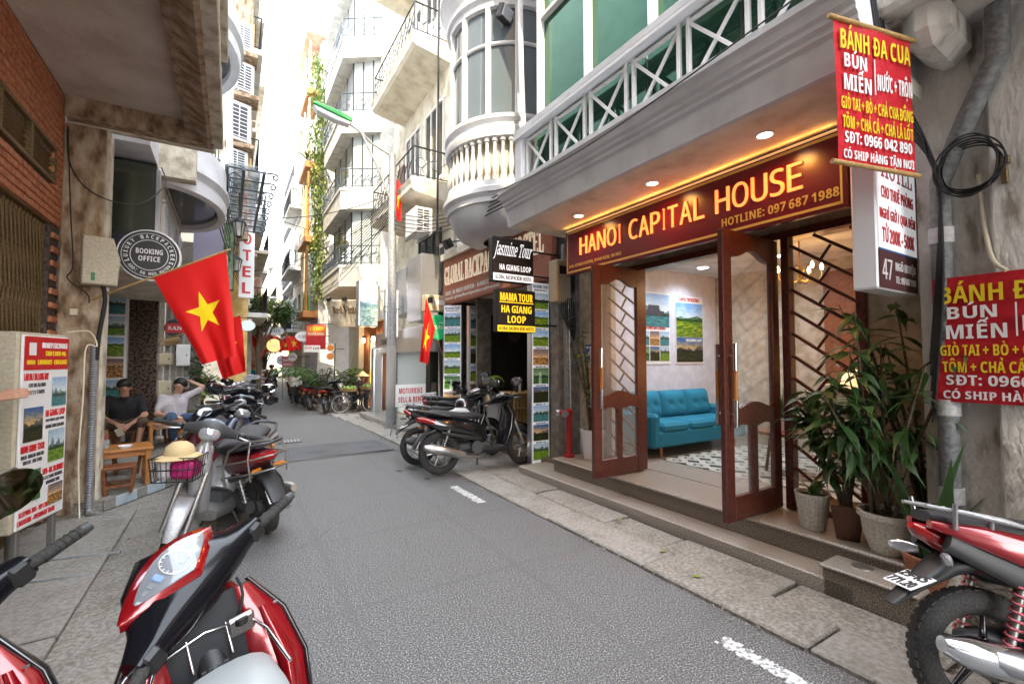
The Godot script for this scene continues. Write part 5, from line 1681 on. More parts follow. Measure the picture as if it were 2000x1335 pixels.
# a leafy potted plant whose large leaves are pieces of their own
func leaf_mesh(l: float, w: float, droop: float) -> ArrayMesh:
	var m := MB.new()
	var rows := []
	for i in 6:
		var t := i / 5.0
		var ww := w * sin(minf(t * 1.15 + 0.05, 1.0) * PI) * 0.5 + 0.001
		rows.append([V(l * t, -droop * l * t * t + 0.12 * ww, ww), V(l * t, -droop * l * t * t - 0.1 * ww, 0), V(l * t, -droop * l * t * t + 0.12 * ww, -ww)])
	m.grid(rows)
	return m.mesh()

func leafy(label: String, at: Vector3, stems: Array, leaves: Array, per: int, mats: Array, pot = null, called := "potted_plant") -> Node3D:
	var p := thing(called, label, "plant", at, 0.0, "pot plants by the hotel steps")
	if pot != null: pot.call(p)
	var sm := MB.new()
	for st in stems:
		sm.tube(st, [0.014, 0.012, 0.009, 0.004].slice(0, st.size()) if st.size() <= 4 else 0.01, 6)
		var c := Curve3D.new()
		for q in st: c.add_point(q)
		for k in per:
			var t := pow(rng.randf(), 0.7)
			var pos := c.sample_baked(c.get_baked_length() * (0.25 + 0.75 * t))
			var o := MeshInstance3D.new()
			o.name = "leaf"
			o.mesh = leaves[rng.randi() % leaves.size()]
			o.material_override = mats[rng.randi() % mats.size()]
			o.position = pos
			o.rotation = V(rng.randf_range(-0.4, 0.4), rng.randf() * TAU, rng.randf_range(-0.5, 0.7))
			o.scale = V(rng.randf_range(0.5, 1.25), 1.0, rng.randf_range(0.6, 1.2))
			p.add_child(o, true)
	part(sm, "stem", M.bark, p)
	return p

func stem(base: Vector3, lean: Vector3, h: float) -> Array:
	return [base, base + lean * 0.3 + V(0, h * 0.4, 0), base + lean * 0.7 + V(0, h * 0.75, 0), base + lean + V(0, h, 0)]

func build_hotel_front_things():
	var la := [leaf_mesh(0.19, 0.07, 0.5), leaf_mesh(0.24, 0.065, 0.7), leaf_mesh(0.16, 0.07, 0.3)]
	var lb := [leaf_mesh(0.2, 0.05, 0.8), leaf_mesh(0.24, 0.045, 0.9), leaf_mesh(0.16, 0.04, 0.5)]
	var ls := [leaf_mesh(0.06, 0.03, 0.3), leaf_mesh(0.075, 0.03, 0.5)]
	var dark := [M.leaf_c, M.leaf_c, M.leaf_a]
	# ribbed white pot with spider plant
	var p := thing("potted_plant", "spider plant in a ribbed white pot on the hotel step", "plant", V(3.98, 0.268, -1.87), 0.0, "pot plants by the hotel steps")
	var m := MB.new()
	var rows := []
	for q in [[0.085, 0.0], [0.12, 0.27], [0.125, 0.28], [0.115, 0.28], [0.11, 0.24]]:
		var row := []
		for k in 96:
			var a := TAU * k / 96
			var rr: float = q[0] * (1.0 + (0.025 if k % 4 < 2 and q[1] < 0.275 else 0.0))
			row.append(V(cos(a) * rr, q[1], sin(a) * rr))
		rows.append(row)
	m.grid(rows, true)
	part(m, "pot", M.pot_white, p)
	lt(p, "soil", [Vector2(0, 0.25), Vector2(0.113, 0.25)], M.soil)
	for i in 14:
		m = MB.new()
		blade(m, V(rng.randf_range(-0.05, 0.05), 0.24, rng.randf_range(-0.05, 0.05)), rng.randf() * TAU, rng.randf_range(0.2, 0.36), 0.018, 0.7)
		part(m, "leaf", [M.leaf_b, M.leaf_a][i % 2], p)
	var stems := []
	for k in 6: stems.append(stem(V(rng.randf_range(-0.03, 0.03), 0.2, rng.randf_range(-0.03, 0.03)), V(rng.randf_range(-0.25, 0.15), 0, rng.randf_range(-0.25, 0.25)), rng.randf_range(0.7, 1.1)))
	leafy("bushy dark green plant in brown square pot on hotel step", V(3.98, 0.268, -1.63), stems, la, 32, dark, func(q):
		var t := MB.new()
		t.lathe([Vector2(0.0, 0.0), Vector2(0.1, 0.0), Vector2(0.14, 0.22), Vector2(0.145, 0.22), Vector2(0.145, 0.25), Vector2(0.12, 0.25), Vector2(0.0, 0.22)], 4, Vector3.ZERO, 0.4, 0.4 + TAU)
		part(t, "pot", mat(0.13, 0.06, 0.035, 0.7), q)
		lt(q, "trunk", [Vector2(0.04, 0.2), Vector2(0.03, 0.35), Vector2(0.02, 0.5)], M.bark))
	stems = []
	for k in 9: stems.append(stem(V(rng.randf_range(-0.08, 0.08), 0.25, rng.randf_range(-0.08, 0.08)), V(rng.randf_range(-0.45, 0.15), 0, rng.randf_range(-0.3, 0.4)), rng.randf_range(0.7, 1.5)))
	leafy("tall bamboo palm in a cracked cream bowl on hotel step", V(3.92, 0.268, -1.36), stems, [lb[0], lb[1], la[1]], 23, [M.leaf_c, M.leaf_a, M.leaf_c], func(q):
		lt(q, "pot", pot_shape(1, 0.17, 0.28), M.pot_white)
		lt(q, "soil", [Vector2(0, 0.25), Vector2(0.15, 0.25)], M.soil))
	stems = []
	for k in 4: stems.append(stem(V(0, 0.3, 0), V(rng.randf_range(-0.35, 0.1), 0, rng.randf_range(-0.5, -0.1)), rng.randf_range(1.3, 1.75)))
	leafy("climbing plant on a thin dark trunk beside the old grey pipe", V(4.1, 0.05, -1.18), stems, la, 16, [M.leaf_c, M.leaf_a, M.leaf_c], func(q):
		lt(q, "pot", pot_shape(0, 0.12, 0.24), M.terracotta))
	# snake plant in terracotta
	var s := thing("snake_plant", "snake plant with long sword leaves in terracotta pot", "plant", V(3.84, 0.0, -1.1))
	lt(s, "pot", pot_shape(0, 0.16, 0.36), M.terracotta)
	lt(s, "soil", [Vector2(0, 0.32), Vector2(0.14, 0.32)], M.soil)
	for q in [[-0.05, 0.05, 2.6, 0.55, 0.02], [0.0, -0.05, 2.0, 0.65, 0.05], [0.06, 0.0, 0.3, 0.7, 0.3], [0.05, 0.06, 0.75, 0.85, 0.55], [0.02, 0.02, 1.0, 0.8, 0.4], [-0.03, -0.03, 4.0, 0.5, 0.1], [0.08, 0.05, 0.9, 0.5, 0.8], [-0.06, 0.0, 5.0, 0.6, 0.1]]:
		m = MB.new()
		blade(m, V(q[0], 0.3, q[1]), q[2], q[3] * 1.35, 0.05, q[4])
		part(m, "leaf", M.leaf_c if q[4] < 0.3 else M.leaf_a, s)
	tb(s, "stake", [V(-0.12, 0.3, 0.06), V(-0.13, 0.72, 0.05)], 0.014, M.bark)
	# tall ficus by the hydrant, in a white pot
	stems = []
	for k in 7: stems.append(stem(V(rng.randf_range(-0.04, 0.04), 0.35, rng.randf_range(-0.04, 0.04)), V(rng.randf_range(-0.25, 0.1), 0, rng.randf_range(-0.25, 0.2)), rng.randf_range(0.9, 1.55)))
	leafy("tall yellow green ficus in a white pot by the hydrant", V(4.2, 0.268, -4.72), stems, [ls[0], ls[1], leaf_mesh(0.1, 0.035, 0.5)], 42, [M.leaf_b, M.leaf_y, M.leaf_b, M.leaf_a], func(q):
		lt(q, "pot", pot_shape(0, 0.17, 0.4), M.gloss_white)
		lt(q, "soil", [Vector2(0, 0.36), Vector2(0.15, 0.36)], M.soil))
	# hydrant
	var h := thing("fire_hydrant", "red standpipe fire hydrant with capped outlets by hotel wall", "hydrant", V(4.02, 0.268, -5.0))
	lt(h, "pipe", [Vector2(0.0, 0.0), Vector2(0.08, 0.0), Vector2(0.08, 0.03), Vector2(0.045, 0.04), Vector2(0.045, 0.55), Vector2(0.06, 0.58), Vector2(0.06, 0.64), Vector2(0.0, 0.67)], mat(0.35, 0.015, 0.02, 0.4))
	for a in [2.6, 3.9]:
		var e := V(cos(a), 0, sin(a))
		tb(h, "outlet", [V(0, 0.6, 0), V(0, 0.6, 0) + e * 0.13], 0.036, mat(0.35, 0.015, 0.02, 0.4), 12)
		tb(h, "cap", [V(0, 0.6, 0) + e * 0.13, V(0, 0.6, 0) + e * 0.17], 0.045, M.steel, 12)
	# house number plate, meters and pipes at the hotel corner
	var n := thing("number_plate", "small blue house number plate beside the white potted ficus", "sign", V(4.3, 1.72, -4.86), -PI / 2)
	bx(n, "plate", V(0, 0, 0), V(0.2, 0.2, 0.01), M.print_blue, 0.002)
	text(n, "47", V(0, -0.03, 0.006), 0.1, 0.07, M.print_white)
	text(n, "NGO HUYEN", V(0, 0.06, 0.006), 0.16, 0.03, M.print_white)
	var c := thing("corner_meter", "cream meter box with dark tangled cables at hotel corner", "meter box", V(4.1, 2.75, -5.3))
	bx(c, "case", V(0, 0, 0), V(0.26, 0.62, 0.2), M.beige_box, 0.015)
	bx(c, "window", V(-0.02, 0.16, 0.102), V(0.12, 0.12, 0.01), M.black)
	for k in 7:
		solo_tube("corner_cable", [V(4.1 + k * 0.02, 2.5, -5.25 + 0.02 * k), V(4.05 + 0.03 * k, 2.2 - 0.05 * k, -5.15), V(4.15 + 0.02 * k, 2.3 - 0.03 * k, -5.02 - 0.02 * k), V(4.2 + 0.01 * k, 2.6, -5.15), V(4.22, 3.2, -5.2 + k * 0.02)], 0.009, M.black_cable, "black cable looping under corner meter box", "cable", "cables under the corner meter")
	solo_tube("corner_pipe", [V(4.22, 0.1, -5.25), V(4.2, 1.0, -5.25), V(4.2, 2.4, -5.28), V(4.15, 3.3, -5.25)], 0.05, M.galvanized, "grey pipe running up the dark gap at hotel corner", "pipe", "", 10)
	# projecting hotel lightbox
	var lb2 := thing("price_lightbox", "white projecting lightbox listing hotel room prices", "sign", V(3.76, 2.6, -1.27))
	bx(lb2, "case", V(0, 0, 0), V(0.64, 1.1, 0.14), M.gloss_white, 0.012)
	var wl := glow(0.9, 0.92, 0.95, 0.06)
	bx(lb2, "face", V(0, 0.12, 0.071), V(0.62, 0.82, 0.008), wl)
	bx(lb2, "band", V(0, -0.42, 0.071), V(0.62, 0.24, 0.008), M.print_brown)
	bx(lb2, "blue_line", V(0, -0.296, 0.074), V(0.62, 0.012, 0.006), M.print_blue)
	text(lb2, "HOTEL", V(0, 0.26, 0.076), 0.5, 0.17, mat(0.35, 0.02, 0.06, 0.4), 0.0, "serif")
	text(lb2, "CHO THUÊ PHÒNG", V(0, 0.09, 0.076), 0.52, 0.1, M.print_red)
	text(lb2, "NGHỈ GIỜ / QUA ĐÊM", V(0, -0.06, 0.076), 0.58, 0.1, M.print_red)
	text(lb2, "TỪ 200K - 500K", V(0, -0.2, 0.076), 0.52, 0.095, M.print_red)
	text(lb2, "47", V(-0.2, -0.42, 0.076), 0.15, 0.13, M.print_white, 0.0, "sans")
	text(lb2, "NGÕ HUYỆN", V(0.1, -0.38, 0.076), 0.34, 0.07, M.print_white)
	text(lb2, "TEL: 097 687 1988", V(0.1, -0.475, 0.076), 0.34, 0.045, M.print_white, 0.0, "sans")
	bx(lb2, "bracket", V(0.4, 0.3, 0), V(0.3, 0.04, 0.04), M.steel_dull)
	# red noodle banners
	for q in [[V(3.12, 3.1, -1.075), 0.62, 0.82, -0.252, "red noodle banner rolled on poles above the price lightbox"], [V(3.85, 1.73, -0.67), 0.78, 0.78, -PI / 2, "red noodle banner tied to the stained old wall"]]:
		var b := thing("noodle_banner", q[4], "banner", q[0], q[3], "red noodle banners")
		var w: float = q[1]
		var hh: float = q[2]
		var cm := MB.new()
		var rr := []
		for i in 13:
			var row := []
			for j in 13:
				var u := j / 12.0 - 0.5
				var v := 0.5 - i / 12.0
				row.append(V(u * w, v * hh, 0.006 * sin(u * 8.0 + v * 3.0)))
			rr.append(row)
		cm.grid(rr)
		part(cm, "cloth", M.vinyl_red, b)
		for y in [hh / 2, -hh / 2]:
			if q[3] > -1.0: tb(b, "pole", [V(-w / 2 - 0.04, y, 0), V(w / 2 + 0.03, y, 0)], 0.014, M.bamboo, 10)
		var t := 0.012
		var sc := hh / 0.8
		text(b, "BÁNH ĐA CUA", V(0, 0.3 * sc, t), w * 0.9, 0.14 * sc, M.print_yellow)
		text(b, "BÚN", V(-w * 0.27, 0.18 * sc, t), w * 0.28, 0.1 * sc, M.print_white)
		text(b, "MIẾN", V(-w * 0.25, 0.06 * sc, t), w * 0.34, 0.115 * sc, M.print_white)
		bx(b, "rule", V(-w * 0.03, 0.11 * sc, t), V(0.007, 0.2 * sc, 0.003), M.print_white)
		text(b, "NƯỚC + TRỘN", V(w * 0.23, 0.1 * sc, t), w * 0.46, 0.12 * sc, M.print_white)
		text(b, "GIÒ TAI + BÒ + CHẢ CUA ĐỒNG", V(0, -0.06 * sc, t), w * 0.92, 0.09 * sc, M.print_yellow)
		text(b, "TÔM + CHẢ CÁ + CHẢ LÁ LỐT", V(0, -0.165 * sc, t), w * 0.9, 0.09 * sc, M.print_yellow)
		text(b, "SĐT: 0966 042 890", V(0, -0.26 * sc, t), w * 0.86, 0.065 * sc, M.print_white)
		text(b, "CÓ SHIP HÀNG TẬN NƠI", V(0, -0.345 * sc, t), w * 0.9, 0.065 * sc, M.print_white)
	solo_tube("banner_string", [V(3.82, 2.12, -0.72), V(3.84, 2.2, -0.78), V(3.9, 2.42, -0.82), V(3.92, 2.75, -0.84)], 0.012, M.cream, "knotted pale string holding banner on the stained wall", "string")
	# old neighbour: stained wall, pier, canopy, window, drainpipe
	var w := thing("old_house", "stained old plaster house with grey drainpipe and projecting slab", "building")
	bx(w, "wall", V(5.4, 3.5, 1.95), V(2.9, 8.2, 6.2), M.old_wall)
	bx(w, "pier", V(3.94, 2.0, -0.62), V(0.12, 4.4, 0.34), M.old_wall, 0.012)
	bx(w, "pier", V(3.94, 2.0, 0.75), V(0.12, 4.4, 0.34), M.old_wall, 0.012)
	bx(w, "balcony_slab", V(3.75, 3.86, 1.9), V(0.9, 0.34, 6.1), M.old_wall, 0.03)
	bx(w, "beam", V(3.7, 3.62, -0.95), V(0.55, 0.3, 0.22), M.old_wall, 0.08)
	window(w, V(3.94, 3.1, -0.2), 0.5, 0.7, -PI / 2, M.wood_dark, M.win_dark)
	bx(w, "plinth", V(3.92, 0.1, 1.0), V(0.1, 0.6, 4.2), M.concrete_worn, 0.02)
	m = MB.new()
	m.tube([V(3.9, 0.0, -1.02), V(3.9, 2.5, -1.02), V(3.88, 2.75, -1.01), V(3.84, 3.1, -0.86), V(3.82, 3.4, -0.72), V(3.78, 3.9, -0.7)], 0.055, 12)
	var dp := solo(m, "drainpipe", surf([[0.3, 0.13, 0.135, 0.14], [0.7, 0.24, 0.245, 0.25]], 1.5, 0.6, 0.03, 0.2, 0.06, 151), "thick grey drainpipe bending up the stained old wall", "drainpipe")
	for y in [0.7, 1.25, 2.35]:
		var cl := MB.new()
		cl.lathe([Vector2(0.056, y), Vector2(0.064, y), Vector2(0.064, y + 0.1), Vector2(0.056, y + 0.1)], 14, V(3.9, 0, -1.02))
		part(cl, "collar", M.grey_box, dp)
	for k in 6:
		var a0 := k * 0.7
		var pts := []
		for i in 30: pts.append(V(3.84 - 0.012 * k, 2.78 + (0.13 + 0.012 * k) * sin(i * 0.45 + a0), -0.86 + (0.14 + 0.02 * sin(k * 2.0)) * cos(i * 0.45 + a0)))
		solo_tube("coiled_wire", pts, 0.005, M.black_cable, "black wire coiled on drainpipe of old wall", "wire", "coiled wires by the drainpipe", 5)
	for k in 5: solo_tube("hanging_wire", [V(3.3 - k * 0.03, 3.9, -1.12), V(3.5 - k * 0.02, 3.35 - k * 0.05, -1.1), V(3.72 + k * 0.02, 2.95 - 0.03 * k, -1.02), V(3.83, 2.6 - k * 0.12, -1.0), V(3.85, 1.6 - k * 0.1, -1.08)], 0.008, M.black_cable, "black wire hanging from slab down beside the drainpipe", "wire", "wires hanging beside the drainpipe", 5)
	var wb := thing("bell_box", "weathered wall bracket with a broken lamp holder on old wall", "bracket", V(3.86, 2.72, -0.72))
	bx(wb, "arm", V(0, 0, 0), V(0.04, 0.16, 0.03), M.rust_bar, 0.004, V(0, 0, 0.2))
	bx(wb, "plate", V(0.015, 0.06, 0.0), V(0.05, 0.05, 0.05), M.rust_bar, 0.006)
	# drain inspection box on the pavement and the ribbed hose
	var db := thing("step_box", "low tiled concrete drain box with round lid beside steps", "drain box", V(3.72, 0.0, -1.36))
	bx(db, "body", V(0, 0.06, 0), V(0.34, 0.2, 0.52), M.granite_dark, 0.012)
	bx(db, "slab", V(0, 0.17, 0), V(0.37, 0.025, 0.55), M.granite, 0.008)
	lt(db, "lid", [Vector2(0.0, 0.188), Vector2(0.06, 0.188), Vector2(0.065, 0.18)], M.steel_dull, V(0, 0.0, -0.08), 20)
	m = MB.new()
	var hp := bez(V(3.8, 0.35, -0.98), V(3.76, 0.2, -0.99), V(3.72, 0.12, -1.0), V(3.7, -0.03, -1.02), 30)
	var hr := []
	for i in 31: hr.append(0.045 if i % 2 else 0.036)
	m.tube(hp, hr, 12)
	solo(m, "ribbed_hose", M.pot_white, "white ribbed drain hose beside the terracotta pot", "hose")
	solo_tube("fascia_wire", [V(2.93, 3.86, -1.2), V(2.9, 3.72, -2.4), V(2.91, 3.68, -3.6), V(2.93, 3.78, -4.8), V(2.95, 3.9, -5.4)], 0.006, M.black_cable, "thin black wire strung along grey fascia of the hotel", "wire")

# lit photo board: white case, pictures with captions, facing turn
func photo_board(label: String, at: Vector3, w: float, h: float, n: int, turn: float, lit: float, kinds: Array, seed: int) -> Node3D:
	var b := thing("photo_board", label, "signboard", at, turn)
	bx(b, "case", V(0, h / 2, -0.06), V(w, h, 0.12), M.alu, 0.008)
	bx(b, "face", V(0, h / 2, 0.003), V(w - 0.03, h - 0.03, 0.008), glow(0.82, 0.84, 0.88, lit) if lit > 0.0 else M.print_white)
	var ph := (h - 0.2) / n
	for k in n:
		card(b, "photograph", V(0, 0.05 + ph * (k + 0.5), 0.01), w - 0.06, ph * 0.84, pic(photo(kinds[k % kinds.size()], seed + k % 5), 0.3, lit))
		if k < n - 1: text(b, "HA GIANG LOOP TOUR" if k % 2 else "NINH BINH - SAPA", V(0, 0.05 + ph * (k + 0.985), 0.008), w * 0.55, 0.022, M.print_blue)
	text(b, "BOOKING TOUR", V(0, h - 0.07, 0.008), w * 0.8, 0.05, M.print_blue)
	text(b, "BACKPACKERS HOSTEL", V(0, h - 0.125, 0.008), w * 0.7, 0.025, M.print_dark)
	return b

func build_right_shops():
	var b := thing("hostel_shop", "backpackers hostel shop with brown sign and dark open room", "shop")
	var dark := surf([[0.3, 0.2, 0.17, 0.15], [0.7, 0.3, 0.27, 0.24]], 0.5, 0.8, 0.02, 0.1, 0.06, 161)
	bx(b, "floor", V(5.6, 0.05, -7.5), V(3.1, 0.14, 4.2), surf([[0.3, 0.12, 0.09, 0.06], [0.7, 0.3, 0.24, 0.17]], 3.0, 0.5, 0.1, 0.1, 0.06, 163))
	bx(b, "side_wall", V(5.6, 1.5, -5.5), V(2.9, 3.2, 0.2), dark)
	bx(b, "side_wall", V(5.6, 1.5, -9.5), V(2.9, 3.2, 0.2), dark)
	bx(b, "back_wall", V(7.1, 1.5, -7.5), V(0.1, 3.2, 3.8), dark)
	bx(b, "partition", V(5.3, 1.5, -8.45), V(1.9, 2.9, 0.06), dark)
	bx(b, "ceiling", V(5.6, 2.95, -7.5), V(3.0, 0.1, 3.8), M.cream_plaster)
	bx(b, "upper_wall", V(5.9, 7.6, -7.4), V(3.0, 9.2, 4.3), M.grey_plaster)
	bx(b, "ceiling_slab", V(4.9, 3.9, -7.4), V(1.8, 0.14, 4.3), M.cream_plaster)
	# brown name board
	var s := thing("hostel_board", "brown hostel name board with lit cream letters above shop", "sign", V(4.1, 3.36, -7.5), -PI / 2)
	var brown := surf([[0.3, 0.3, 0.085, 0.04], [0.7, 0.38, 0.12, 0.06]], 1.0, 0.5, 0.02, 0.05, 0.06, 165, false)
	bx(s, "board", V(0, 0, -0.02), V(4.1, 1.06, 0.1), brown, 0.01)
	bx(s, "lower_band", V(0, -0.34, 0.034), V(4.08, 0.3, 0.012), mat(0.36, 0.13, 0.075, 0.5))
	text(s, "GLOBAL BACKPACKERS HOSTEL", V(-0.05, 0.1, 0.03), 3.8, 0.4, glow(0.95, 0.8, 0.6, 0.05), 0.0, "serifbold", 0.03)
	text(s, "ADD: 36 NGO HUYEN - HANOI  TEL: 0243", V(-0.55, -0.29, 0.042), 2.7, 0.09, M.print_white)
	text(s, "Email: globalbackpackers@hostel", V(-0.7, -0.41, 0.042), 2.4, 0.08, M.print_white)
	for k in 3:
		var fl := thing("flood_lamp", "black flood lamp aimed down at the brown hostel board", "lamp", V(3.85, 4.05, -6.2 - k * 1.3), 0.0, "flood lamps over the hostel board")
		bx(fl, "housing", V(0, 0, 0), V(0.14, 0.2, 0.22), M.black, 0.015, V(0, 0, 0.5))
		for i in 4: bx(fl, "fin", V(-0.07, 0.03 * i - 0.04, 0), V(0.05, 0.008, 0.2), M.black, 0.0, V(0, 0, 0.5))
		tb(fl, "arm", [V(0.05, 0.05, 0), V(0.28, 0.1, 0)], 0.014, M.iron)
	photo_board("tall lit photo board with landscape prints at hostel doorway edge", V(4.05, 0.02, -5.72), 0.34, 2.78, 9, 0.0, 0.06, [3, 2, 0, 2, 5, 4, 1, 1, 3, 0], 30)
	photo_board("slim lit photo board at the far side of hostel doorway", V(4.1, 0.55, -9.1), 0.44, 2.25, 6, -0.9, 0.06, [4, 5, 3, 1, 3, 0], 35)
	photo_board("dim photo board on the partition inside hostel shop", V(4.48, 0.35, -8.55), 0.5, 2.4, 6, 0.0, 0.0, [2, 4, 1, 2, 3, 0], 38)
	# dark portrait poster: plain figure, face and folded hands
	var p := thing("portrait_poster", "large dark portrait poster of bearded figure in hostel room", "poster", V(5.15, 1.75, -8.4))
	card(p, "sheet", Vector3.ZERO, 0.95, 1.6, M.print_black)
	var q := MB.new()
	q.ball(V(0.1, 0.45, 0.003), V(0.17, 0.23, 0.004), 18, 10)
	part(q, "face_print", mat(0.1, 0.075, 0.06, 0.6), p)
	q = MB.new()
	q.prism([Vector2(-0.42, -0.75), Vector2(0.45, -0.75), Vector2(0.4, 0.1), Vector2(0.22, 0.22), Vector2(0.0, 0.22), Vector2(-0.3, 0.05)], 0.002, 0.004)
	part(q, "robe_print", mat(0.035, 0.03, 0.028, 0.6), p)
	# bamboo counter with bottles
	var t := thing("bamboo_counter", "tall bamboo counter table inside the hostel doorway", "table", V(4.42, 0.12, -6.85))
	bx(t, "tabletop", V(0, 0.9, 0), V(0.62, 0.04, 0.5), M.bamboo, 0.01)
	for k in 9:
		tb(t, "cane", [V(-0.26 + k * 0.065, 0, 0.2), V(-0.26 + k * 0.065, 0.88, 0.2)], 0.022, M.bamboo, 8)
	for k in 2: tb(t, "rail", [V(-0.28, 0.25 + k * 0.4, 0.23), V(0.28, 0.25 + k * 0.4, 0.23)], 0.018, M.bamboo, 8)
	for k in 3:
		var o := thing("bottle", "small dark bottle standing on bamboo counter", "bottle", V(4.3 + k * 0.09, 1.04, -6.8 - k * 0.05), 0.0, "bottles on the bamboo counter")
		lt(o, "body", [Vector2(0.0, 0.0), Vector2(0.028, 0.0), Vector2(0.03, 0.13), Vector2(0.012, 0.18), Vector2(0.012, 0.24), Vector2(0, 0.24)], [M.win_dark, M.print_white, M.win_green][k], Vector3.ZERO, 12)
	# two projecting lightboxes
	var j := thing("jasmine_lightbox", "black projecting lightbox with white script above yellow one", "sign", V(3.36, 3.0, -5.45))
	bx(j, "case", V(0, 0, 0), V(0.68, 0.62, 0.12), M.black, 0.01)
	var wl := glow(0.95, 0.97, 1.0, 0.14)
	bx(j, "band", V(0, -0.25, 0.062), V(0.66, 0.1, 0.006), wl)
	text(j, "Jasmine Tour", V(0, 0.12, 0.061), 0.6, 0.26, wl, 0.0, "serif", 0.006, 0.25)
	text(j, "HA GIANG LOOP", V(0.03, -0.11, 0.061), 0.52, 0.08, wl)
	text(j, "GLOBAL BACKPACKERS HOSTEL", V(0, -0.25, 0.067), 0.6, 0.055, M.print_black)
	var y := thing("mama_lightbox", "black projecting lightbox with yellow capital lettering", "sign", V(3.41, 2.29, -5.45))
	bx(y, "case", V(0, 0, 0), V(0.64, 0.6, 0.12), M.black, 0.01)
	var yl := glow(1.0, 0.6, 0.02, 0.18)
	for r in [["MAMA TOUR", 0.19, 0.54, 0.11], ["HA GIANG", 0.02, 0.5, 0.1], ["LOOP", -0.12, 0.3, 0.1]]: text(y, r[0], V(0, r[1], 0.061), r[2], r[3], yl, 0.0, "sansbold", 0.006)
	bx(y, "underline", V(0, 0.115, 0.062), V(0.56, 0.012, 0.005), yl)
	bx(y, "band", V(0, -0.25, 0.062), V(0.62, 0.085, 0.006), yl)
	text(y, "GLOBAL BACKPACKERS HOSTEL", V(0, -0.25, 0.067), 0.58, 0.05, M.print_black)
	for o in [j, y]:
		for e in [-0.18, 0.18]: tb(o, "bracket", [V(0.3, e, 0), V(0.8, e, 0)], 0.014, M.iron)
	# meter box, green disc sign, drooping flag at the party wall
	var w := thing("party_wall", "narrow strip of stained wall with cables between the shops", "wall")
	bx(w, "strip", V(4.35, 2.0, -9.75), V(0.5, 4.6, 0.24), M.old_wall)
	for k in 6: tb(w, "cable", [V(4.08 + 0.01 * k, 0.2, -9.62 - k * 0.03), V(4.06 - 0.015 * k, 1.6 + 0.2 * k, -9.6), V(4.1, 4.2, -9.62 - k * 0.04)], 0.016, M.black_cable, 6)
	var mb := thing("shop_meter", "cream meter box on cable-strewn strip above green disc", "meter box", V(3.85, 2.86, -9.55))
	bx(mb, "case", V(0, 0, 0), V(0.5, 0.36, 0.24), M.beige_box, 0.015)
	bx(mb, "window", V(-0.14, 0.06, 0.123), V(0.12, 0.12, 0.01), M.black)
	bx(mb, "notice", V(0.1, 0.02, 0.123), V(0.2, 0.1, 0.006), M.print_white)
	var g := thing("green_disc_sign", "round green sign with white lettering behind drooping flag", "sign", V(3.93, 2.33, -9.5))
	q = MB.new()
	q.x = Transform3D(Basis(Vector3.RIGHT, PI / 2), Vector3.ZERO)
	q.lathe([Vector2(0, 0.05), Vector2(0.27, 0.05), Vector2(0.28, 0.04), Vector2(0.28, -0.05), Vector2(0, -0.05)], 36)
	part(q, "disc", glow(0.012, 0.3, 0.12, 0.08), g)
	text(g, "THE", V(0.06, 0.1, 0.052), 0.12, 0.05, M.print_white)
	text(g, "CORNER", V(0.04, 0.0, 0.052), 0.36, 0.08, M.print_white)
	tb(g, "bracket", [V(-0.3, 0, 0), V(0.3, 0, -0.1)], 0.02, M.iron)
	flag_on_pole("red flag drooping from slanted pole beside green disc sign", V(4.1, 1.5, -9.5), V(3.6, 2.98, -9.4), V(3.6, 2.97, -9.4), V(3.82, 2.3, -9.42), V(3.42, 1.6, -9.36), V(3.62, 1.48, -9.3), M.flag, 0.07, 3)
	flag_on_pole("faded red flag furled below the pale house's balcony", V(3.5, 5.9, -11.0), V(3.75, 4.6, -10.9), V(3.42, 6.1, -10.95), V(3.52, 5.9, -10.9), V(3.32, 5.1, -10.9), V(3.5, 5.0, -10.85), M.flag, 0.06, 6)
	# motorbike hire board and a plastic chair
	var r := thing("rental_board", "white motorbike sell and rent board on thin legs", "signboard", V(3.24, 0, -9.3), 0.05)
	bx(r, "panel", V(0, 0.86, 0), V(0.66, 0.46, 0.03), M.print_white, 0.006)
	text(r, "MOTORBIKE", V(0, 0.96, 0.017), 0.52, 0.11, M.print_red)
	text(r, "SELL & RENT", V(0, 0.78, 0.017), 0.55, 0.11, M.print_red)
	for k in [-1, 1]:
		tb(r, "leg", [V(k * 0.3, 0.65, 0), V(k * 0.32, 0.0, 0.1)], 0.014, M.galvanized)
		tb(r, "leg", [V(k * 0.3, 0.65, 0), V(k * 0.32, 0.0, -0.3)], 0.014, M.galvanized)
	var c := thing("plastic_chair", "white plastic chair behind the motorbike rental board", "chair", V(3.78, 0.02, -9.0), 0.6)
	bx(c, "seat", V(0, 0.42, 0), V(0.42, 0.03, 0.42), M.gloss_white, 0.012)
	for e in [[-1, -1], [1, -1], [1, 1], [-1, 1]]: tb(c, "leg", [V(e[0] * 0.18, 0.42, e[1] * 0.18), V(e[0] * 0.22, 0, e[1] * 0.22)], 0.02, M.gloss_white)
	for k in 5: bx(c, "slat", V(-0.16 + k * 0.08, 0.64, -0.2), V(0.035, 0.4, 0.02), M.gloss_white, 0.006, V(-0.15, 0, 0))
	bx(c, "top_rail", V(0, 0.86, -0.24), V(0.42, 0.06, 0.03), M.gloss_white, 0.01)
	# metal clad shop: sign boxes, band, pillar, frosted glass
	var a := thing("metal_shop", "small shop clad in brushed metal with stacked sign boxes", "shop")
	bx(a, "big_sign_box", V(4.05, 3.35, -10.75), V(0.5, 1.6, 1.0), M.alu, 0.012)
	bx(a, "back_box", V(4.2, 3.4, -12.0), V(0.8, 1.2, 1.4), M.galvanized, 0.012)
	bx(a, "band", V(4.0, 2.1, -12.0), V(0.5, 0.6, 4.0), M.alu, 0.012)
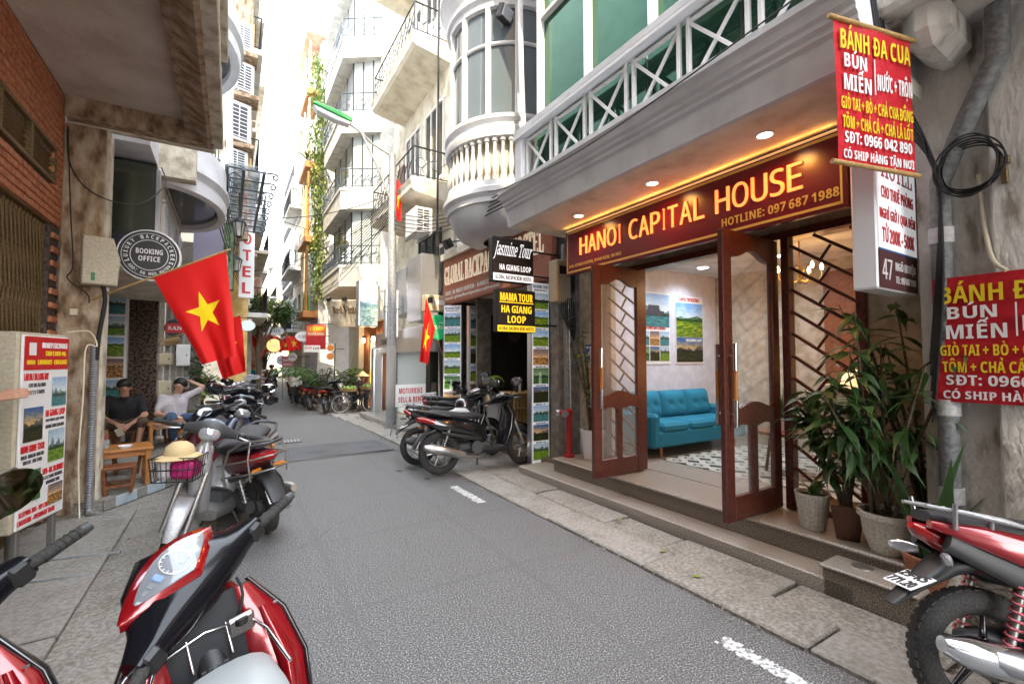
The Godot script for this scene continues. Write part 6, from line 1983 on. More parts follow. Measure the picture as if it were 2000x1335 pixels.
	text(a, "2 BABLE", V(3.74, 2.12, -13.0), 0.8, 0.16, M.print_black, -PI / 2)
	bx(a, "pillar", V(3.72, 0.9, -13.7), V(0.26, 2.1, 0.34), M.alu, 0.03)
	bx(a, "pillar_foot", V(3.72, -0.06, -13.7), V(0.3, 0.12, 0.38), mat(0.03, 0.1, 0.3, 0.5), 0.01)
	bx(a, "frosted_pane", V(4.2, 0.95, -11.9), V(0.03, 1.7, 2.6), mat(0.5, 0.56, 0.57, 0.3))
	bx(a, "jamb", V(4.15, 0.95, -10.4), V(0.2, 1.7, 0.3), M.black, 0.01)
	bx(a, "jamb", V(4.15, 0.95, -13.3), V(0.2, 1.7, 0.2), M.black, 0.01)
	bx(a, "inner_wall", V(5.2, 1.8, -12.0), V(0.1, 4.4, 4.2), M.grey_plaster)
	bx(a, "step", V(3.75, 0.0, -12.0), V(0.9, 0.12, 4.0), M.concrete, 0.01)
	var l1 := thing("landscape_lightbox", "lightbox with a pale blue landscape print on metal shop", "sign", V(3.28, 3.2, -13.0), 0.0)
	bx(l1, "case", V(0, 0, -0.2), V(0.52, 1.3, 0.4), M.alu, 0.012)
	card(l1, "print", V(0, 0, 0.004), 0.5, 1.26, pic(photo(6, 71), 0.3, 0.05))
	var l2 := thing("script_lightbox", "slim white lightbox with thin black script by lamp post", "sign", V(3.5, 2.8, -11.6), 0.0)
	bx(l2, "case", V(0, 0, 0), V(0.34, 1.24, 0.14), M.alu, 0.01)
	bx(l2, "face", V(0, 0, 0.071), V(0.31, 1.2, 0.006), glow(0.85, 0.86, 0.95, 0.05))
	text(l2, "Cove", V(-0.02, 0.1, 0.075), 0.4, 0.16, M.print_black, 0.0, "serif").rotate_object_local(Vector3.BACK, 0.0)
	text(l2, "COVE", V(0, -0.5, 0.075), 0.2, 0.06, M.print_black)
	# street lamp on a concrete post
	var lp := thing("street_lamp", "tall concrete street lamp with green topped lantern", "street lamp", V(3.25, 0, -10.8))
	m_pole(lp)

func m_pole(lp: Node3D):
	tb(lp, "post", [V(0.03, -0.05, 0), V(0.03, 1.2, 0), V(0.02, 4.0, 0), V(0, 6.6, 0)], [0.125, 0.12, 0.1, 0.08], M.galvanized, 16)
	var nt := surf([[0.3, 0.12, 0.11, 0.1], [0.5, 0.4, 0.38, 0.36], [0.7, 0.55, 0.52, 0.5]], 6.0, 0.9, 0.05, 0.3, 0.1, 171, false)
	tb(lp, "pasted_notices", [V(0.03, 0.5, 0), V(0.03, 1.95, 0)], [0.128, 0.12], nt, 16)
	tb(lp, "arm", [V(0, 5.4, 0), V(-0.35, 6.2, 0), V(-0.75, 6.95, 0), V(-1.05, 7.1, 0)], 0.03, M.steel_dull, 8)
	tb(lp, "arm", [V(0, 6.55, 0), V(-0.5, 6.75, 0), V(-0.8, 7.0, 0)], 0.025, M.steel_dull, 8)
	var m := MB.new()
	m.x = Transform3D(Basis(Vector3.BACK, -0.22), V(-1.4, 7.22, 0))
	m.prism([Vector2(-0.42, -0.02), Vector2(-0.38, 0.05), Vector2(0.1, 0.09), Vector2(0.42, 0.07), Vector2(0.44, 0.0), Vector2(0.4, -0.03)], -0.11, 0.11, 0.015)
	part(m, "lantern_cover", mat(0.03, 0.32, 0.05, 0.35), lp)
	m = MB.new()
	m.x = Transform3D(Basis(Vector3.BACK, -0.22), V(-1.4, 7.2, 0))
	m.prism([Vector2(-0.41, -0.02), Vector2(0.42, -0.02), Vector2(0.4, -0.1), Vector2(0.1, -0.14), Vector2(-0.3, -0.12)], -0.1, 0.1, 0.015)
	part(m, "lantern_lens", mat(0.5, 0.5, 0.52, 0.2), lp)

func build_right_towers():
	# round bay tower
	var b := thing("bay_tower", "white round bay with balustrade above the hostel board", "building", V(4.3, 0, -7.0))
	var r := 1.1
	var m := MB.new()
	m.lathe([Vector2(0.5, 3.72), Vector2(0.8, 3.72), Vector2(0.95, 3.8), Vector2(1.08, 4.0), Vector2(1.12, 4.12), Vector2(1.16, 4.12), Vector2(1.16, 4.2), Vector2(1.22, 4.26), Vector2(1.22, 4.34), Vector2(1.16, 4.38), Vector2(1.16, 4.46), Vector2(1.0, 4.46)], 48)
	part(m, "base", M.grey_plaster, b)
	for i in 26:
		var a := PI * 0.5 + PI * (i + 0.5) / 26.0
		if i == 0: m = MB.new()
		var bm := MB.new()
		bm.lathe([Vector2(0.05, 4.46), Vector2(0.05, 4.52), Vector2(0.03, 4.55), Vector2(0.055, 4.72), Vector2(0.045, 4.82), Vector2(0.025, 4.98), Vector2(0.03, 5.08), Vector2(0.05, 5.1), Vector2(0.05, 5.16)], 10, V(cos(a) * 1.1, 0, sin(a) * 1.1))
		part(bm, "baluster", M.white_plaster, b)
	m = MB.new()
	m.lathe([Vector2(1.02, 4.46), Vector2(1.02, 5.2)], 48)
	part(m, "inner_wall", M.cream_stone, b)
	m = MB.new()
	m.lathe([Vector2(1.0, 5.16), Vector2(1.17, 5.16), Vector2(1.19, 5.22), Vector2(1.19, 5.3), Vector2(1.15, 5.34), Vector2(1.15, 5.4), Vector2(1.2, 5.44), Vector2(1.2, 5.5), Vector2(1.08, 5.52), Vector2(1.0, 5.52)], 48)
	part(m, "rail", M.grey_plaster, b)
	for i in 7:
		var a0 := PI * 0.5 + PI * i / 7.0
		m = MB.new()
		var rows := []
		for y in [5.5, 6.7, 7.35]:
			var row := []
			for k in 9:
				var a := lerpf(a0 + 0.03, a0 + PI / 7.0 - 0.03, k / 8.0)
				row.append(V(cos(a) * 1.05, y, sin(a) * 1.05))
			rows.append(row)
		m.grid(rows)
		part(m, "curved_pane", mat(0.12, 0.15, 0.17, 0.05), b)
		bx(b, "mullion", V(cos(a0) * 1.08, 6.42, sin(a0) * 1.08), V(0.07, 1.86, 0.08), M.white, 0.006, V(0, -a0, 0))
	m = MB.new()
	m.tube(arc(V(0, 6.72, 0), 1.07, PI * 0.5, PI * 1.5, 30, Vector3.RIGHT, Vector3.BACK), 0.03, 6)
	part(m, "transom", M.white, b)
	m = MB.new()
	m.lathe([Vector2(1.0, 7.3), Vector2(1.12, 7.32), Vector2(1.12, 7.42), Vector2(1.17, 7.46), Vector2(1.17, 7.6), Vector2(1.24, 7.7), Vector2(1.27, 7.85), Vector2(1.3, 7.88), Vector2(1.3, 8.0), Vector2(1.0, 8.05)], 48)
	part(m, "cornice", M.grey_plaster, b)
	for i in 26:
		var a := PI * 0.5 + PI * (i + 0.5) / 26.0
		var bm := MB.new()
		bm.lathe([Vector2(0.05, 8.02), Vector2(0.03, 8.1), Vector2(0.055, 8.26), Vector2(0.025, 8.5), Vector2(0.05, 8.65)], 8, V(cos(a) * 1.12, 0, sin(a) * 1.12))
		part(bm, "baluster", M.white_plaster, b)
	m = MB.new()
	m.lathe([Vector2(0.9, 8.65), Vector2(1.2, 8.65), Vector2(1.22, 8.75), Vector2(1.05, 8.8), Vector2(1.0, 10.6), Vector2(1.2, 10.7), Vector2(1.25, 11.0), Vector2(0.0, 11.1)], 40)
	part(m, "upper_storey", M.white_plaster, b)
	var fl := thing("bay_flood_lamp", "black flood lamp hung on the round bay's window head", "lamp", V(3.6, 7.1, -6.05), 0.4)
	bx(fl, "housing", V(0, 0, 0), V(0.28, 0.22, 0.12), M.black, 0.015, V(0.4, 0, 0))
	bx(fl, "lens", V(0, -0.01, 0.065), V(0.24, 0.17, 0.012), M.lamp_clear, 0.003, V(0.4, 0, 0))
	tb(fl, "arm", [V(0, 0.05, -0.05), V(0.05, 0.2, -0.2)], 0.015, M.iron)
	solo_tube("downpipe", [V(3.62, 9.0, -5.65), V(3.64, 6.0, -5.62), V(3.7, 4.6, -5.6), V(3.75, 3.9, -5.6)], 0.04, M.white, "white downpipe between round bay and green glazing", "pipe", "", 10)
	# pale balcony house
	var c := thing("balcony_house", "cream house with long slab balconies beyond the round bay", "building")
	bx(c, "wall", V(6.1, 8.2, -12.1), V(3.4, 11.4, 4.7), M.cream_plaster)
	for k in 3:
		var y := 5.42 + k * 3.45
		var sm := MB.new()
		sm.prism([Vector2(4.4, y + 0.42), Vector2(3.45, y + 0.42), Vector2(3.4, y + 0.36), Vector2(3.44, y + 0.26), Vector2(3.44, y + 0.14), Vector2(3.52, y + 0.08), Vector2(4.4, y - 0.06)], -13.5, -9.95)
		part(sm, "balcony", M.cream_plaster, c)
		railing(c, [V(4.4, y + 0.42, -10.0), V(3.5, y + 0.42, -10.0), V(3.5, y + 0.42, -13.45), V(4.4, y + 0.42, -13.45)], 0.72, M.iron, 0.16, 0.009, true)
		for q in [[-10.9], [-12.5]]:
			window(c, V(4.38, y + 1.7, q[0]), 1.2, 2.0, -PI / 2, M.white, M.win_dark, 2)
	bx(c, "door", V(4.38, 6.7, -13.6), V(0.06, 1.7, 0.6), M.wood_door, 0.01)
	window(c, V(4.38, 4.35, -11.2), 1.5, 1.0, -PI / 2, M.dark_grey, M.win_dark, 2)
	air_conditioner("yellowed air conditioner on bracket below cream house's balcony", V(3.75, 4.55, -9.95), 0.42, 0.6, 0.7, 0.0, "air conditioners on the right wall")
	solo_tube("black_downpipe", [V(4.0, 12.0, -9.75), V(4.0, 8.0, -9.75), V(4.0, 4.2, -9.75)], 0.025, M.black_cable, "thin black pipe down the corner of the cream house", "pipe")
	# house with splayed balconies
	var o := thing("splayed_house", "white house with splayed iron balconies above vintage cafe", "building")
	bx(o, "wall", V(6.0, 10.0, -18.0), V(3.4, 14.0, 5.0), M.white_plaster)
	bx(o, "cafe_floor", V(6.0, -0.22, -18.0), V(3.3, 0.1, 4.9), M.concrete)
	bx(o, "cafe_wall", V(6.4, 1.4, -18.0), V(0.1, 3.2, 4.9), M.cream_plaster)
	for z in [-15.6, -20.4]: bx(o, "cafe_wall", V(5.6, 1.4, z), V(1.6, 3.2, 0.1), M.cream_plaster)
	for k in 5:
		var y := 4.9 + k * 2.7
		var plan := [V(4.4, 0, -15.55), V(3.1, 0, -16.45), V(3.1, 0, -19.9), V(4.4, 0, -20.45)]
		var inn := [V(4.4, 0, -15.75), V(3.55, 0, -16.55), V(3.55, 0, -19.7), V(4.4, 0, -20.2)]
		var sm := MB.new()
		for i in 3:
			var a: Vector3 = plan[i]
			var d: Vector3 = plan[i + 1]
			var ai: Vector3 = inn[i]
			var di: Vector3 = inn[i + 1]
			sm.quad(a + V(0, y, 0), d + V(0, y, 0), d + V(0, y - 0.1, 0), a + V(0, y - 0.1, 0))
			var e := 0.97
			var a2 := V(4.4 - (4.4 - a.x) * e, 0, a.z)
			var d2 := V(4.4 - (4.4 - d.x) * e, 0, d.z)
			sm.quad(a2 + V(0, y - 0.1, 0), d2 + V(0, y - 0.1, 0), d2 + V(0, y - 0.75, 0), a2 + V(0, y - 0.75, 0))
			sm.quad(a2 + V(0, y - 0.75, 0), d2 + V(0, y - 0.75, 0), V(4.4, y - 0.8, d.z), V(4.4, y - 0.8, a.z))
			sm.quad(a + V(0, y - 0.1, 0), d + V(0, y - 0.1, 0), d2 + V(0, y - 0.1, 0), a2 + V(0, y - 0.1, 0))
			sm.quad(a + V(0, y, 0), d + V(0, y, 0), V(4.4, y, d.z), V(4.4, y, a.z))
			var pm := MB.new()
			pm.quad(ai + V(0, y, 0), ai + V(0, y + 1.95, 0), di + V(0, y + 1.95, 0), di + V(0, y, 0))
			part(pm, "glazing", [mat(0.5, 0.56, 0.57, 0.1), mat(0.34, 0.38, 0.4, 0.06), mat(0.5, 0.56, 0.57, 0.1)][i], o)
			var fm := MB.new()
			for t in 4:
				var p := ai.lerp(di, t / 3.0)
				fm.tube([p + V(0, y, 0), p + V(0, y + 1.95, 0)], 0.03, 4)
			part(fm, "glazing_bars", M.dark_grey, o)
		part(sm, "balcony", M.white_plaster, o)
		var rp := []
		for p in plan: rp.append(p + V(0.03, y, 0))
		railing(o, rp, 0.66, M.iron_blue, 0.13, 0.009, true)
		bx(o, "flank_rail", V(4.3, y + 0.3, -20.9), V(0.5, 0.7, 0.5), M.iron_blue, 0.01)
	bx(o, "ground_wall", V(4.6, 1.4, -19.6), V(0.5, 3.6, 1.8), M.grey_plaster)
	var br := surf([[0.3, 0.22, 0.08, 0.045], [0.7, 0.33, 0.13, 0.07]], 2.0, 0.8, 0.03, 0.4, 0.06, 181)
	bx(o, "brick_front", V(4.7, 1.3, -16.2), V(0.3, 3.4, 1.4), br)
	bx(o, "brick_front", V(4.7, 1.3, -18.3), V(0.3, 3.4, 0.9), br)
	for z in [-16.9, -17.82]: bx(o, "door_jamb", V(4.6, 1.0, z), V(0.14, 2.6, 0.12), M.wood_warm, 0.01)
	var sb := thing("vintage_board", "tilted beige signboard with carved brown words above brick doorway", "sign", V(3.55, 3.25, -16.7), -0.7)
	sb.rotation = V(0.45, -0.75, 0.0)
	bx(sb, "board", V(0, 0, 0), V(1.5, 1.0, 0.06), M.cream_stone, 0.01)
	text(sb, "Red Vintage", V(0, 0.12, 0.032), 1.2, 0.34, mat(0.16, 0.09, 0.05, 0.6), 0.0, "serifbold", 0.02)
	text(sb, "COFFEE", V(0.4, -0.28, 0.032), 0.5, 0.12, M.print_dark)
	for k in 3: bx(sb, "spot_lamp", V(-0.6 + k * 0.6, 0.58, 0.1), V(0.1, 0.12, 0.16), M.black, 0.01)
	for q in [[V(4.35, 2.35, -16.55), "left"], [V(4.35, 2.35, -17.98), "right"]]:
		var wl := thing("wall_lantern", "lit wall lantern %s" % ("beside doorway nearer the sale banner" if q[1] == "left" else "on far side of the brick doorway"), "lantern", q[0], 0.0, "lanterns at the brick doorway")
		lt(wl, "globe", [Vector2(0.0, 0.12), Vector2(0.06, 0.1), Vector2(0.08, 0.0), Vector2(0.05, -0.09), Vector2(0.0, -0.1)], glow(1.0, 0.9, 0.7, 1.0), Vector3.ZERO, 14)
		lt(wl, "cap", [Vector2(0.0, 0.2), Vector2(0.04, 0.16), Vector2(0.09, 0.11), Vector2(0.0, 0.11)], M.iron, Vector3.ZERO, 14)
		tb(wl, "arm", [V(0.02, 0.16, 0), V(0.2, 0.18, 0)], 0.012, M.iron)
		var ol := OmniLight3D.new()
		ol.name = "wall_lantern_glow"
		ol.position = q[0] + V(-0.02, -0.02, 0)
		ol.light_color = Color(1.0, 0.8, 0.5)
		ol.light_energy = 0.12
		ol.light_size = 0.06
		ol.shadow_enabled = true
		add_child(ol)
	var nb := thing("sale_banner", "upright white and yellow half price banner by brick doorway", "banner", V(4.45, 0.6, -16.2), -0.5)
	bx(nb, "sheet", V(0, 0.8, 0), V(0.56, 1.7, 0.02), M.print_white, 0.004)
	bx(nb, "yellow_field", V(0, 0.32, 0.012), V(0.54, 0.7, 0.006), M.print_yellow)
	text(nb, "50%", V(0, 0.98, 0.012), 0.4, 0.24, M.print_red)
	text(nb, "SALE OFF", V(0, 1.4, 0.012), 0.4, 0.12, M.print_dark)
	for k in 4: text(nb, "ALL DRINKS AND FOOD", V(0, 0.58 - k * 0.14, 0.016), 0.42, 0.05, M.print_dark)
	for k in [-1, 1]: tb(nb, "post", [V(k * 0.27, -0.85, -0.03), V(k * 0.27, 1.65, -0.03)], 0.012, M.iron)
	var dx := thing("service_lightbox", "pair of round orange signs on pole before the palm", "sign", V(3.05, 0, -17.4))
	tb(dx, "pole", [V(0.16, -0.2, 0), V(0.16, 2.2, 0)], 0.02, M.iron)
	for k in 2:
		var dm := MB.new()
		dm.x = Transform3D(Basis(Vector3.RIGHT, PI / 2), V(0, 2.04 - k * 0.3, 0.0))
		dm.lathe([Vector2(0, 0.04), Vector2(0.14, 0.04), Vector2(0.14, -0.04), Vector2(0, -0.04)], 28)
		var dd := part(dm, "disc", M.print_white, dx)
		dm = MB.new()
		dm.x = Transform3D(Basis(Vector3.RIGHT, PI / 2), V(0, 2.04 - k * 0.3, 0.0))
		dm.lathe([Vector2(0, 0.044), Vector2(0.115, 0.044)], 28)
		part(dm, "emblem", M.lamp_amber, dd)

func build_street_far():
	# house with lacquered columns and planted balconies
	var b := thing("coloured_house", "narrow house with orange and green column balconies and vines", "building")
	bx(b, "wall", V(5.2, 7.8, -23.2), V(4.0, 16.2, 3.9), M.grey_plaster)
	var org := mat(0.5, 0.21, 0.06, 0.6)
	var grn := mat(0.14, 0.42, 0.06, 0.5)
	for k in 4:
		var y := 3.6 + k * 3.3
		bx(b, "balcony", V(2.95, y, -22.6), V(0.7, 0.3, 2.4), org, 0.03)
		for i in 4:
			tb(b, "column", [V(2.75 + 0.05 * (i % 2), y + 0.15, -21.5 - i * 0.7), V(2.75 + 0.05 * (i % 2), y + 3.0, -21.5 - i * 0.7)], 0.05, [org if k < 2 else M.cream_stone, M.yellow_wall, M.cream_stone, M.cream_stone][i], 8)
		bx(b, "screen", V(2.85, y + 0.5, -22.6), V(0.05, 0.7, 2.2), [grn, M.yellow_wall, M.cream_stone, M.cream_stone][k], 0.01)
		window(b, V(3.18, y + 1.6, -22.2), 1.2, 1.8, -PI / 2, M.white, M.win_dark, 1)
	bx(b, "roof", V(4.0, 16.0, -23.0), V(3.0, 0.25, 4.0), M.pink_wall, 0.03)
	var v := thing("vine_curtain", "long yellow green vines trailing down between two balcony houses", "plant", V(3.2, 0, -20.95))
	for k in 3:
		var m := MB.new()
		for j in 26:
			var y := 4.6 + j * 0.4
			crown(m, V(rng.randf_range(-0.25, 0.2) - 0.012 * j * 0.5, y, rng.randf_range(-0.3, 0.3)), V(0.28, 0.5, 0.3), 34, 0.2, 0.035, 1.2)
		part(m, "leaves", [M.leaf_y, M.leaf_b, M.leaf_y][k], v)
	var ps := thing("roof_palm", "feathery palm on a balcony of the coloured house", "plant", V(2.75, 10.3, -21.6))
	var pm := MB.new()
	for i in 40: blade(pm, Vector3.ZERO, rng.randf() * TAU, rng.randf_range(0.6, 1.1), 0.04, 0.7)
	part(pm, "leaves", M.leaf_b, ps)
	# farther right-hand houses
	house("tenement", "cream tenement with iron balconies past the coloured house", 3.1, 1, -25.4, -29.8, 13.5, M.cream_plaster, M.white_plaster, [0.7, 0.7, 0.7, 0.7])
	house("tenement", "pale blue tenement farther along on the right", 3.6, 1, -30.0, -36.5, 14.5, M.blue_wall, M.white_plaster, [0.6, 0.6, 0.6, 0.6])
	house("tenement", "white tenement with narrow windows far along the right", 4.3, 1, -36.7, -44.0, 13.5, M.white_plaster, M.grey_plaster, [0.6, 0.6, 0.6, 0.6])
	house("tenement", "yellow tenement near the far end of street", 5.1, 1, -44.2, -56.0, 13.0, M.yellow_wall, M.white_plaster, [0.6, 0.6, 0.6])
	house("end_block", "pale block closing the far end of the street", -1.0, 1, -62.0, -70.0, 13.0, M.cream_plaster, M.white_plaster, [0.0])
	house("end_block", "taller pale block behind the far end of street", 5.8, 1, -58.0, -66.0, 17.0, M.white_plaster, M.cream_plaster, [0.0])
	# houses behind the camera that shade the street
	house("tenement", "tall grey tenement behind the viewer on the left", -1.4, -1, 14.0, 6.5, 20.5, M.grey_plaster, M.white_plaster, [0.8, 0.8, 0.8, 0.8, 0.8], {"end": false})
	house("tenement", "tall cream tenement behind the viewer on the right", 4.0, 1, 12.0, 5.2, 9.0, M.cream_plaster, M.white_plaster, [0.8, 0.8, 0.8, 0.8], {"end": false})
	# greenery and signs along the right pavement
	tree("dark green bush in a pot by the brick doorway", V(3.75, -0.2, -16.9), 0.6, V(0, 0.85, 0), V(0.4, 0.6, 0.4), 900, 0.12, [M.leaf_c, M.leaf_a], "shrub")
	var p := thing("areca_palm", "feathery green palm in a white pot beside parked scooters", "plant", V(3.15, -0.25, -19.2))
	lt(p, "pot", pot_shape(0, 0.26, 0.5), M.gloss_white)
	for k in 3:
		var m := MB.new()
		for i in 14:
			var a := rng.randf() * TAU
			var l := rng.randf_range(1.7, 2.6)
			var pts := []
			for j in 9:
				var t := j / 8.0
				pts.append(V(cos(a) * l * t * 0.75, 0.45 + l * (t * 1.15 - t * t * 0.75), sin(a) * l * t * 0.75))
			m.tube(pts, 0.012, 4, false)
			for j in range(2, 9):
				for s in [-1, 1]:
					var d := V(-sin(a) * s, -0.6, cos(a) * s).normalized() * 0.28 + V(cos(a), 0, sin(a)) * 0.12
					var w := V(cos(a), 0.2, sin(a)) * 0.03
					m.tri(pts[j] - w, pts[j] + w, pts[j] + d)
		part(m, "fronds", [M.leaf_b, M.leaf_a, M.leaf_b][k], p)
	tree("low green shrub under the red menu banner", V(3.2, -0.3, -21.3), 0.5, V(0, 0.8, 0), V(0.45, 0.6, 0.6), 1100, 0.13, null, "shrub")
	tree("green shrub in a tub before the far right shops", V(3.1, -0.3, -25.0), 0.6, V(0, 0.9, 0), V(0.6, 0.7, 0.6), 1000, 0.14, null, "shrub")
	tree("small street tree far along the left pavement", V(2.1, -0.3, -38.0), 2.0, V(0.2, 3.0, 0), V(1.1, 1.1, 1.3), 1600, 0.2, null, "tree")
	var rb := thing("menu_banner", "red and orange menu banner hanging above the shrubs", "banner", V(2.95, 2.55, -20.0), -0.3)
	bx(rb, "sheet", V(0, 0, 0), V(0.75, 1.0, 0.02), M.vinyl_red, 0.004)
	bx(rb, "orange_field", V(0.0, 0.25, 0.012), V(0.7, 0.42, 0.006), mat(0.7, 0.18, 0.03, 0.5))
	text(rb, "BIA HOI", V(0, 0.32, 0.016), 0.5, 0.14, M.print_yellow)
	text(rb, "FOOD & DRINK", V(0, 0.12, 0.016), 0.6, 0.1, M.print_white)
	tb(rb, "pole", [V(-0.4, 0.5, 0), V(0.9, 0.55, 0)], 0.016, M.iron)
	var fb := thing("food_board", "white board with red and black words above palm", "sign", V(2.75, 2.05, -19.6), -0.2)
	bx(fb, "panel", V(0, 0, 0), V(0.6, 0.28, 0.04), M.print_white, 0.006)
	text(fb, "QUAN", V(-0.14, 0.03, 0.022), 0.24, 0.1, M.print_red)
	text(fb, "Lam", V(0.15, 0.03, 0.022), 0.22, 0.1, M.print_black)
	tb(fb, "bracket", [V(0.3, 0, 0), V(1.2, 0, 0)], 0.016, M.iron)
	var fl := [[V(2.28, 2.3, -21.5), 0.62, "red star flag above the walkers, nearer of two crossed flags"], [V(2.05, 2.25, -22.5), 0.5, "red star flag partly behind another over the walkers"], [V(1.2, 2.55, -27.0), 0.6, "red star flag under the street tree"], [V(1.75, 2.35, -31.0), 0.6, "small red star flag far down the street"], [V(2.5, 2.4, -33.0), 0.6, "small red flag by the far right shops"]]
	for q in fl:
		var s: float = q[1]
		var at: Vector3 = q[0]
		flag_on_pole(q[2], at + V(s * 0.9, -1.2 * s, 0.1), at + V(-0.5 * s, 0.75 * s, 0), at + V(-0.5 * s, 0.55 * s, 0), at + V(0.5 * s, 0.45 * s, 0), at + V(-0.35 * s, -0.5 * s, 0), at + V(0.5 * s, -0.4 * s, 0), M.flag, 0.06 * s, 4)
	var sg := [[V(2.62, 2.6, -21.0), 0.34, "oval", M.white, "pale round shop sign over the far right pavement"], [V(2.45, 1.75, -23.5), 0.2, "disc", M.white, "small white disc sign beyond the crossed flags"], [V(2.0, 2.4, -28.0), 0.36, "disc", glow(1.0, 0.8, 0.3, 0.14), "glowing yellow disc sign down the street"], [V(1.35, 2.0, -30.0), 0.3, "disc", M.print_red, "red disc sign under the far flags"], [V(2.3, 1.6, -27.0), 0.26, "disc", M.white, "white disc sign near the far shrub"], [V(1.9, 3.1, -26.0), 0.4, "oval", M.white, "high white oval sign projecting over far pavement"]]
	for q in sg:
		var o := thing("shop_disc_sign", q[4], "sign", q[0])
		var m := MB.new()
		m.x = Transform3D(Basis(Vector3.RIGHT, PI / 2), Vector3.ZERO)
		m.lathe([Vector2(0, 0.04), Vector2(q[1], 0.04), Vector2(q[1], -0.04), Vector2(0, -0.04)], 28, Vector3.ZERO, 0, TAU, 1.0, 0.65 if q[2] == "oval" else 1.0)
		part(m, "disc", q[3], o)
		text(o, "CAFE" if q[1] > 0.3 else "PHO", V(0, 0, 0.042), q[1] * 1.2, q[1] * 0.36, M.print_dark if q[3] == M.white else M.print_white, 0.0, "serifbold")
		tb(o, "bracket", [V(q[1] * 0.9, 0, 0), V(q[1] + 0.7, 0.05, 0)], 0.016, M.iron)
	for q in [[V(2.35, 1.25, -24.5), "pink"], [V(1.65, 0.5, -30.5), "white"]]:
		var o := thing("menu_stand", "%s upright menu board standing in the far street" % q[1], "signboard", q[0])
		bx(o, "panel", V(0, 0, 0), V(0.5, 1.1, 0.05), M.print_white if q[1] == "white" else mat(0.62, 0.2, 0.22, 0.5), 0.006)
		for k in 4: bx(o, "line", V(0, 0.35 - k * 0.2, 0.028), V(0.36, 0.05, 0.006), M.print_white if q[1] == "pink" else M.print_red)
		for k in [-1, 1]: tb(o, "leg", [V(k * 0.2, -0.5, 0), V(k * 0.2, -q[0].y - 0.3, 0)], 0.015, M.iron)
	for q in [[1.1, 2.75, -24.0], [1.5, 2.7, -25.5], [1.75, 2.85, -27.0], [2.15, 2.8, -28.5], [1.3, 2.9, -29.5]]:
		var o := thing("paper_lantern", "red paper lantern hung over the lane beyond the crossed flags", "lantern", V(q[0], q[1], q[2]), 0.0, "red paper lanterns over the far lane")
		lt(o, "shade", [Vector2(0.03, 0.15), Vector2(0.1, 0.12), Vector2(0.15, 0.04), Vector2(0.15, -0.04), Vector2(0.1, -0.12), Vector2(0.03, -0.15)], M.print_red, Vector3.ZERO, 16)
		tb(o, "cord", [V(0, 0.15, 0), V(0, 0.7, 0)], 0.008, M.black_cable, 5)
		tb(o, "tassel", [V(0, -0.15, 0), V(0, -0.32, 0)], [0.015, 0.03], M.print_yellow, 6)
	# wires across the street
	var wires := [[V(-0.2, 4.9, -12.0), V(3.2, 5.6, -10.8)], [V(-0.1, 6.0, -14.0), V(3.3, 5.9, -16.0)], [V(0.6, 5.0, -20.0), V(3.2, 5.2, -10.8)], [V(3.2, 5.0, -10.8), V(3.1, 4.6, -25.5)], [V(1.0, 4.5, -27.0), V(3.2, 4.9, -10.8)]]
	for k in 12:
		wires.append([V(-0.35 + 0.03 * k, 4.2 + 0.12 * k, -8.0 - 0.3 * k), V(0.5 + 0.05 * k, 3.8 + 0.14 * k, -19.0 - k)])
		wires.append([V(3.3, 5.2 + 0.06 * k, -10.8), V(3.0 + 0.06 * k, 4.2 + 0.25 * k, -19.0 - k * 1.2)])
	for k in 5: wires.append([V(3.28, 4.8 + 0.1 * k, -10.8), V(3.5, 3.95 + 0.05 * k, -5.3)])
	for q in wires: solo(tube_mesh(sag(q[0], q[1], 0.3), 0.01), "overhead_wire", M.black_cable, "thin black cable sagging above the street between houses and lamp post", "wire", "overhead wires")
	# light stand-alone buildings' roof clutter
	for q in [[1.0, 9.1, -25.0], [2.0, 12.1, -33.0]]:
		var o := thing("roof_tank", "steel water tank on a roof far along the left", "water tank", V(q[0] - 0.8, q[1] - 0.4, q[2]), 0.0, "roof water tanks")
		tb(o, "drum", [V(0, 0.5, -0.6), V(0, 0.5, 0.6)], 0.4, M.steel_dull, 16)
		for k in [-1, 1]: bx(o, "stand", V(0, 0.1, k * 0.4), V(0.7, 0.3, 0.06), M.iron)

func tube_mesh(pts: Array, r) -> MB:
	var m := MB.new()
	m.tube(pts, r, 5)
	return m

func build_small_things():
	# a few fallen leaves
	var lm := leaf_mesh(0.09, 0.045, 0.2)
	for q in [[3.05, 0.025, -2.6, 0.3], [2.95, 0.025, -2.15, 2.0], [3.3, 0.03, -3.3, 1.2]]:
		var o := MeshInstance3D.new()
		o.name = numbered("fallen_leaf")
		o.mesh = lm
		o.material_override = M.leaf_y
		o.position = V(q[0], q[1], q[2])
		o.rotation.y = q[3]
		add_child(o)
		tag(o, "dry yellow leaf fallen on the pavement or road", "leaf", "fallen leaves")

# ---- two-wheelers: local +x forward, +z to the rider's right
func tyre_mesh(c: Vector3, r: float, w: float, seg := 40) -> MB:
	var m := MB.new()
	var rows := []
	for i in seg + 1:
		var a := TAU * i / seg
		var d := V(cos(a), sin(a), 0)
		var row := []
		for k in 14:
			var b := TAU * k / 14
			var rr := r - w * 0.55 + w * 0.55 * signf(cos(b)) * pow(absf(cos(b)), 0.8)
			row.append(c + d * rr + V(0, 0, sin(b) * w * 0.5))
		rows.append(row)
	m.grid(rows, true)
	# tread blocks
	for i in seg:
		var a := TAU * (i + 0.5) / seg
		for s in [-1, 1]:
			m.box(c + V(cos(a + s * 0.03), sin(a + s * 0.03), 0) * (r - 0.0066) + V(0, 0, s * w * 0.17), V(0.008, 0.026, w * 0.24), 0.0, V(0, 0.0, a))
	return m

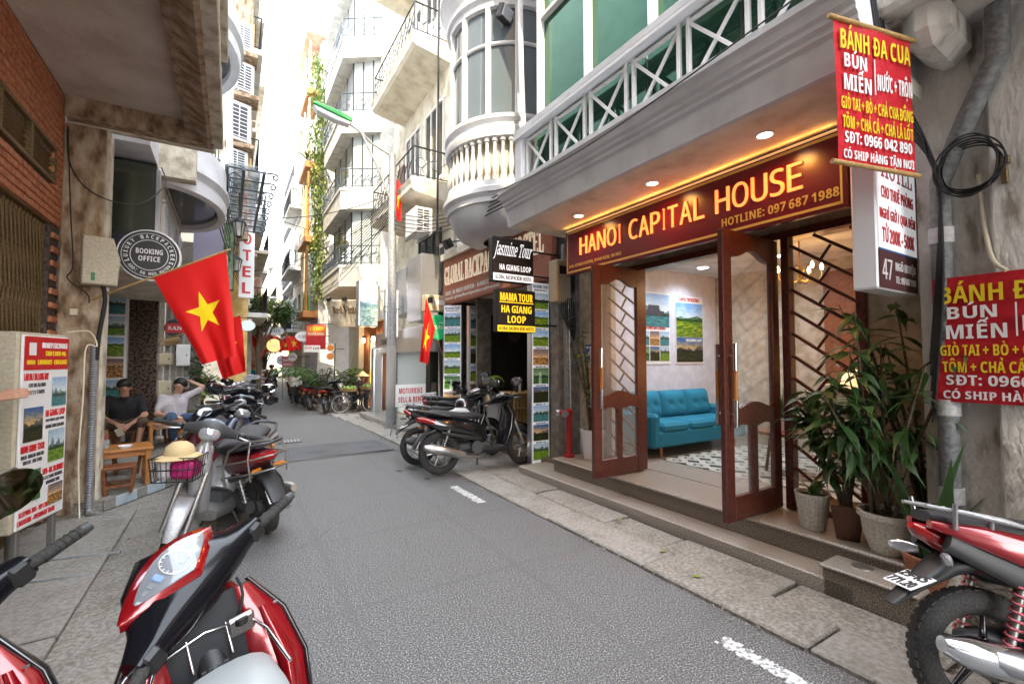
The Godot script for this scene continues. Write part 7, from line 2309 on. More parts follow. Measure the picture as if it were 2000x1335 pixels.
func rim_mesh(c: Vector3, r: float, w: float, spokes: int, hub := 0.05) -> MB:
	var m := MB.new()
	var rr := r - w * 1.02
	m.tube(arc(c, rr, 0, TAU * 39.0 / 40.0, 39, Vector3.RIGHT, Vector3.UP), 0.016, 8, false, true)
	m.cyl(c - V(0, 0, 0.06), c + V(0, 0, 0.06), hub, -1, 16)
	for k in spokes:
		var a := TAU * k / spokes
		if spokes > 12:
			m.tube([c + V(cos(a) * hub, sin(a) * hub, 0.03 * (1 if k % 2 else -1)), c + V(cos(a + 0.3) * rr, sin(a + 0.3) * rr, 0)], 0.0025, 4, false)
		else:
			m.tube([c + V(cos(a) * hub * 0.8, sin(a) * hub * 0.8, 0), c + V(cos(a + 0.12) * rr, sin(a + 0.12) * rr, 0)], [0.018, 0.011], 6, false)
	return m

func loft_z(secs: Array, seg := 16) -> MB:
	# sections [z, x, y, half x, half y, tilt]
	var m := MB.new()
	var rows := []
	for s in secs:
		var ring := []
		for k in seg:
			var a := TAU * k / seg
			var cx: float = signf(cos(a)) * pow(absf(cos(a)), 0.75) * s[3]
			var cy: float = signf(sin(a)) * pow(absf(sin(a)), 0.75) * s[4]
			var t: float = s[5] if s.size() > 5 else 0.0
			ring.append(V(s[1] + cx * cos(t) - cy * sin(t), s[2] + cx * sin(t) + cy * cos(t), s[0]))
		rows.append(ring)
	m.grid(rows, true)
	m.fan(rows[0], true)
	m.fan(rows[rows.size() - 1])
	return m

func hl(parent: Node3D, called: String, secs: Array, mt, seg := 16) -> MeshInstance3D:
	var m := MB.new()
	m.hull(secs, seg)
	return part(m, called, mt, parent)

func steer(o: Node3D, head: Vector3, ang: float):
	var ax := V(-sin(0.436), cos(0.436), 0)
	var b := Basis(ax, ang)
	o.transform = Transform3D(b, head - b * head)

# opts: body, trim, seat, R, steer, plate, style (scooter / underbone / ebike), rim, mirrors, rack
func motorbike(called: String, label: String, at: Vector3, turn_deg: float, lean_deg: float, o: Dictionary) -> Node3D:
	var t := thing(called, label, "motorbike", at, 0.0, o.get("group", "parked motorbikes"))
	t.basis = Basis(Vector3.UP, deg_to_rad(turn_deg)) * Basis(Vector3.RIGHT, deg_to_rad(lean_deg))
	t.basis = t.basis.scaled(Vector3.ONE * o.get("size", 1.0))
	var body = o.get("body", M.black_gloss)
	var trim = o.get("trim", M.black)
	var seat = o.get("seat", M.seat)
	var R: float = o.get("R", 0.29)
	var W: float = o.get("W", 0.085)
	var rim = o.get("rim", M.steel)
	var under: bool = o.get("style", "scooter") == "underbone"
	var lod: bool = o.get("lod", false)
	var fx := 0.68
	var rx := -0.62
	var head := V(0.45, 0.95, 0)
	# rear wheel
	var rw := part(tyre_mesh(V(rx, R, 0), R, W, 24 if lod else 44), "rear_tyre", M.rubber, t)
	part(rim_mesh(V(rx, R, 0), R, W, o.get("spokes", 5), 0.07), "rim", rim, rw)
	if o.has("stripe"):
		for s in [-1, 1]:
			tb(rw, "rim_stripe", arc(V(rx, R, s * 0.016), R - W * 1.02 + 0.012, 0, TAU * 39.0 / 40.0, 39, Vector3.RIGHT, Vector3.UP), 0.007, o.stripe, 6, true)
	# fork, front wheel and mudguard turn with the bars
	var fm := MB.new()
	for s in [-0.075, 0.075]: fm.tube([V(fx, R, s), V(0.52, 0.72, s), V(0.47, 0.9, s * 0.6)], [0.024, 0.022, 0.02], 8)
	var fork := part(fm, "fork", M.steel_dull, t)
	part(tyre_mesh(V(fx, R, 0), R, W * 0.92, 24 if lod else 40), "front_tyre", M.rubber, fork)
	part(rim_mesh(V(fx, R, 0), R, W * 0.92, o.get("spokes", 5), 0.06), "rim", rim, fork)
	var g := []
	for i in 9:
		var a := lerpf(0.15, 2.5, i / 8.0)
		g.append([V(fx + cos(a) * (R + 0.035), R + sin(a) * (R + 0.035), 0), 0.065 * (0.6 + 0.4 * sin(i / 8.0 * PI)), 0.012, 3.0])
	hl(fork, "mudguard", g, o.get("guard", body), 12)
	steer(fork, head, o.get("steer", 0.0))
	# engine, swing arm, shocks, stand, exhaust
	var em := MB.new()
	em.hull([[V(-0.62, R + 0.02, -0.1), 0.04, 0.06], [V(-0.3, 0.33, -0.09), 0.06, 0.09], [V(-0.02, 0.34, 0), 0.12, 0.1], [V(0.14, 0.33, 0), 0.08, 0.08]], 14)
	em.cyl(V(-0.1, 0.34, 0.1), V(-0.1, 0.34, 0.16), 0.09, -1, 16)
	em.tube([V(-0.15, 0.34, 0.09), V(-0.62, R, 0.1)], 0.022, 6)
	part(em, "engine", M.dark_grey, t)
	for s in [-0.12, 0.12]:
		var sp := []
		for i in 60: sp.append(V(lerpf(-0.6, -0.5, i / 59.0), lerpf(R + 0.06, 0.62, i / 59.0), s) + V(cos(i * 0.9), 0, sin(i * 0.9)) * 0.026)
		if not lod: tb(t, "shock_spring", sp, 0.006, o.get("spring", M.steel), 5)
		tb(t, "shock_absorber", [V(-0.61, R + 0.03, s), V(-0.495, 0.64, s)], 0.014, M.steel_dull)
	tb(t, "exhaust_pipe", [V(0.1, 0.26, 0.05), V(-0.05, 0.2, 0.12), V(-0.25, 0.22, 0.15), V(-0.35, 0.26, 0.16)], 0.02, M.steel_dull, 8)
	hl(t, "muffler", [[V(-0.3, 0.25, 0.165), 0.035, 0.04, 2.2], [V(-0.42, 0.28, 0.17), 0.055, 0.065, 2.2], [V(-0.72, 0.36, 0.18), 0.06, 0.07, 2.2], [V(-0.82, 0.385, 0.18), 0.055, 0.062, 2.2], [V(-0.9, 0.405, 0.18), 0.03, 0.032, 2.0]], o.get("muffler", M.dark_grey), 14)
	hl(t, "heat_shield", [[V(-0.4, 0.29, 0.2), 0.035, 0.045, 2.5], [V(-0.52, 0.32, 0.215), 0.036, 0.055, 2.5], [V(-0.68, 0.36, 0.218), 0.035, 0.05, 2.5], [V(-0.74, 0.375, 0.21), 0.03, 0.035, 2.5]], M.steel, 12)
	tb(t, "side_stand", [V(0.02, 0.28, -0.1), V(0.08, 0.02, -0.3)], 0.012, M.iron)
	# bodywork
	if under:
		hl(t, "frame_cover", [[V(0.44, 0.8, 0), 0.05, 0.06], [V(0.32, 0.62, 0), 0.055, 0.07], [V(0.14, 0.52, 0), 0.07, 0.09], [V(-0.05, 0.58, 0), 0.09, 0.12]], trim)
		hl(t, "centre_cover", [[V(0.31, 0.6, 0), 0.06, 0.04, 2.4], [V(0.27, 0.69, 0), 0.115, 0.07, 2.4], [V(0.18, 0.75, 0), 0.14, 0.075, 2.4], [V(0.04, 0.755, 0), 0.145, 0.075, 2.4], [V(-0.1, 0.745, 0), 0.14, 0.07, 2.4], [V(-0.25, 0.7, 0), 0.14, 0.08, 2.6]], o.get("cover", M.white_paint), 20)
		for s in [-1, 1]:
			hl(t, "leg_shield", [[V(0.44, 0.92, s * 0.13), 0.03, 0.02, 3.0], [V(0.4, 0.8, s * 0.165), 0.07, 0.035, 3.0], [V(0.355, 0.64, s * 0.18), 0.085, 0.045, 3.0], [V(0.32, 0.46, s * 0.17), 0.075, 0.045, 3.0], [V(0.28, 0.3, s * 0.15), 0.05, 0.03, 3.0]], body, 16)
			hl(t, "shield_edge", [[V(0.44, 0.935, s * 0.155), 0.01, 0.014], [V(0.395, 0.8, s * 0.236), 0.01, 0.03], [V(0.35, 0.64, s * 0.266), 0.01, 0.035], [V(0.315, 0.46, s * 0.246), 0.01, 0.035], [V(0.28, 0.3, s * 0.2), 0.01, 0.02]], M.black_gloss, 8)
			hl(t, "shield_crease", [[V(0.385, 0.84, s * 0.17), 0.012, 0.02, 2.0], [V(0.315, 0.68, s * 0.2), 0.03, 0.03, 2.0], [V(0.275, 0.5, s * 0.19), 0.02, 0.025, 2.0]], body, 8)
		hl(t, "front_cowl", [[V(0.5, 0.95, 0), 0.1, 0.03, 3.0], [V(0.52, 0.84, 0), 0.16, 0.04, 3.0], [V(0.5, 0.68, 0), 0.19, 0.05, 3.0], [V(0.44, 0.5, 0), 0.15, 0.05, 3.0]], body, 18)
		hl(t, "inner_panel", [[V(0.43, 0.93, 0), 0.11, 0.02, 4.0], [V(0.395, 0.8, 0), 0.12, 0.03, 4.0], [V(0.36, 0.66, 0), 0.11, 0.03, 4.0]], M.black_matte, 16)
		bx(t, "ignition_plate", V(0.355, 0.83, 0.1), V(0.02, 0.08, 0.08), M.steel_dull, 0.008, V(0, 0, 0.35))
		lt(t, "ignition_lock", [Vector2(0.0, 0.0), Vector2(0.02, 0.0), Vector2(0.02, 0.02), Vector2(0.0, 0.02)], M.black, V(0.34, 0.84, 0.1), 12)
		for s in [-1, 1]:
			hl(t, "tail_panel", [[V(-0.1, 0.66, s * 0.13), 0.02, 0.07, 3.0], [V(-0.4, 0.74, s * 0.135), 0.025, 0.075, 3.0], [V(-0.62, 0.81, s * 0.11), 0.025, 0.05, 3.0], [V(-0.79, 0.855, s * 0.06), 0.018, 0.018, 3.0]], body, 14)
			hl(t, "lower_panel", [[V(-0.15, 0.57, s * 0.125), 0.02, 0.05, 3.0], [V(-0.45, 0.63, s * 0.12), 0.022, 0.06, 3.0], [V(-0.75, 0.78, s * 0.09), 0.02, 0.04, 3.0]], trim, 12)
			hl(t, "grab_rail", [[V(-0.45, 0.86, s * 0.14), 0.01, 0.008], [V(-0.56, 0.89, s * 0.15), 0.016, 0.014], [V(-0.68, 0.915, s * 0.13), 0.016, 0.012], [V(-0.8, 0.935, s * 0.07), 0.01, 0.008]], M.silver_paint, 10)
			for x in [-0.58, -0.72]: tb(t, "grab_post", [V(x, 0.8 - (x + 0.58) * 0.3, s * 0.11), V(x, 0.91 - (x + 0.58) * 0.3, s * 0.13)], 0.01, M.steel)
		hl(t, "seat", [[V(0.03, 0.805, 0), 0.05, 0.012, 2.1], [V(-0.01, 0.812, 0), 0.09, 0.03, 2.2], [V(-0.1, 0.815, 0), 0.12, 0.045, 2.3], [V(-0.28, 0.81, 0), 0.14, 0.055, 2.5], [V(-0.5, 0.84, 0), 0.13, 0.05, 2.5], [V(-0.7, 0.87, 0), 0.1, 0.035, 2.5], [V(-0.78, 0.885, 0), 0.06, 0.025, 2.5]], seat, 18)
		hl(t, "tail_lamp", [[V(-0.7, 0.77, 0), 0.06, 0.05], [V(-0.8, 0.82, 0), 0.05, 0.035], [V(-0.83, 0.84, 0), 0.02, 0.015]], M.lamp_red, 12)
		hl(t, "rear_mudguard", [[V(-0.55, 0.72, 0), 0.1, 0.05, 3.0], [V(-0.72, 0.67, 0), 0.08, 0.04, 3.0], [V(-0.84, 0.59, 0), 0.06, 0.018, 3.0], [V(-0.97, 0.5, 0), 0.04, 0.008, 3.0]], trim, 14)
		for s in [-1, 1]: hl(t, "indicator", [[V(-0.76, 0.72, s * 0.09), 0.02, 0.02], [V(-0.8, 0.72, s * 0.14), 0.035, 0.03], [V(-0.82, 0.72, s * 0.17), 0.015, 0.015]], M.lamp_clear, 10)
	else:
		var sl: float = o.get("slim", 1.0)
		hl(t, "leg_shield", [[V(0.46, 0.93, 0), 0.1 * sl, 0.05, 2.8], [V(0.5, 0.78, 0), 0.19 * sl, 0.06, 2.8], [V(0.46, 0.58, 0), 0.2 * sl, 0.07, 2.8], [V(0.4, 0.4, 0), 0.17 * sl, 0.06, 2.8], [V(0.34, 0.3, 0), 0.14 * sl, 0.04, 2.8]], body, 20)
		hl(t, "front_cowl", [[V(0.53, 0.9, 0), 0.05 * sl, 0.03, 2.5], [V(0.57, 0.78, 0), 0.09 * sl, 0.04, 2.5], [V(0.55, 0.6, 0), 0.1 * sl, 0.04, 2.5], [V(0.52, 0.5, 0), 0.05, 0.03, 2.5]], o.get("cowl", trim), 16)
		hl(t, "floorboard", [[V(0.4, 0.3, 0), 0.15, 0.045, 4.0], [V(0.15, 0.28, 0), 0.17, 0.045, 4.0], [V(-0.08, 0.32, 0), 0.16, 0.06, 4.0]], trim, 16)
		hl(t, "rear_body", [[V(0.02, 0.4, 0), 0.11, 0.12, 2.6], [V(-0.08, 0.56, 0), 0.14, 0.15, 2.6], [V(-0.35, 0.64, 0), 0.165, 0.14, 2.6], [V(-0.65, 0.7, 0), 0.14, 0.1, 2.6], [V(-0.88, 0.77, 0), 0.08, 0.05, 2.6]], body, 20)
		for s in [-1, 1]:
			hl(t, "side_flash", [[V(-0.02, 0.44, s * 0.13), 0.02, 0.03], [V(-0.3, 0.5, s * 0.16), 0.025, 0.035], [V(-0.62, 0.58, s * 0.13), 0.02, 0.02]], trim, 10)
		hl(t, "seat", [[V(0.03, 0.76, 0), 0.1, 0.035, 2.8], [V(-0.08, 0.79, 0), 0.14, 0.05, 2.8], [V(-0.3, 0.79, 0), 0.165, 0.055, 2.8], [V(-0.45, 0.82, 0), 0.15, 0.05, 2.8], [V(-0.7, 0.86, 0), 0.13, 0.045, 2.8], [V(-0.8, 0.86, 0), 0.07, 0.03, 2.8]], seat, 20)
		tb(t, "grab_rail", [V(-0.5, 0.8, 0.15), V(-0.75, 0.86, 0.16), V(-0.95, 0.9, 0.1), V(-0.98, 0.9, 0), V(-0.95, 0.9, -0.1), V(-0.75, 0.86, -0.16), V(-0.5, 0.8, -0.15)], 0.014, o.get("rail", M.dark_grey), 8)
		hl(t, "tail_lamp", [[V(-0.72, 0.73, 0), 0.145, 0.045, 2.5], [V(-0.84, 0.76, 0), 0.12, 0.05, 2.5], [V(-0.94, 0.78, 0), 0.06, 0.03, 2.5]], M.lamp_red, 16)
		hl(t, "rear_mudguard", [[V(-0.7, 0.62, 0), 0.1, 0.03, 3.0], [V(-0.88, 0.55, 0), 0.09, 0.02, 3.0], [V(-1.0, 0.38, 0), 0.075, 0.012, 3.0]], trim, 12)
		for s in [-1, 1]: hl(t, "indicator", [[V(-0.84, 0.66, s * 0.08), 0.03, 0.02], [V(-0.87, 0.66, s * 0.13), 0.02, 0.02]], M.lamp_amber, 8)
	# plate
	if o.has("plate"):
		var pl := MB.new()
		var bs := Basis(Vector3.UP, -PI / 2) * Basis(Vector3.RIGHT, -1.2 if under else -0.45)
		var pp := V(-0.87, 0.6, 0) if under else V(-0.95, 0.43, 0)
		pl.x = Transform3D(bs, pp)
		pl.box(Vector3.ZERO, V(0.17, 0.125, 0.006), 0.002)
		var pn := part(pl, "number_plate", M.print_white, t)
		for r in 2:
			var tx := text(pn, o.plate[r], V(0, 0.032 - r * 0.064, 0.0045), 0.15, 0.045, M.print_black)
			tx.transform = Transform3D(bs, pp) * tx.transform
	# handlebar with grips, levers, instruments, lamp, mirrors
	var by := 0.985 if under else 1.0
	var hm: MB
	if under: hm = loft_z([[-0.27, 0.385, by, 0.04, 0.035, 0.0], [-0.2, 0.41, by + 0.005, 0.06, 0.045, 0.2], [-0.11, 0.455, by + 0.025, 0.115, 0.07, 0.5], [0.0, 0.475, by + 0.035, 0.145, 0.08, 0.6], [0.11, 0.455, by + 0.025, 0.115, 0.07, 0.5], [0.2, 0.41, by + 0.005, 0.06, 0.045, 0.2], [0.27, 0.385, by, 0.04, 0.035, 0.0]], 20)
	else: hm = loft_z([[-0.2, 0.38, by, 0.03, 0.03], [-0.1, 0.42, by + 0.02, 0.07, 0.055, 0.3], [0.0, 0.44, by + 0.03, 0.09, 0.07, 0.4], [0.1, 0.42, by + 0.02, 0.07, 0.055, 0.3], [0.2, 0.38, by, 0.03, 0.03]], 16)
	var hb := part(hm, "handlebar", o.get("bar", M.bar_black), t)
	for s in [-1, 1]:
		tb(hb, "grip", [V(0.385, by, s * 0.22), V(0.36, by, s * 0.27), V(0.345, by, s * 0.3), V(0.325, by - 0.005, s * 0.4)], [0.012, 0.019, 0.02, 0.019], M.rubber, 12)
		for k in 6: tb(hb, "grip_ring", arc(V(0.348 - k * 0.0045, by - 0.001, s * (0.29 + k * 0.018)), 0.0198, 0, TAU * 0.95, 12, Vector3.RIGHT, Vector3.UP), 0.0012, M.black, 4, true)
		tb(hb, "bar_end", [V(0.325, by - 0.005, s * 0.4), V(0.32, by - 0.005, s * 0.425)], [0.02, 0.016], M.dark_grey, 12)
		tb(hb, "lever", bez(V(0.41, by - 0.01, s * 0.22), V(0.44, by - 0.015, s * 0.26), V(0.42, by - 0.03, s * 0.34), V(0.4, by - 0.03, s * 0.4), 8), 0.007, M.steel, 6)
		bx(hb, "switch_box", V(0.37, by - 0.005, s * 0.235), V(0.06, 0.065, 0.06), M.black, 0.012)
		if o.get("mirrors", false):
			tb(hb, "mirror_stem", [V(0.4, by + 0.02, s * 0.2), V(0.42, by + 0.14, s * 0.27), V(0.42, by + 0.18, s * 0.32)], 0.006, M.black)
			hl(hb, "mirror_shell", [[V(0.42, by + 0.15, s * 0.33), 0.03, 0.03, 2.2], [V(0.43, by + 0.21, s * 0.35), 0.105, 0.045, 2.2], [V(0.435, by + 0.26, s * 0.35), 0.08, 0.03, 2.2]], M.black_gloss, 14)
			var mg := MB.new()
			mg.x = Transform3D(Basis(Vector3.BACK, PI / 2 + 0.1), V(0.38, by + 0.21, s * 0.35))
			mg.lathe([Vector2(0.0, 0.0), Vector2(0.075, 0.0), Vector2(0.078, -0.012)], 24, Vector3.ZERO, 0, TAU, 0.8, 1.25)
			part(mg, "mirror_glass", M.mirror, hb)
	if under:
		# red bezel and kite-shaped clock under a clear cover, tipped towards the rider
		var fr := Transform3D(Basis(Vector3.UP, -PI / 2) * Basis(Vector3.RIGHT, -0.92), V(0.43, by + 0.112, 0))
		for q in [[1.0, 0.0, o.get("bezel", body), "bezel"], [0.74, 0.0055, mat(0.05, 0.06, 0.075, 0.3), "instrument_panel"], [0.74, 0.011, glass(0.9, 0.92, 0.95, 0.12, 0.04), "instrument_glass"]]:
			var km := MB.new()
			km.x = fr
			var gr := []
			for i in 25:
				var u := (i / 12.0 - 1.0)
				var a := absf(u)
				var vf: float = (0.02 + 0.055 * (1.0 - a * a)) * q[0]
				var vr: float = (0.012 - 0.1 * pow(1.0 - a, 0.75)) * q[0]
				var z: float = u * 0.19 * q[0]
				var dr: float = -1.25 * z * z
				gr.append([V(z, vf + 0.003, dr - 0.03), V(z, vf, dr + q[1]), V(z, lerpf(vf, vr, 0.5), dr + q[1] + 0.004), V(z, vr, dr + q[1]), V(z, vr - 0.003, dr - 0.03)] if q[1] == 0.0 else [V(z, vf, dr + q[1]), V(z, lerpf(vf, vr, 0.5), dr + q[1] + 0.004), V(z, vr, dr + q[1])])
			km.grid(gr)
			part(km, q[3], q[2], hb)
		var dm := MB.new()
		dm.x = fr * Transform3D(Basis(Vector3.RIGHT, PI / 2), V(0, 0, 0.0105))
		dm.lathe([Vector2(0.04, 0.0), Vector2(0.043, 0.001), Vector2(0.045, 0.0)], 30)
		part(dm, "dial_ring", M.steel_dull, hb)
		dm = MB.new()
		dm.x = fr
		dm.box(V(0.012, -0.018, 0.0125), V(0.022, 0.014, 0.001))
		dm.box(V(-0.062, 0.006, 0.008), V(0.02, 0.03, 0.001))
		part(dm, "display_window", mat(0.05, 0.16, 0.4, 0.3), hb)
		dm = MB.new()
		dm.x = fr
		for k in 11:
			var a := -0.5 + k * 0.42
			dm.box(V(cos(a) * 0.038, sin(a) * 0.038, 0.0115), V(0.008, 0.002, 0.001), 0.0, V(0, 0, a))
		dm.box(V(0.01, 0.006, 0.0125), V(0.03, 0.003, 0.001), 0.0, V(0, 0, 0.6))
		part(dm, "dial_marks", M.print_white, hb)
		dm = MB.new()
		dm.x = fr
		for s in [-1, 1]:
			for k in 3: dm.box(V(s * (0.065 + k * 0.022), 0.008, 0.0105 - 1.25 * pow(0.065 + k * 0.022, 2)), V(0.018, 0.02 - k * 0.004, 0.002), 0.0008)
		part(dm, "warning_lamps", M.print_dark, hb)
		hl(hb, "head_lamp", [[V(0.5, by - 0.02, 0), 0.1, 0.06, 2.5], [V(0.57, by - 0.03, 0), 0.085, 0.05, 2.5], [V(0.6, by - 0.035, 0), 0.05, 0.03, 2.5]], M.lamp_clear, 14)
	else:
		var cl := MB.new()
		cl.x = Transform3D(Basis(Vector3.BACK, 0.75), V(0.385, by + 0.075, 0))
		cl.lathe([Vector2(0.0, 0.0), Vector2(0.062, 0.0), Vector2(0.066, 0.004), Vector2(0.07, -0.02)], 24, Vector3.ZERO, 0, TAU, 0.8, 1.25)
		part(cl, "instrument_panel", mat(0.2, 0.24, 0.3, 0.08, 0.0, 0.8), hb)
		hl(hb, "head_lamp", [[V(0.48, by + 0.0, 0), 0.085, 0.06, 2.4], [V(0.54, by - 0.01, 0), 0.07, 0.05, 2.4], [V(0.56, by - 0.01, 0), 0.03, 0.02, 2.4]], M.lamp_clear, 14)
	steer(hb, head, o.get("steer", 0.0))
	if o.get("hoop", false):
		tb(t, "luggage_hoop", [V(0.1, 0.78, -0.17), V(0.3, 0.8, -0.16), V(0.37, 0.83, -0.13), V(0.38, 0.85, 0.0), V(0.37, 0.83, 0.13), V(0.3, 0.8, 0.16), V(0.1, 0.78, 0.17)], 0.006, M.chrome, 8)
		for k in 12:
			bx(t, "cover_vent", V(0.275 - (k / 4) * 0.012, 0.775 + (k / 4) * 0.012, -0.03 + (k % 4) * 0.02), V(0.008, 0.004, 0.012), M.black, 0.0, V(0, 0, -0.8))
		for s in [-1, 1]:
			tb(t, "brake_cable", bez(V(0.4, 0.97, s * 0.12), V(0.36, 0.86, s * 0.16), V(0.38, 0.8, s * 0.02), V(0.44, 0.72, s * 0.03), 10), 0.005, M.black_cable, 6)
			for y in [0.84, 0.62, 0.42]: lt(t, "screw", [Vector2(0.0, 0.0), Vector2(0.007, 0.0), Vector2(0.007, 0.004), Vector2(0, 0.004)], M.steel_dull, V(0.36 - (0.84 - y) * 0.24, y, s * 0.21), 8)
		for s in [-0.05, 0.06]: tb(t, "luggage_hoop", [V(0.38, 0.85, s), V(0.34, 0.76, s)], 0.005, M.chrome, 6)
	if o.get("rack", false):
		# looped steel guard round the tail
		for s in [-1, 1]:
			for k in 2:
				var y := 0.52 + k * 0.12
				tb(t, "guard_rail", [V(-0.1, y - 0.02, s * 0.17), V(-0.4, y + 0.04, s * 0.21), V(-0.7, y + 0.1, s * 0.2), V(-0.92, y + 0.14, s * 0.14), V(-0.98, y + 0.15, 0)], 0.009, M.steel_dull, 6)
			tb(t, "guard_rail", [V(-0.45, 0.5, s * 0.215), V(-0.5, 0.66, s * 0.23), V(-0.55, 0.82, s * 0.18), V(-0.8, 0.92, s * 0.15), V(-0.98, 0.92, 0)], 0.011, M.steel_dull, 6)
			tb(t, "guard_rail", [V(-0.85, 0.58, s * 0.16), V(-0.88, 0.78, s * 0.17), V(-0.86, 0.92, s * 0.12)], 0.009, M.steel_dull, 6)
	return t

func bicycle(label: String, at: Vector3, turn: float) -> Node3D:
	var t := thing("bicycle", label, "bicycle", at, turn)
	var R := 0.31
	for x in [-0.5, 0.5]:
		var w := MB.new()
		w.tube(arc(V(x, R, 0), R - 0.015, 0, TAU * 39.0 / 40.0, 39, Vector3.RIGHT, Vector3.UP), 0.017, 8, false, true)
		var wp := part(w, "tyre", M.rubber, t)
		part(rim_mesh(V(x, R, 0), R, 0.035, 28, 0.025), "rim", M.steel_dull, wp)
		tb(t, "mudguard", arc(V(x, R, 0), R + 0.025, 0.3, 2.9, 16, Vector3.RIGHT, Vector3.UP), 0.018, M.dark_grey, 6)
	var m := MB.new()
	for q in [[V(-0.5, R, 0), V(-0.1, 0.3, 0)], [V(-0.1, 0.3, 0), V(-0.2, 0.78, 0)], [V(-0.5, R, 0), V(-0.18, 0.7, 0)], [V(-0.1, 0.3, 0), V(0.34, 0.72, 0)], [V(-0.17, 0.66, 0), V(0.34, 0.78, 0)], [V(0.5, R, 0), V(0.32, 0.9, 0)]]: m.tube(q, 0.016, 8)
	part(m, "frame", M.dark_grey, t)
	hl(t, "saddle", [[V(-0.34, 0.82, 0), 0.08, 0.03], [V(-0.2, 0.83, 0), 0.06, 0.03], [V(-0.06, 0.82, 0), 0.02, 0.02]], M.seat, 10)
	tb(t, "handlebar", [V(0.2, 0.97, -0.26), V(0.3, 0.98, -0.16), V(0.33, 0.94, 0), V(0.3, 0.98, 0.16), V(0.2, 0.97, 0.26)], 0.012, M.steel, 8)
	bx(t, "carrier", V(-0.55, 0.72, 0), V(0.5, 0.03, 0.2), M.iron, 0.006)
	tb(t, "pedal_crank", [V(-0.2, 0.2, -0.1), V(-0.1, 0.3, 0), V(0.0, 0.4, 0.1)], 0.012, M.steel)
	return t

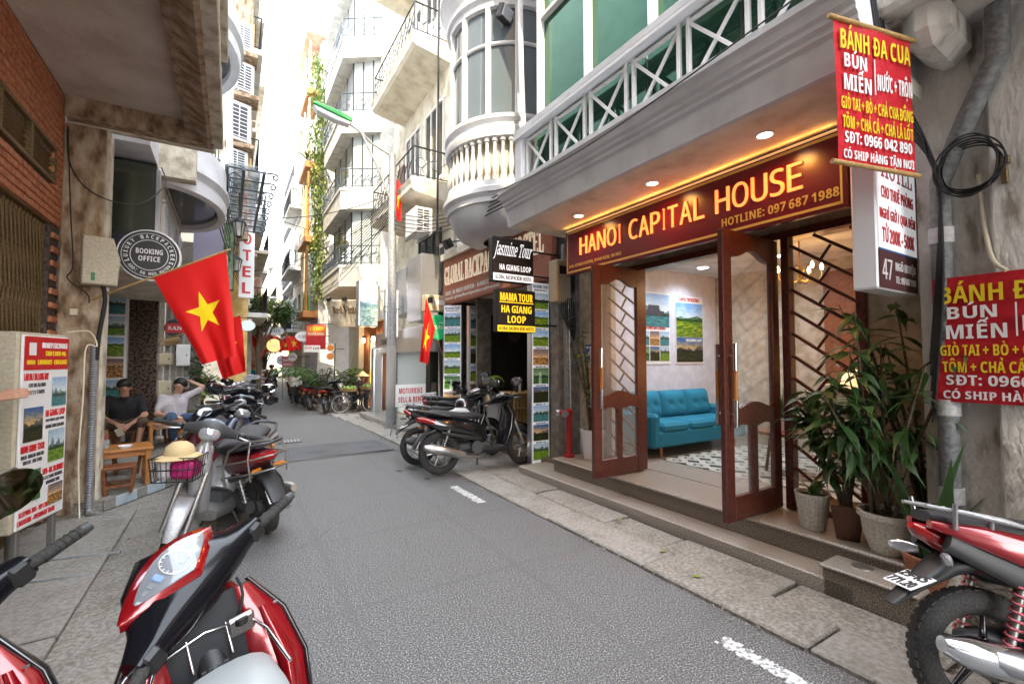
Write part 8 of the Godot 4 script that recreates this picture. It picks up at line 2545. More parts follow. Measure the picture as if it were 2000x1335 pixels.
func build_motorbikes():
	# two red underbones in front of the viewer, leaning on their stands with the steering locked
	var fg := {"style": "underbone", "body": M.red_paint, "trim": M.black, "seat": M.seat_grey, "steer": deg_to_rad(41.0), "cover": mat(0.34, 0.36, 0.36, 0.35), "plate": ["29-B1", "214.06"], "mirrors": false, "hoop": true, "size": 0.93}
	motorbike("red_motorbike", "red motorbike with pale centre cover and grey seat, standing on the road edge", V(0.175, 0.0, -1.38), 101.0, -11.8, fg)
	var f2 := fg.duplicate()
	f2.mirrors = true
	f2.cover = M.black
	f2.bezel = M.black_gloss
	motorbike("red_motorbike", "red motorbike with round mirrors beside the tour board", V(-0.4, 0.0, -1.36), 101.0, -11.8, f2)
	motorbike("red_motorbike", "red motorbike with silver grab rails parked nose to the old wall", V(2.82, 0.0, -0.63) + V(0.62 * 0.8, 0, 0.62 * 0.6), -37.0, -9.0, {"style": "underbone", "body": M.red_paint, "trim": M.black, "seat": M.seat, "R": 0.29, "W": 0.1, "rim": M.black_gloss, "stripe": mat(0.4, 0.01, 0.05, 0.4), "spring": mat(0.45, 0.1, 0.12, 0.35, 0.5), "muffler": M.chrome, "plate": ["29-K5", "771.20"]})
	# big-wheel black scooter and its neighbours outside the hostel
	motorbike("black_scooter", "glossy black big wheel scooter nearest the hotel steps", V(3.15, 0.0, -5.98), -3.0, -6.0, {"R": 0.3, "W": 0.1, "spokes": 6, "body": M.black_gloss, "trim": M.black, "seat": M.seat, "plate": ["29-E2", "338.14"], "muffler": M.steel_dull, "steer": 0.35, "mirrors": true})
	motorbike("black_motorbike", "dark motorbike with red tail lamp behind the glossy black scooter", V(3.1, 0.0, -6.75), 4.0, -7.0, {"style": "underbone", "R": 0.29, "body": M.black_gloss, "trim": M.black, "seat": M.seat, "plate": ["29-H1", "905.33"], "steer": 0.3, "mirrors": true})
	motorbike("silver_scooter", "silver and black scooter carrying green helmet by hostel door", V(3.85, 0.0, -7.45), 8.0, -6.0, {"R": 0.28, "body": M.silver_paint, "trim": M.black, "seat": M.seat, "steer": -0.3, "mirrors": true, "lod": true})
	motorbike("black_motorbike", "black motorbike beside the rental board's white chair", V(3.95, 0.0, -8.4), 14.0, -6.0, {"style": "underbone", "R": 0.28, "body": M.black_gloss, "trim": M.black, "seat": M.seat, "steer": 0.4, "mirrors": true, "lod": true})
	# left side: electric bike with basket, dusty scooter with guard rails, dark ones behind
	var e := motorbike("electric_bike", "dusty silver electric bike with wire basket, facing camera", V(-0.1, 0.0, -5.1), -112.0, -8.0, {"slim": 0.4, "R": 0.24, "W": 0.1, "body": M.silver_paint, "trim": M.steel_dull, "cowl": M.silver_paint, "guard": M.silver_paint, "seat": M.seat, "steer": 0.35, "rim": M.dark_grey, "bar": M.dark_grey})
	ebike_basket()
	motorbike("maroon_scooter", "dusty maroon scooter with steel guard rails and white plate", V(0.08, 0.0, -5.45), 112.0, -9.0, {"R": 0.26, "W": 0.1, "body": M.maroon, "trim": M.black, "cowl": M.maroon, "seat": M.seat, "steer": 0.5, "plate": ["29-F1", "388.57"], "rack": true, "rim": M.dark_grey, "muffler": M.steel_dull})
	motorbike("blue_scooter", "black scooter with a navy panel squeezed behind the maroon scooter", V(-0.15, 0.0, -6.6), -75.0, -8.0, {"R": 0.27, "body": M.navy, "trim": M.black, "seat": M.seat, "steer": 0.3, "mirrors": true, "lod": true})
	motorbike("black_scooter", "black scooter facing camera beside the second flag", V(-0.08, 0.0, -8.1), -80.0, -8.0, {"R": 0.27, "body": M.black_gloss, "trim": M.black, "seat": M.seat, "steer": -0.2, "mirrors": true, "lod": true})
	var row := [[0.0, -9.7, -85.0, M.black_gloss, "black motorbike below the second flag"], [0.12, -11.3, 97.0, M.red_dark, "dark red motorbike with white plate beyond second flag"], [0.2, -12.8, 94.0, M.black_gloss, "black motorbike under the white oval sign"], [0.35, -14.2, 96.0, M.maroon, "maroon motorbike under the tall hotel sign"], [0.45, -15.6, 95.0, M.navy, "dark blue motorbike past the tall hotel sign"]]
	for q in row:
		motorbike("parked_motorbike", q[4], V(q[0] + 0.1, gy(q[1]), q[1]), q[2], -8.0, {"style": "underbone", "R": 0.28, "body": q[3], "trim": M.black, "seat": M.seat, "plate": ["29-P%d" % absi(int(q[1])), "4%d.19" % absi(int(q[1] * 3))], "mirrors": true, "lod": true})
	var rr := [[3.1, -16.9, 60.0, M.black_gloss, "black scooter with white plate beside fruit bicycle"], [2.85, -18.9, 62.0, M.maroon, "maroon scooter parked in front of the palm"], [2.85, -20.9, 70.0, M.black_gloss, "black scooter parked behind the walking woman"], [2.75, -22.6, 70.0, M.navy, "dark scooter parked beyond the palm"], [2.7, -24.4, 72.0, M.black_gloss, "black scooter parked near far menu board"]]
	for q in rr:
		motorbike("parked_scooter", q[4], V(q[0], gy(q[1]), q[1]), q[2], -7.0, {"R": 0.26, "body": q[3], "trim": M.black, "seat": M.seat, "plate": ["29-X%d" % absi(int(q[1])), "5%d.82" % absi(int(q[1] * 3))], "mirrors": true, "lod": true})
	motorbike("ridden_motorbike", "motorbike carrying two riders away down the street", V(1.95, -0.3, -28.6), 86.0, 0.0, {"style": "underbone", "R": 0.28, "body": M.navy, "trim": M.black, "seat": M.seat, "plate": ["29-Z1", "620.55"], "mirrors": true, "lod": true, "group": "motorbikes being ridden"})
	bicycle("black vendor's bicycle loaded with baskets of green fruit", V(3.62, gy(-15.9), -15.9), 0.06)
	# helmets
	var h := thing("helmet", "green and grey helmet hung on the silver scooter's bars", "helmet", V(4.22, 1.15, -7.4))
	var m := MB.new()
	m.ball(Vector3.ZERO, V(0.17, 0.14, 0.13), 18, 10, -0.35, 1.0)
	part(m, "shell", mat(0.07, 0.08, 0.07, 0.35), h)
	for k in 3:
		m = MB.new()
		m.ball(Vector3.ZERO, V(0.173, 0.144, 0.134), 4, 8, 0.0, 0.95)
		m = MB.new()
		m.tube(arc(V(0, 0.0, -0.06 + k * 0.06), 0.155 - absf(k - 1) * 0.015, 0.3, 2.8, 10, Vector3.RIGHT, Vector3.UP), 0.014, 6)
		part(m, "stripe", mat(0.3, 0.5, 0.03, 0.4), h)
	var h2 := thing("helmet", "black half helmet resting on the glossy black scooter's seat", "helmet", V(2.95, 0.93, -6.1))
	m = MB.new()
	m.ball(Vector3.ZERO, V(0.15, 0.13, 0.12), 18, 9, -0.1, 1.0)
	part(m, "shell", M.black_gloss, h2)
	m = MB.new()
	m.hull([[V(0.1, 0.02, 0), 0.1, 0.01], [V(0.2, 0.0, 0), 0.08, 0.008]], 12)
	part(m, "peak", M.black, h2)

func ebike_basket():
	var at := V(-0.33, 0.66, -4.5)
	var b := thing("wire_basket", "black wire basket on the silver electric bike", "basket", at, -0.35)
	var m := MB.new()
	for k in 3:
		var y := k * 0.09
		var s := 0.14 + k * 0.012
		m.tube([V(-s, y, -0.11), V(s, y, -0.11), V(s, y, 0.11), V(-s, y, 0.11)], 0.005, 5, false, true)
	for i in 9:
		var x := -0.14 + i * 0.035
		for s in [-1, 1]: m.tube([V(x, 0, s * 0.11), V(x * 1.15, 0.18, s * 0.115)], 0.003, 4, false)
	for i in 6:
		for s in [-1, 1]: m.tube([V(s * 0.14, 0, -0.1 + i * 0.04), V(s * 0.165, 0.18, -0.1 + i * 0.04)], 0.003, 4, false)
	part(m, "wire", M.black, b)
	var c := thing("folded_cloth", "magenta and white folded cloth inside the wire basket", "cloth", at + V(0, 0.005, 0), -0.35)
	bx(c, "magenta_fold", V(0.05, 0.075, 0.0), V(0.17, 0.14, 0.19), mat(0.4, 0.01, 0.12, 0.7), 0.03)
	bx(c, "white_fold", V(-0.085, 0.085, 0.0), V(0.09, 0.16, 0.18), mat(0.62, 0.58, 0.6, 0.7), 0.03)
	var h := thing("sun_helmet", "tan pith sun helmet lying in the wire basket", "hat", at + V(0.0, 0.17, 0.0), 0.3)
	lt(h, "crown", [Vector2(0.105, 0.02), Vector2(0.105, 0.05), Vector2(0.09, 0.09), Vector2(0.05, 0.12), Vector2(0.0, 0.13)], M.straw)
	var q := MB.new()
	q.lathe([Vector2(0.1, 0.03), Vector2(0.155, 0.0), Vector2(0.155, -0.006), Vector2(0.09, 0.018)], 28, Vector3.ZERO, 0, TAU, 1.1, 0.9)
	part(q, "brim", M.straw, h)

# ---- figures: tapered capsules joined with a smooth minimum, meshed as surface nets
func nets(bones: Array, cell: float, k: float, m: MB):
	var lo := Vector3.INF
	var hi := -Vector3.INF
	for b in bones:
		var r: float = maxf(b[2], b[3])
		for p in [b[0], b[1]]:
			lo = lo.min(p - Vector3.ONE * r)
			hi = hi.max(p + Vector3.ONE * r)
	lo -= Vector3.ONE * (cell * 2 + k * 0.3)
	hi += Vector3.ONE * (cell * 2 + k * 0.3)
	var nx := int((hi.x - lo.x) / cell) + 2
	var ny := int((hi.y - lo.y) / cell) + 2
	var nz := int((hi.z - lo.z) / cell) + 2
	var f := PackedFloat32Array()
	f.resize(nx * ny * nz)
	f.fill(1.0)
	for b in bones:
		var a: Vector3 = b[0]
		var d: Vector3 = b[1] - a
		var ra: float = b[2]
		var rb: float = b[3]
		var dd := maxf(d.dot(d), 1e-9)
		var pad := maxf(ra, rb) + k + cell * 2
		var bl: Vector3 = a.min(b[1]) - Vector3.ONE * pad - lo
		var bh: Vector3 = a.max(b[1]) + Vector3.ONE * pad - lo
		for z in range(maxi(0, int(bl.z / cell)), mini(nz, int(bh.z / cell) + 1)):
			for y in range(maxi(0, int(bl.y / cell)), mini(ny, int(bh.y / cell) + 1)):
				var i0 := (z * ny + y) * nx
				for x in range(maxi(0, int(bl.x / cell)), mini(nx, int(bh.x / cell) + 1)):
					var p := lo + Vector3(x, y, z) * cell - a
					var t := clampf(p.dot(d) / dd, 0.0, 1.0)
					var s := (p - d * t).length() - lerpf(ra, rb, t)
					var o := f[i0 + x]
					var h := clampf(0.5 + 0.5 * (o - s) / k, 0.0, 1.0)
					f[i0 + x] = lerpf(o, s, h) - k * h * (1.0 - h)
	var idx := PackedInt32Array()
	idx.resize(nx * ny * nz)
	idx.fill(-1)
	var vs := PackedVector3Array()
	var sx := [0, 1, 0, 1, 0, 1, 0, 1]
	var sy := [0, 0, 1, 1, 0, 0, 1, 1]
	var sz := [0, 0, 0, 0, 1, 1, 1, 1]
	var off := []
	for c in 8: off.append((sz[c] * ny + sy[c]) * nx + sx[c])
	var edges := [[0, 1], [2, 3], [4, 5], [6, 7], [0, 2], [1, 3], [4, 6], [5, 7], [0, 4], [1, 5], [2, 6], [3, 7]]
	for z in nz - 1:
		for y in ny - 1:
			var i0 := (z * ny + y) * nx
			for x in nx - 1:
				var i := i0 + x
				var v0 := f[i]
				if absf(v0) > cell * 2.0: continue
				var neg := 0
				for c in 8:
					if f[i + off[c]] < 0.0: neg += 1
				if neg == 0 or neg == 8: continue
				var sum := Vector3.ZERO
				var n := 0
				for e in edges:
					var fa := f[i + off[e[0]]]
					var fb := f[i + off[e[1]]]
					if (fa < 0.0) != (fb < 0.0):
						var t := fa / (fa - fb)
						sum += Vector3(lerpf(sx[e[0]], sx[e[1]], t), lerpf(sy[e[0]], sy[e[1]], t), lerpf(sz[e[0]], sz[e[1]], t))
						n += 1
				idx[i] = vs.size()
				vs.append(lo + (Vector3(x, y, z) + sum / n) * cell)
	m.sg += 1
	var st := [1, nx, nx * ny]
	for z in range(1, nz - 1):
		for y in range(1, ny - 1):
			var i0 := (z * ny + y) * nx
			for x in range(1, nx - 1):
				var i := i0 + x
				var fa := f[i]
				if absf(fa) > cell * 2.0: continue
				for ax in 3:
					var fb := f[i + st[ax]]
					if (fa < 0.0) == (fb < 0.0): continue
					var u: int = st[(ax + 1) % 3]
					var w: int = st[(ax + 2) % 3]
					var q := [idx[i], idx[i - u], idx[i - u - w], idx[i - w]]
					if q[0] < 0 or q[1] < 0 or q[2] < 0 or q[3] < 0: continue
					if fa < 0.0: m.quad(vs[q[0]], vs[q[3]], vs[q[2]], vs[q[1]], m.sg)
					else: m.quad(vs[q[0]], vs[q[1]], vs[q[2]], vs[q[3]], m.sg)

func hand_bones(wrist: Vector3, dir: Vector3, up: Vector3, curl: float, side: float) -> Array:
	# dir along the fingers, up out of the back of the hand; side +1 puts the thumb on dir x up
	var across := dir.cross(up).normalized()
	var b := []
	var palm := wrist + dir * 0.085
	for k in 4: b.append([wrist + across * (k - 1.5) * 0.012, palm + across * (k - 1.5) * 0.02, 0.014, 0.012])
	var ln := [0.06, 0.075, 0.07, 0.052]
	for k in 4:
		var p := palm + across * (k - 1.5) * 0.021
		var d := dir
		var l: float = ln[k] if side > 0 else ln[3 - k]
		for s in 3:
			d = (d - up * curl * 0.55).normalized()
			var e: Vector3 = p + d * l * [0.45, 0.32, 0.25][s]
			b.append([p, e, 0.0092 - s * 0.0007, 0.0088 - s * 0.0009])
			p = e
	var tb0 := wrist + dir * 0.025 - across * side * 0.02
	var t1 := tb0 + dir * 0.035 - across * side * 0.03 - up * 0.012
	var t2 := t1 + dir * 0.035 - across * side * 0.008 - up * 0.018 * (1.0 + curl)
	b.append([tb0, t1, 0.014, 0.011])
	b.append([t1, t2, 0.0105, 0.0085])
	return b

# joints j (local, facing +z): pelvis chest neck head, s/e/h = shoulder elbow hand L R, p/k/a/t = hip knee ankle toe L R
func person(label: String, at: Vector3, turn: float, j: Dictionary, o: Dictionary) -> Node3D:
	var t := thing("person", label, "person", at, turn, o.get("group", ""))
	var sc: float = o.get("scale", 1.0)
	t.scale = Vector3.ONE * sc
	var cell: float = o.get("cell", 0.016)
	var fine: bool = cell < 0.02
	var pel: Vector3 = j.pelvis
	var ch: Vector3 = j.chest
	var nk: Vector3 = j.neck
	var hd: Vector3 = j.head
	var face: Vector3 = j.get("face", V(0, 0, 1)).normalized()
	var torso := []
	var across: Vector3 = (j.sR - j.sL).normalized()
	for s in [-1.0, 1.0]:
		torso.append([pel + across * s * 0.07, pel.lerp(ch, 0.5) + across * s * 0.065, 0.11, 0.1])
		torso.append([pel.lerp(ch, 0.5) + across * s * 0.065, ch + across * s * 0.085, 0.1, 0.105])
		torso.append([ch + across * s * 0.05 + V(0, 0.05, 0), (j.sR if s > 0 else j.sL), 0.085, 0.046])
	var skin := torso.duplicate()
	skin.append([ch + V(0, 0.08, 0), nk, 0.07, 0.052])
	skin.append([nk, hd - V(0, 0.05, 0) + face * 0.01, 0.05, 0.055])
	var sleeves := []
	var lower := []
	for q in ["L", "R"]:
		var s: Vector3 = j["s" + q]
		var e: Vector3 = j["e" + q]
		var h: Vector3 = j["h" + q]
		skin.append([s, e, 0.05, 0.038])
		skin.append([e, h, 0.039, 0.026])
		var cut: float = o.get("sleeve", 0.75)
		sleeves.append([s, s.lerp(e, minf(cut, 1.0)), 0.056, 0.056])
		if cut > 1.0: sleeves.append([e, e.lerp(h, cut - 1.0), 0.056, 0.042])
		var hp: Vector3 = j["p" + q]
		var kn: Vector3 = j["k" + q]
		var an: Vector3 = j["a" + q]
		skin.append([hp, kn, 0.085, 0.055])
		skin.append([kn, an, 0.056, 0.036])
		skin.append([an + V(0, -0.02, 0), j["t" + q], 0.034, 0.024])
		var tc: float = o.get("trouser", 1.9)
		lower.append([pel + (hp - pel) * 0.6, hp.lerp(kn, minf(tc, 1.0)), 0.118, 0.08])
		if tc > 1.0: lower.append([kn, kn.lerp(an, tc - 1.0), 0.076, 0.06])
	lower.append([pel + across * 0.07, pel - across * 0.07, 0.125, 0.125])
	lower.append([pel, pel.lerp(ch, 0.3), 0.12, 0.112])
	var m := MB.new()
	nets(skin, cell, 0.035, m)
	# head on its own finer grid
	var hb := []
	var up: Vector3 = (hd - nk).normalized()
	var ear := face.cross(up).normalized()
	hb.append([hd + up * 0.03 - face * 0.015, hd + up * 0.035 + face * 0.01, 0.088, 0.08])
	hb.append([hd - up * 0.04 + face * 0.03, hd + up * 0.0 + face * 0.02, 0.055, 0.07])
	hb.append([hd - up * 0.085 + face * 0.055, hd - up * 0.05 + face * 0.04, 0.03, 0.05])
	hb.append([hd + up * 0.005 + face * 0.085, hd - up * 0.025 + face * 0.104, 0.01, 0.015])
	for s in [-1, 1]: hb.append([hd + ear * s * 0.082 + up * 0.01, hd + ear * s * 0.084 - up * 0.025, 0.016, 0.012])
	nets(hb, minf(cell, 0.009) if fine else cell * 0.7, 0.02, m)
	if fine:
		for q in ["L", "R"]:
			var h: Vector3 = j["h" + q]
			var d: Vector3 = (h - j["e" + q]).normalized()
			if j.has("d" + q): d = j["d" + q].normalized()
			var u: Vector3 = j.get("u" + q, V(0, 1, 0))
			u = (u - d * u.dot(d)).normalized()
			nets(hand_bones(h, d, u, j.get("c" + q, 0.5), 1.0 if q == "L" else -1.0), 0.0045, 0.006, m)
	else:
		for q in ["L", "R"]:
			var h: Vector3 = j["h" + q]
			var d: Vector3 = (h - j["e" + q]).normalized()
			m.ball(h + d * 0.06, V(0.04, 0.06, 0.04), 8, 5)
	part(m, "body", o.get("skin", M.skin), t)
	m = MB.new()
	var top := []
	for b in torso: top.append([b[0], b[1], b[2] + 0.014, b[3] + 0.016])
	top.append([ch + V(0, 0.05, 0), nk - V(0, 0.02, 0), 0.085, 0.062])
	top.append_array(sleeves)
	nets(top, cell, 0.03, m)
	part(m, "shirt", o.get("shirt", M.black), t)
	m = MB.new()
	nets(lower, cell, 0.03, m)
	part(m, "trousers", o.get("pants", M.dark_grey), t)
	m = MB.new()
	for q in ["L", "R"]:
		var an: Vector3 = j["a" + q]
		var to: Vector3 = j["t" + q]
		nets([[an + V(0, -0.045, 0), to + V(0, -0.002, 0), 0.04, 0.032]], maxf(cell, 0.014), 0.01, m)
	part(m, "shoes", o.get("shoes", M.dark_grey), t)
	if o.get("hat", "") == "cone":
		lt(t, "conical_hat", [Vector2(0.24, 0.02), Vector2(0.12, 0.1), Vector2(0.0, 0.2), Vector2(0.0, 0.185), Vector2(0.12, 0.088), Vector2(0.235, 0.012)], M.straw, hd + V(0, 0.05, 0))
	elif o.get("hat", "") == "helmet":
		m = MB.new()
		m.ball(hd + up * 0.03, V(0.125, 0.12, 0.135), 16, 9, -0.3, 1.0)
		part(m, "helmet", o.get("hatm", M.gloss_white), t)
	else:
		m = MB.new()
		var hair := []
		for s in [-1, 1]:
			hair.append([hd + up * 0.05 - face * 0.04 + ear * s * 0.02, hd + up * 0.064 + face * 0.006 + ear * s * 0.018, 0.09, 0.084])
			hair.append([hd + up * 0.01 - face * 0.045 + ear * s * 0.032, hd - up * 0.05 - face * 0.045 + ear * s * 0.02, 0.07, 0.05])
		nets(hair, minf(cell, 0.012), 0.02, m)
		part(m, "hair", M.hair, t)
	if fine:
		m = MB.new()
		for s in [-1, 1]:
			m.ball(hd + ear * s * 0.033 + up * 0.008 + face * 0.082, V(0.011, 0.006, 0.006), 8, 5)
			m.box(hd + ear * s * 0.034 + up * 0.026 + face * 0.084, V(0.034, 0.006, 0.01), 0.002, V(0, atan2(face.x, face.z), 0))
		part(m, "eyes", M.hair, t)
		m = MB.new()
		m.ball(hd - up * 0.052 + face * 0.09, V(0.022, 0.006, 0.01), 8, 5)
		part(m, "lips", mat(0.36, 0.14, 0.11, 0.5), t)
	return t

func walk_pose(step: float) -> Dictionary:
	return {"pelvis": V(0, 0.92, 0), "chest": V(0, 1.22, 0.02), "neck": V(0, 1.42, 0.03), "head": V(0, 1.56, 0.05), "sL": V(-0.18, 1.38, 0.02), "sR": V(0.18, 1.38, 0.02), "eL": V(-0.25, 1.1, -0.08 * step), "eR": V(0.25, 1.1, 0.1 * step), "hL": V(-0.24, 0.9, 0.02 - 0.1 * step), "hR": V(0.24, 0.9, 0.24 * step), "pL": V(-0.09, 0.88, 0), "pR": V(0.09, 0.88, 0), "kL": V(-0.1, 0.5, 0.16 * step), "kR": V(0.1, 0.5, 0.02 * step), "aL": V(-0.1, 0.09, 0.22 * step), "aR": V(0.1, 0.11, -0.26 * step), "tL": V(-0.11, 0.035, 0.36 * step), "tR": V(0.11, 0.035, -0.14 * step)}

func ride_pose() -> Dictionary:
	return {"pelvis": V(0, 0.92, 0), "chest": V(0, 1.2, 0.06), "neck": V(0, 1.38, 0.1), "head": V(0, 1.52, 0.12), "sL": V(-0.18, 1.34, 0.08), "sR": V(0.18, 1.34, 0.08), "eL": V(-0.28, 1.12, 0.22), "eR": V(0.28, 1.12, 0.22), "hL": V(-0.28, 1.0, 0.46), "hR": V(0.28, 1.0, 0.46), "pL": V(-0.1, 0.88, 0.02), "pR": V(0.1, 0.88, 0.02), "kL": V(-0.2, 0.74, 0.38), "kR": V(0.2, 0.74, 0.38), "aL": V(-0.2, 0.38, 0.26), "aR": V(0.2, 0.38, 0.26), "tL": V(-0.2, 0.3, 0.4), "tR": V(0.2, 0.3, 0.4)}

func build_people():
	# two men seated on the low stools
	person("man in black shirt seated with hands clasped before marble column", V(-1.5, 0.12, -9.97), 0.12, {
		"pelvis": V(0, 0.4, 0.0), "chest": V(0, 0.7, 0.12), "neck": V(0, 0.89, 0.2), "head": V(0, 1.03, 0.24), "face": V(0.05, 0, 1),
		"sL": V(-0.2, 0.84, 0.15), "sR": V(0.2, 0.84, 0.15), "eL": V(-0.27, 0.57, 0.3), "eR": V(0.27, 0.57, 0.3), "hL": V(-0.07, 0.46, 0.48), "hR": V(0.08, 0.44, 0.47), "dL": V(0.6, -0.5, 0.4), "dR": V(-0.6, -0.5, 0.4), "uL": V(-0.2, 0.4, 1), "uR": V(0.2, 0.4, 1),
		"pL": V(-0.1, 0.38, 0.05), "pR": V(0.1, 0.38, 0.05), "kL": V(-0.24, 0.47, 0.4), "kR": V(0.24, 0.47, 0.4), "aL": V(-0.19, 0.09, 0.36), "aR": V(0.19, 0.09, 0.36), "tL": V(-0.21, 0.035, 0.52), "tR": V(0.21, 0.035, 0.52)},
		{"shirt": surf([[0.3, 0.012, 0.012, 0.015], [0.7, 0.024, 0.024, 0.028]], 1.6, 0.85, 0.02, 1.0, 0.05, 193, false), "pants": surf([[0.3, 0.08, 0.052, 0.036], [0.7, 0.11, 0.075, 0.052]], 1.6, 0.85, 0.02, 1.0, 0.05, 194, false), "trouser": 1.15, "shoes": M.dark_grey})
	person("man in white shirt and jeans resting a hand behind head", V(-0.84, 0.12, -10.25), 0.25, {
		"pelvis": V(0, 0.4, 0.0), "chest": V(-0.02, 0.7, 0.05), "neck": V(0.0, 0.88, 0.1), "head": V(0.04, 1.02, 0.13), "face": V(-0.25, 0.22, 1),
		"sL": V(-0.2, 0.82, 0.07), "sR": V(0.19, 0.84, 0.05), "eL": V(-0.28, 0.55, 0.14), "eR": V(0.42, 0.97, 0.12), "hL": V(-0.08, 0.5, 0.36), "hR": V(0.2, 1.1, 0.04), "dL": V(0.7, -0.1, 0.6), "dR": V(-0.9, 0.0, -0.2), "uL": V(0, 1, 0.3), "uR": V(0.2, 1, 0),
		"pL": V(-0.1, 0.38, 0.05), "pR": V(0.1, 0.38, 0.05), "kL": V(-0.12, 0.5, 0.42), "kR": V(0.28, 0.47, 0.38), "aL": V(-0.06, 0.09, 0.4), "aR": V(0.26, 0.09, 0.34), "tL": V(-0.05, 0.035, 0.56), "tR": V(0.3, 0.035, 0.5)},
		{"shirt": surf([[0.3, 0.56, 0.52, 0.56], [0.7, 0.66, 0.62, 0.66]], 1.6, 0.85, 0.02, 1.0, 0.05, 195, false), "pants": surf([[0.3, 0.035, 0.07, 0.15], [0.7, 0.1, 0.17, 0.3]], 3.0, 0.9, 0.03, 0.3, 0.2, 191, false), "skin": M.skin_b, "shoes": M.gloss_white})
	var ph := thing("phone", "dark phone held in the lap of white shirted man", "phone", V(-0.85, 0.63, -9.82), 0.4)
	bx(ph, "case", Vector3.ZERO, V(0.15, 0.012, 0.075), M.maroon, 0.004, V(0.3, 0, 0))
	bx(ph, "screen", V(0, 0.008, 0), V(0.135, 0.004, 0.066), M.black_gloss, 0.001, V(0.3, 0, 0))
	var bk := thing("booklet", "pale booklet held between knees of the black shirted man", "booklet", V(-1.47, 0.46, -9.42), 0.3)
	bx(bk, "pages", Vector3.ZERO, V(0.09, 0.15, 0.012), M.cream, 0.003, V(0.5, 0, 0.4))
	# standing person left of the frame, one hand on the tour board
	person("person in grey shirt standing left of the tour board, hand on it", V(-1.34, 0.03, -3.4), PI, {
		"pelvis": V(0, 0.92, 0), "chest": V(0, 1.24, 0.02), "neck": V(0, 1.44, 0.03), "head": V(0, 1.58, 0.05), "sL": V(-0.18, 1.4, 0.02), "sR": V(0.18, 1.4, 0.02), "eL": V(0.0, 1.2, 0.48), "eR": V(0.27, 1.12, 0.06), "hL": V(-0.07, 1.33, 0.8), "hR": V(0.24, 0.9, 0.12),
		"dL": V(-1, 0.25, 0.25), "uL": V(-0.2, 0.7, -0.7), "cL": 0.25, "pL": V(-0.09, 0.88, 0), "pR": V(0.09, 0.88, 0), "kL": V(-0.1, 0.48, 0.03), "kR": V(0.1, 0.48, 0.03), "aL": V(-0.1, 0.09, 0), "aR": V(0.1, 0.09, 0), "tL": V(-0.11, 0.035, 0.15), "tR": V(0.11, 0.035, 0.15)},
		{"shirt": mat(0.2, 0.2, 0.22, 0.8), "pants": mat(0.05, 0.05, 0.06, 0.8)})
	# fruit seller, walker, riders
	person("fruit seller in a conical hat behind the loaded bicycle", V(4.0, gy(-16.4), -16.4), -0.5, {
		"pelvis": V(0, 0.55, 0.0), "chest": V(0, 0.85, 0.06), "neck": V(0, 1.03, 0.1), "head": V(0, 1.16, 0.13), "sL": V(-0.18, 0.98, 0.08), "sR": V(0.18, 0.98, 0.08), "eL": V(-0.25, 0.74, 0.2), "eR": V(0.25, 0.74, 0.2), "hL": V(-0.1, 0.68, 0.42), "hR": V(0.1, 0.68, 0.42),
		"pL": V(-0.1, 0.52, 0.05), "pR": V(0.1, 0.52, 0.05), "kL": V(-0.2, 0.52, 0.42), "kR": V(0.2, 0.52, 0.42), "aL": V(-0.18, 0.09, 0.38), "aR": V(0.18, 0.09, 0.38), "tL": V(-0.2, 0.035, 0.52), "tR": V(0.2, 0.035, 0.52)},
		{"cell": 0.024, "shirt": mat(0.05, 0.03, 0.035, 0.8), "pants": M.black, "hat": "cone", "sleeve": 1.8})
	var st := thing("vendor_stool", "low blue plastic stool under the fruit seller", "stool", V(4.0, gy(-16.4), -16.4), -0.5)
	lt(st, "seat", [Vector2(0.0, 0.42), Vector2(0.15, 0.42), Vector2(0.15, 0.39), Vector2(0, 0.39)], M.print_blue)
	for k in 4: tb(st, "leg", [V(cos(k * 1.57 + 0.78) * 0.13, 0.4, sin(k * 1.57 + 0.78) * 0.13), V(cos(k * 1.57 + 0.78) * 0.18, 0, sin(k * 1.57 + 0.78) * 0.18)], 0.02, M.print_blue)
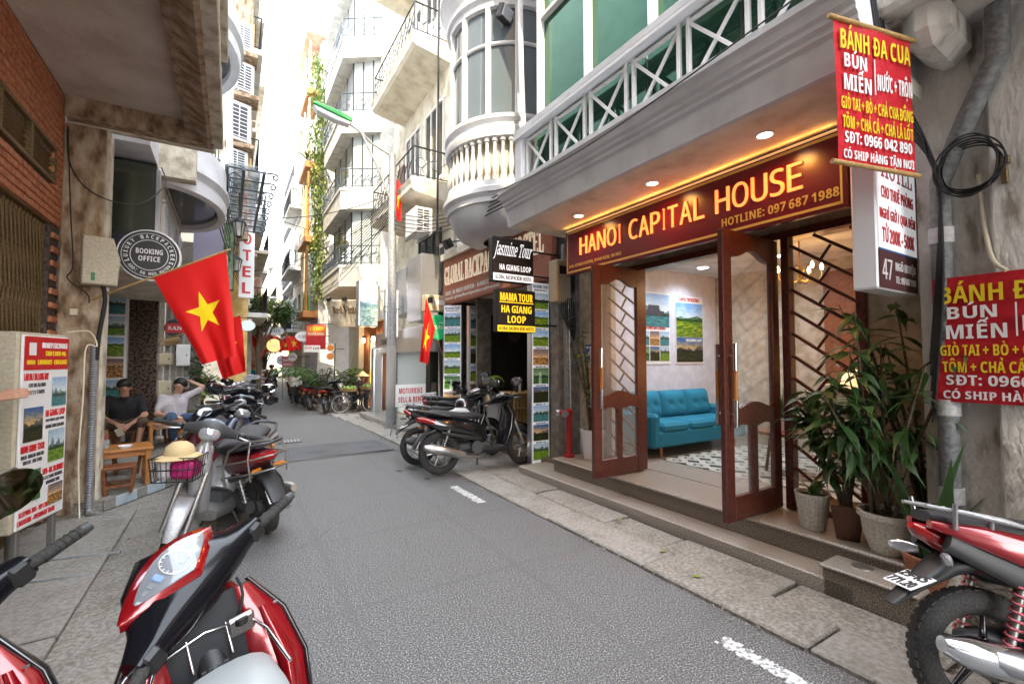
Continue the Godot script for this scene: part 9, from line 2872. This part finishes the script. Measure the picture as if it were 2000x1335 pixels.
	person("woman in white top and pale hat walking away down the street", V(2.28, gy(-20.6), -20.6), PI - 0.2, walk_pose(1.0), {"cell": 0.028, "scale": 0.86, "shirt": mat(0.62, 0.62, 0.6, 0.8), "pants": mat(0.03, 0.03, 0.035, 0.8), "hat": "helmet", "hatm": mat(0.6, 0.62, 0.62, 0.6), "sleeve": 1.6})
	person("person in turquoise top and orange helmet beside the left bikes", V(0.95, -0.3, -26.4), PI, walk_pose(0.4), {"cell": 0.03, "shirt": mat(0.01, 0.36, 0.4, 0.8), "pants": M.dark_grey, "hat": "helmet", "hatm": mat(0.4, 0.06, 0.02, 0.4), "sleeve": 1.9})
	person("rider in orange jacket steering the motorbike down the street", V(1.93, -0.3, -28.6), PI, ride_pose(), {"cell": 0.03, "shirt": mat(0.5, 0.15, 0.02, 0.8), "pants": M.dark_grey, "hat": "helmet", "hatm": mat(0.4, 0.08, 0.03, 0.4), "sleeve": 1.9})
	person("dark clothed passenger seated behind the orange jacketed rider", V(1.96, -0.3, -28.1), PI, ride_pose(), {"cell": 0.03, "shirt": mat(0.06, 0.035, 0.04, 0.8), "pants": M.black, "hat": "helmet", "hatm": M.red_dark, "sleeve": 1.9})
	# baskets of fruit on the bicycle
	for q in [[V(3.35, gy(-15.9) + 0.74, -15.75), "front"], [V(3.98, gy(-15.9) + 0.78, -15.7), "rear"]]:
		var b := thing("fruit_basket", "flat bamboo basket of green fruit at the %s of bicycle" % q[1], "basket", q[0])
		lt(b, "tray", [Vector2(0.0, 0.0), Vector2(0.24, 0.0), Vector2(0.3, 0.09), Vector2(0.29, 0.09), Vector2(0.23, 0.02), Vector2(0.0, 0.02)], M.bamboo)
		for k in 9:
			var a := k * 2.4
			var r := 0.06 * sqrt(k) * 1.1
			var f := MB.new()
			f.ball(q[0] + V(cos(a) * r, 0.08 + 0.02 * (k % 3), sin(a) * r), V(0.06, 0.056, 0.06), 12, 8)
			solo(f, "green_fruit", mat(0.22, 0.34, 0.08, 0.6), "green knobbly fruit in the %s basket on the bicycle" % q[1], "fruit", "fruit in the %s basket" % q[1])
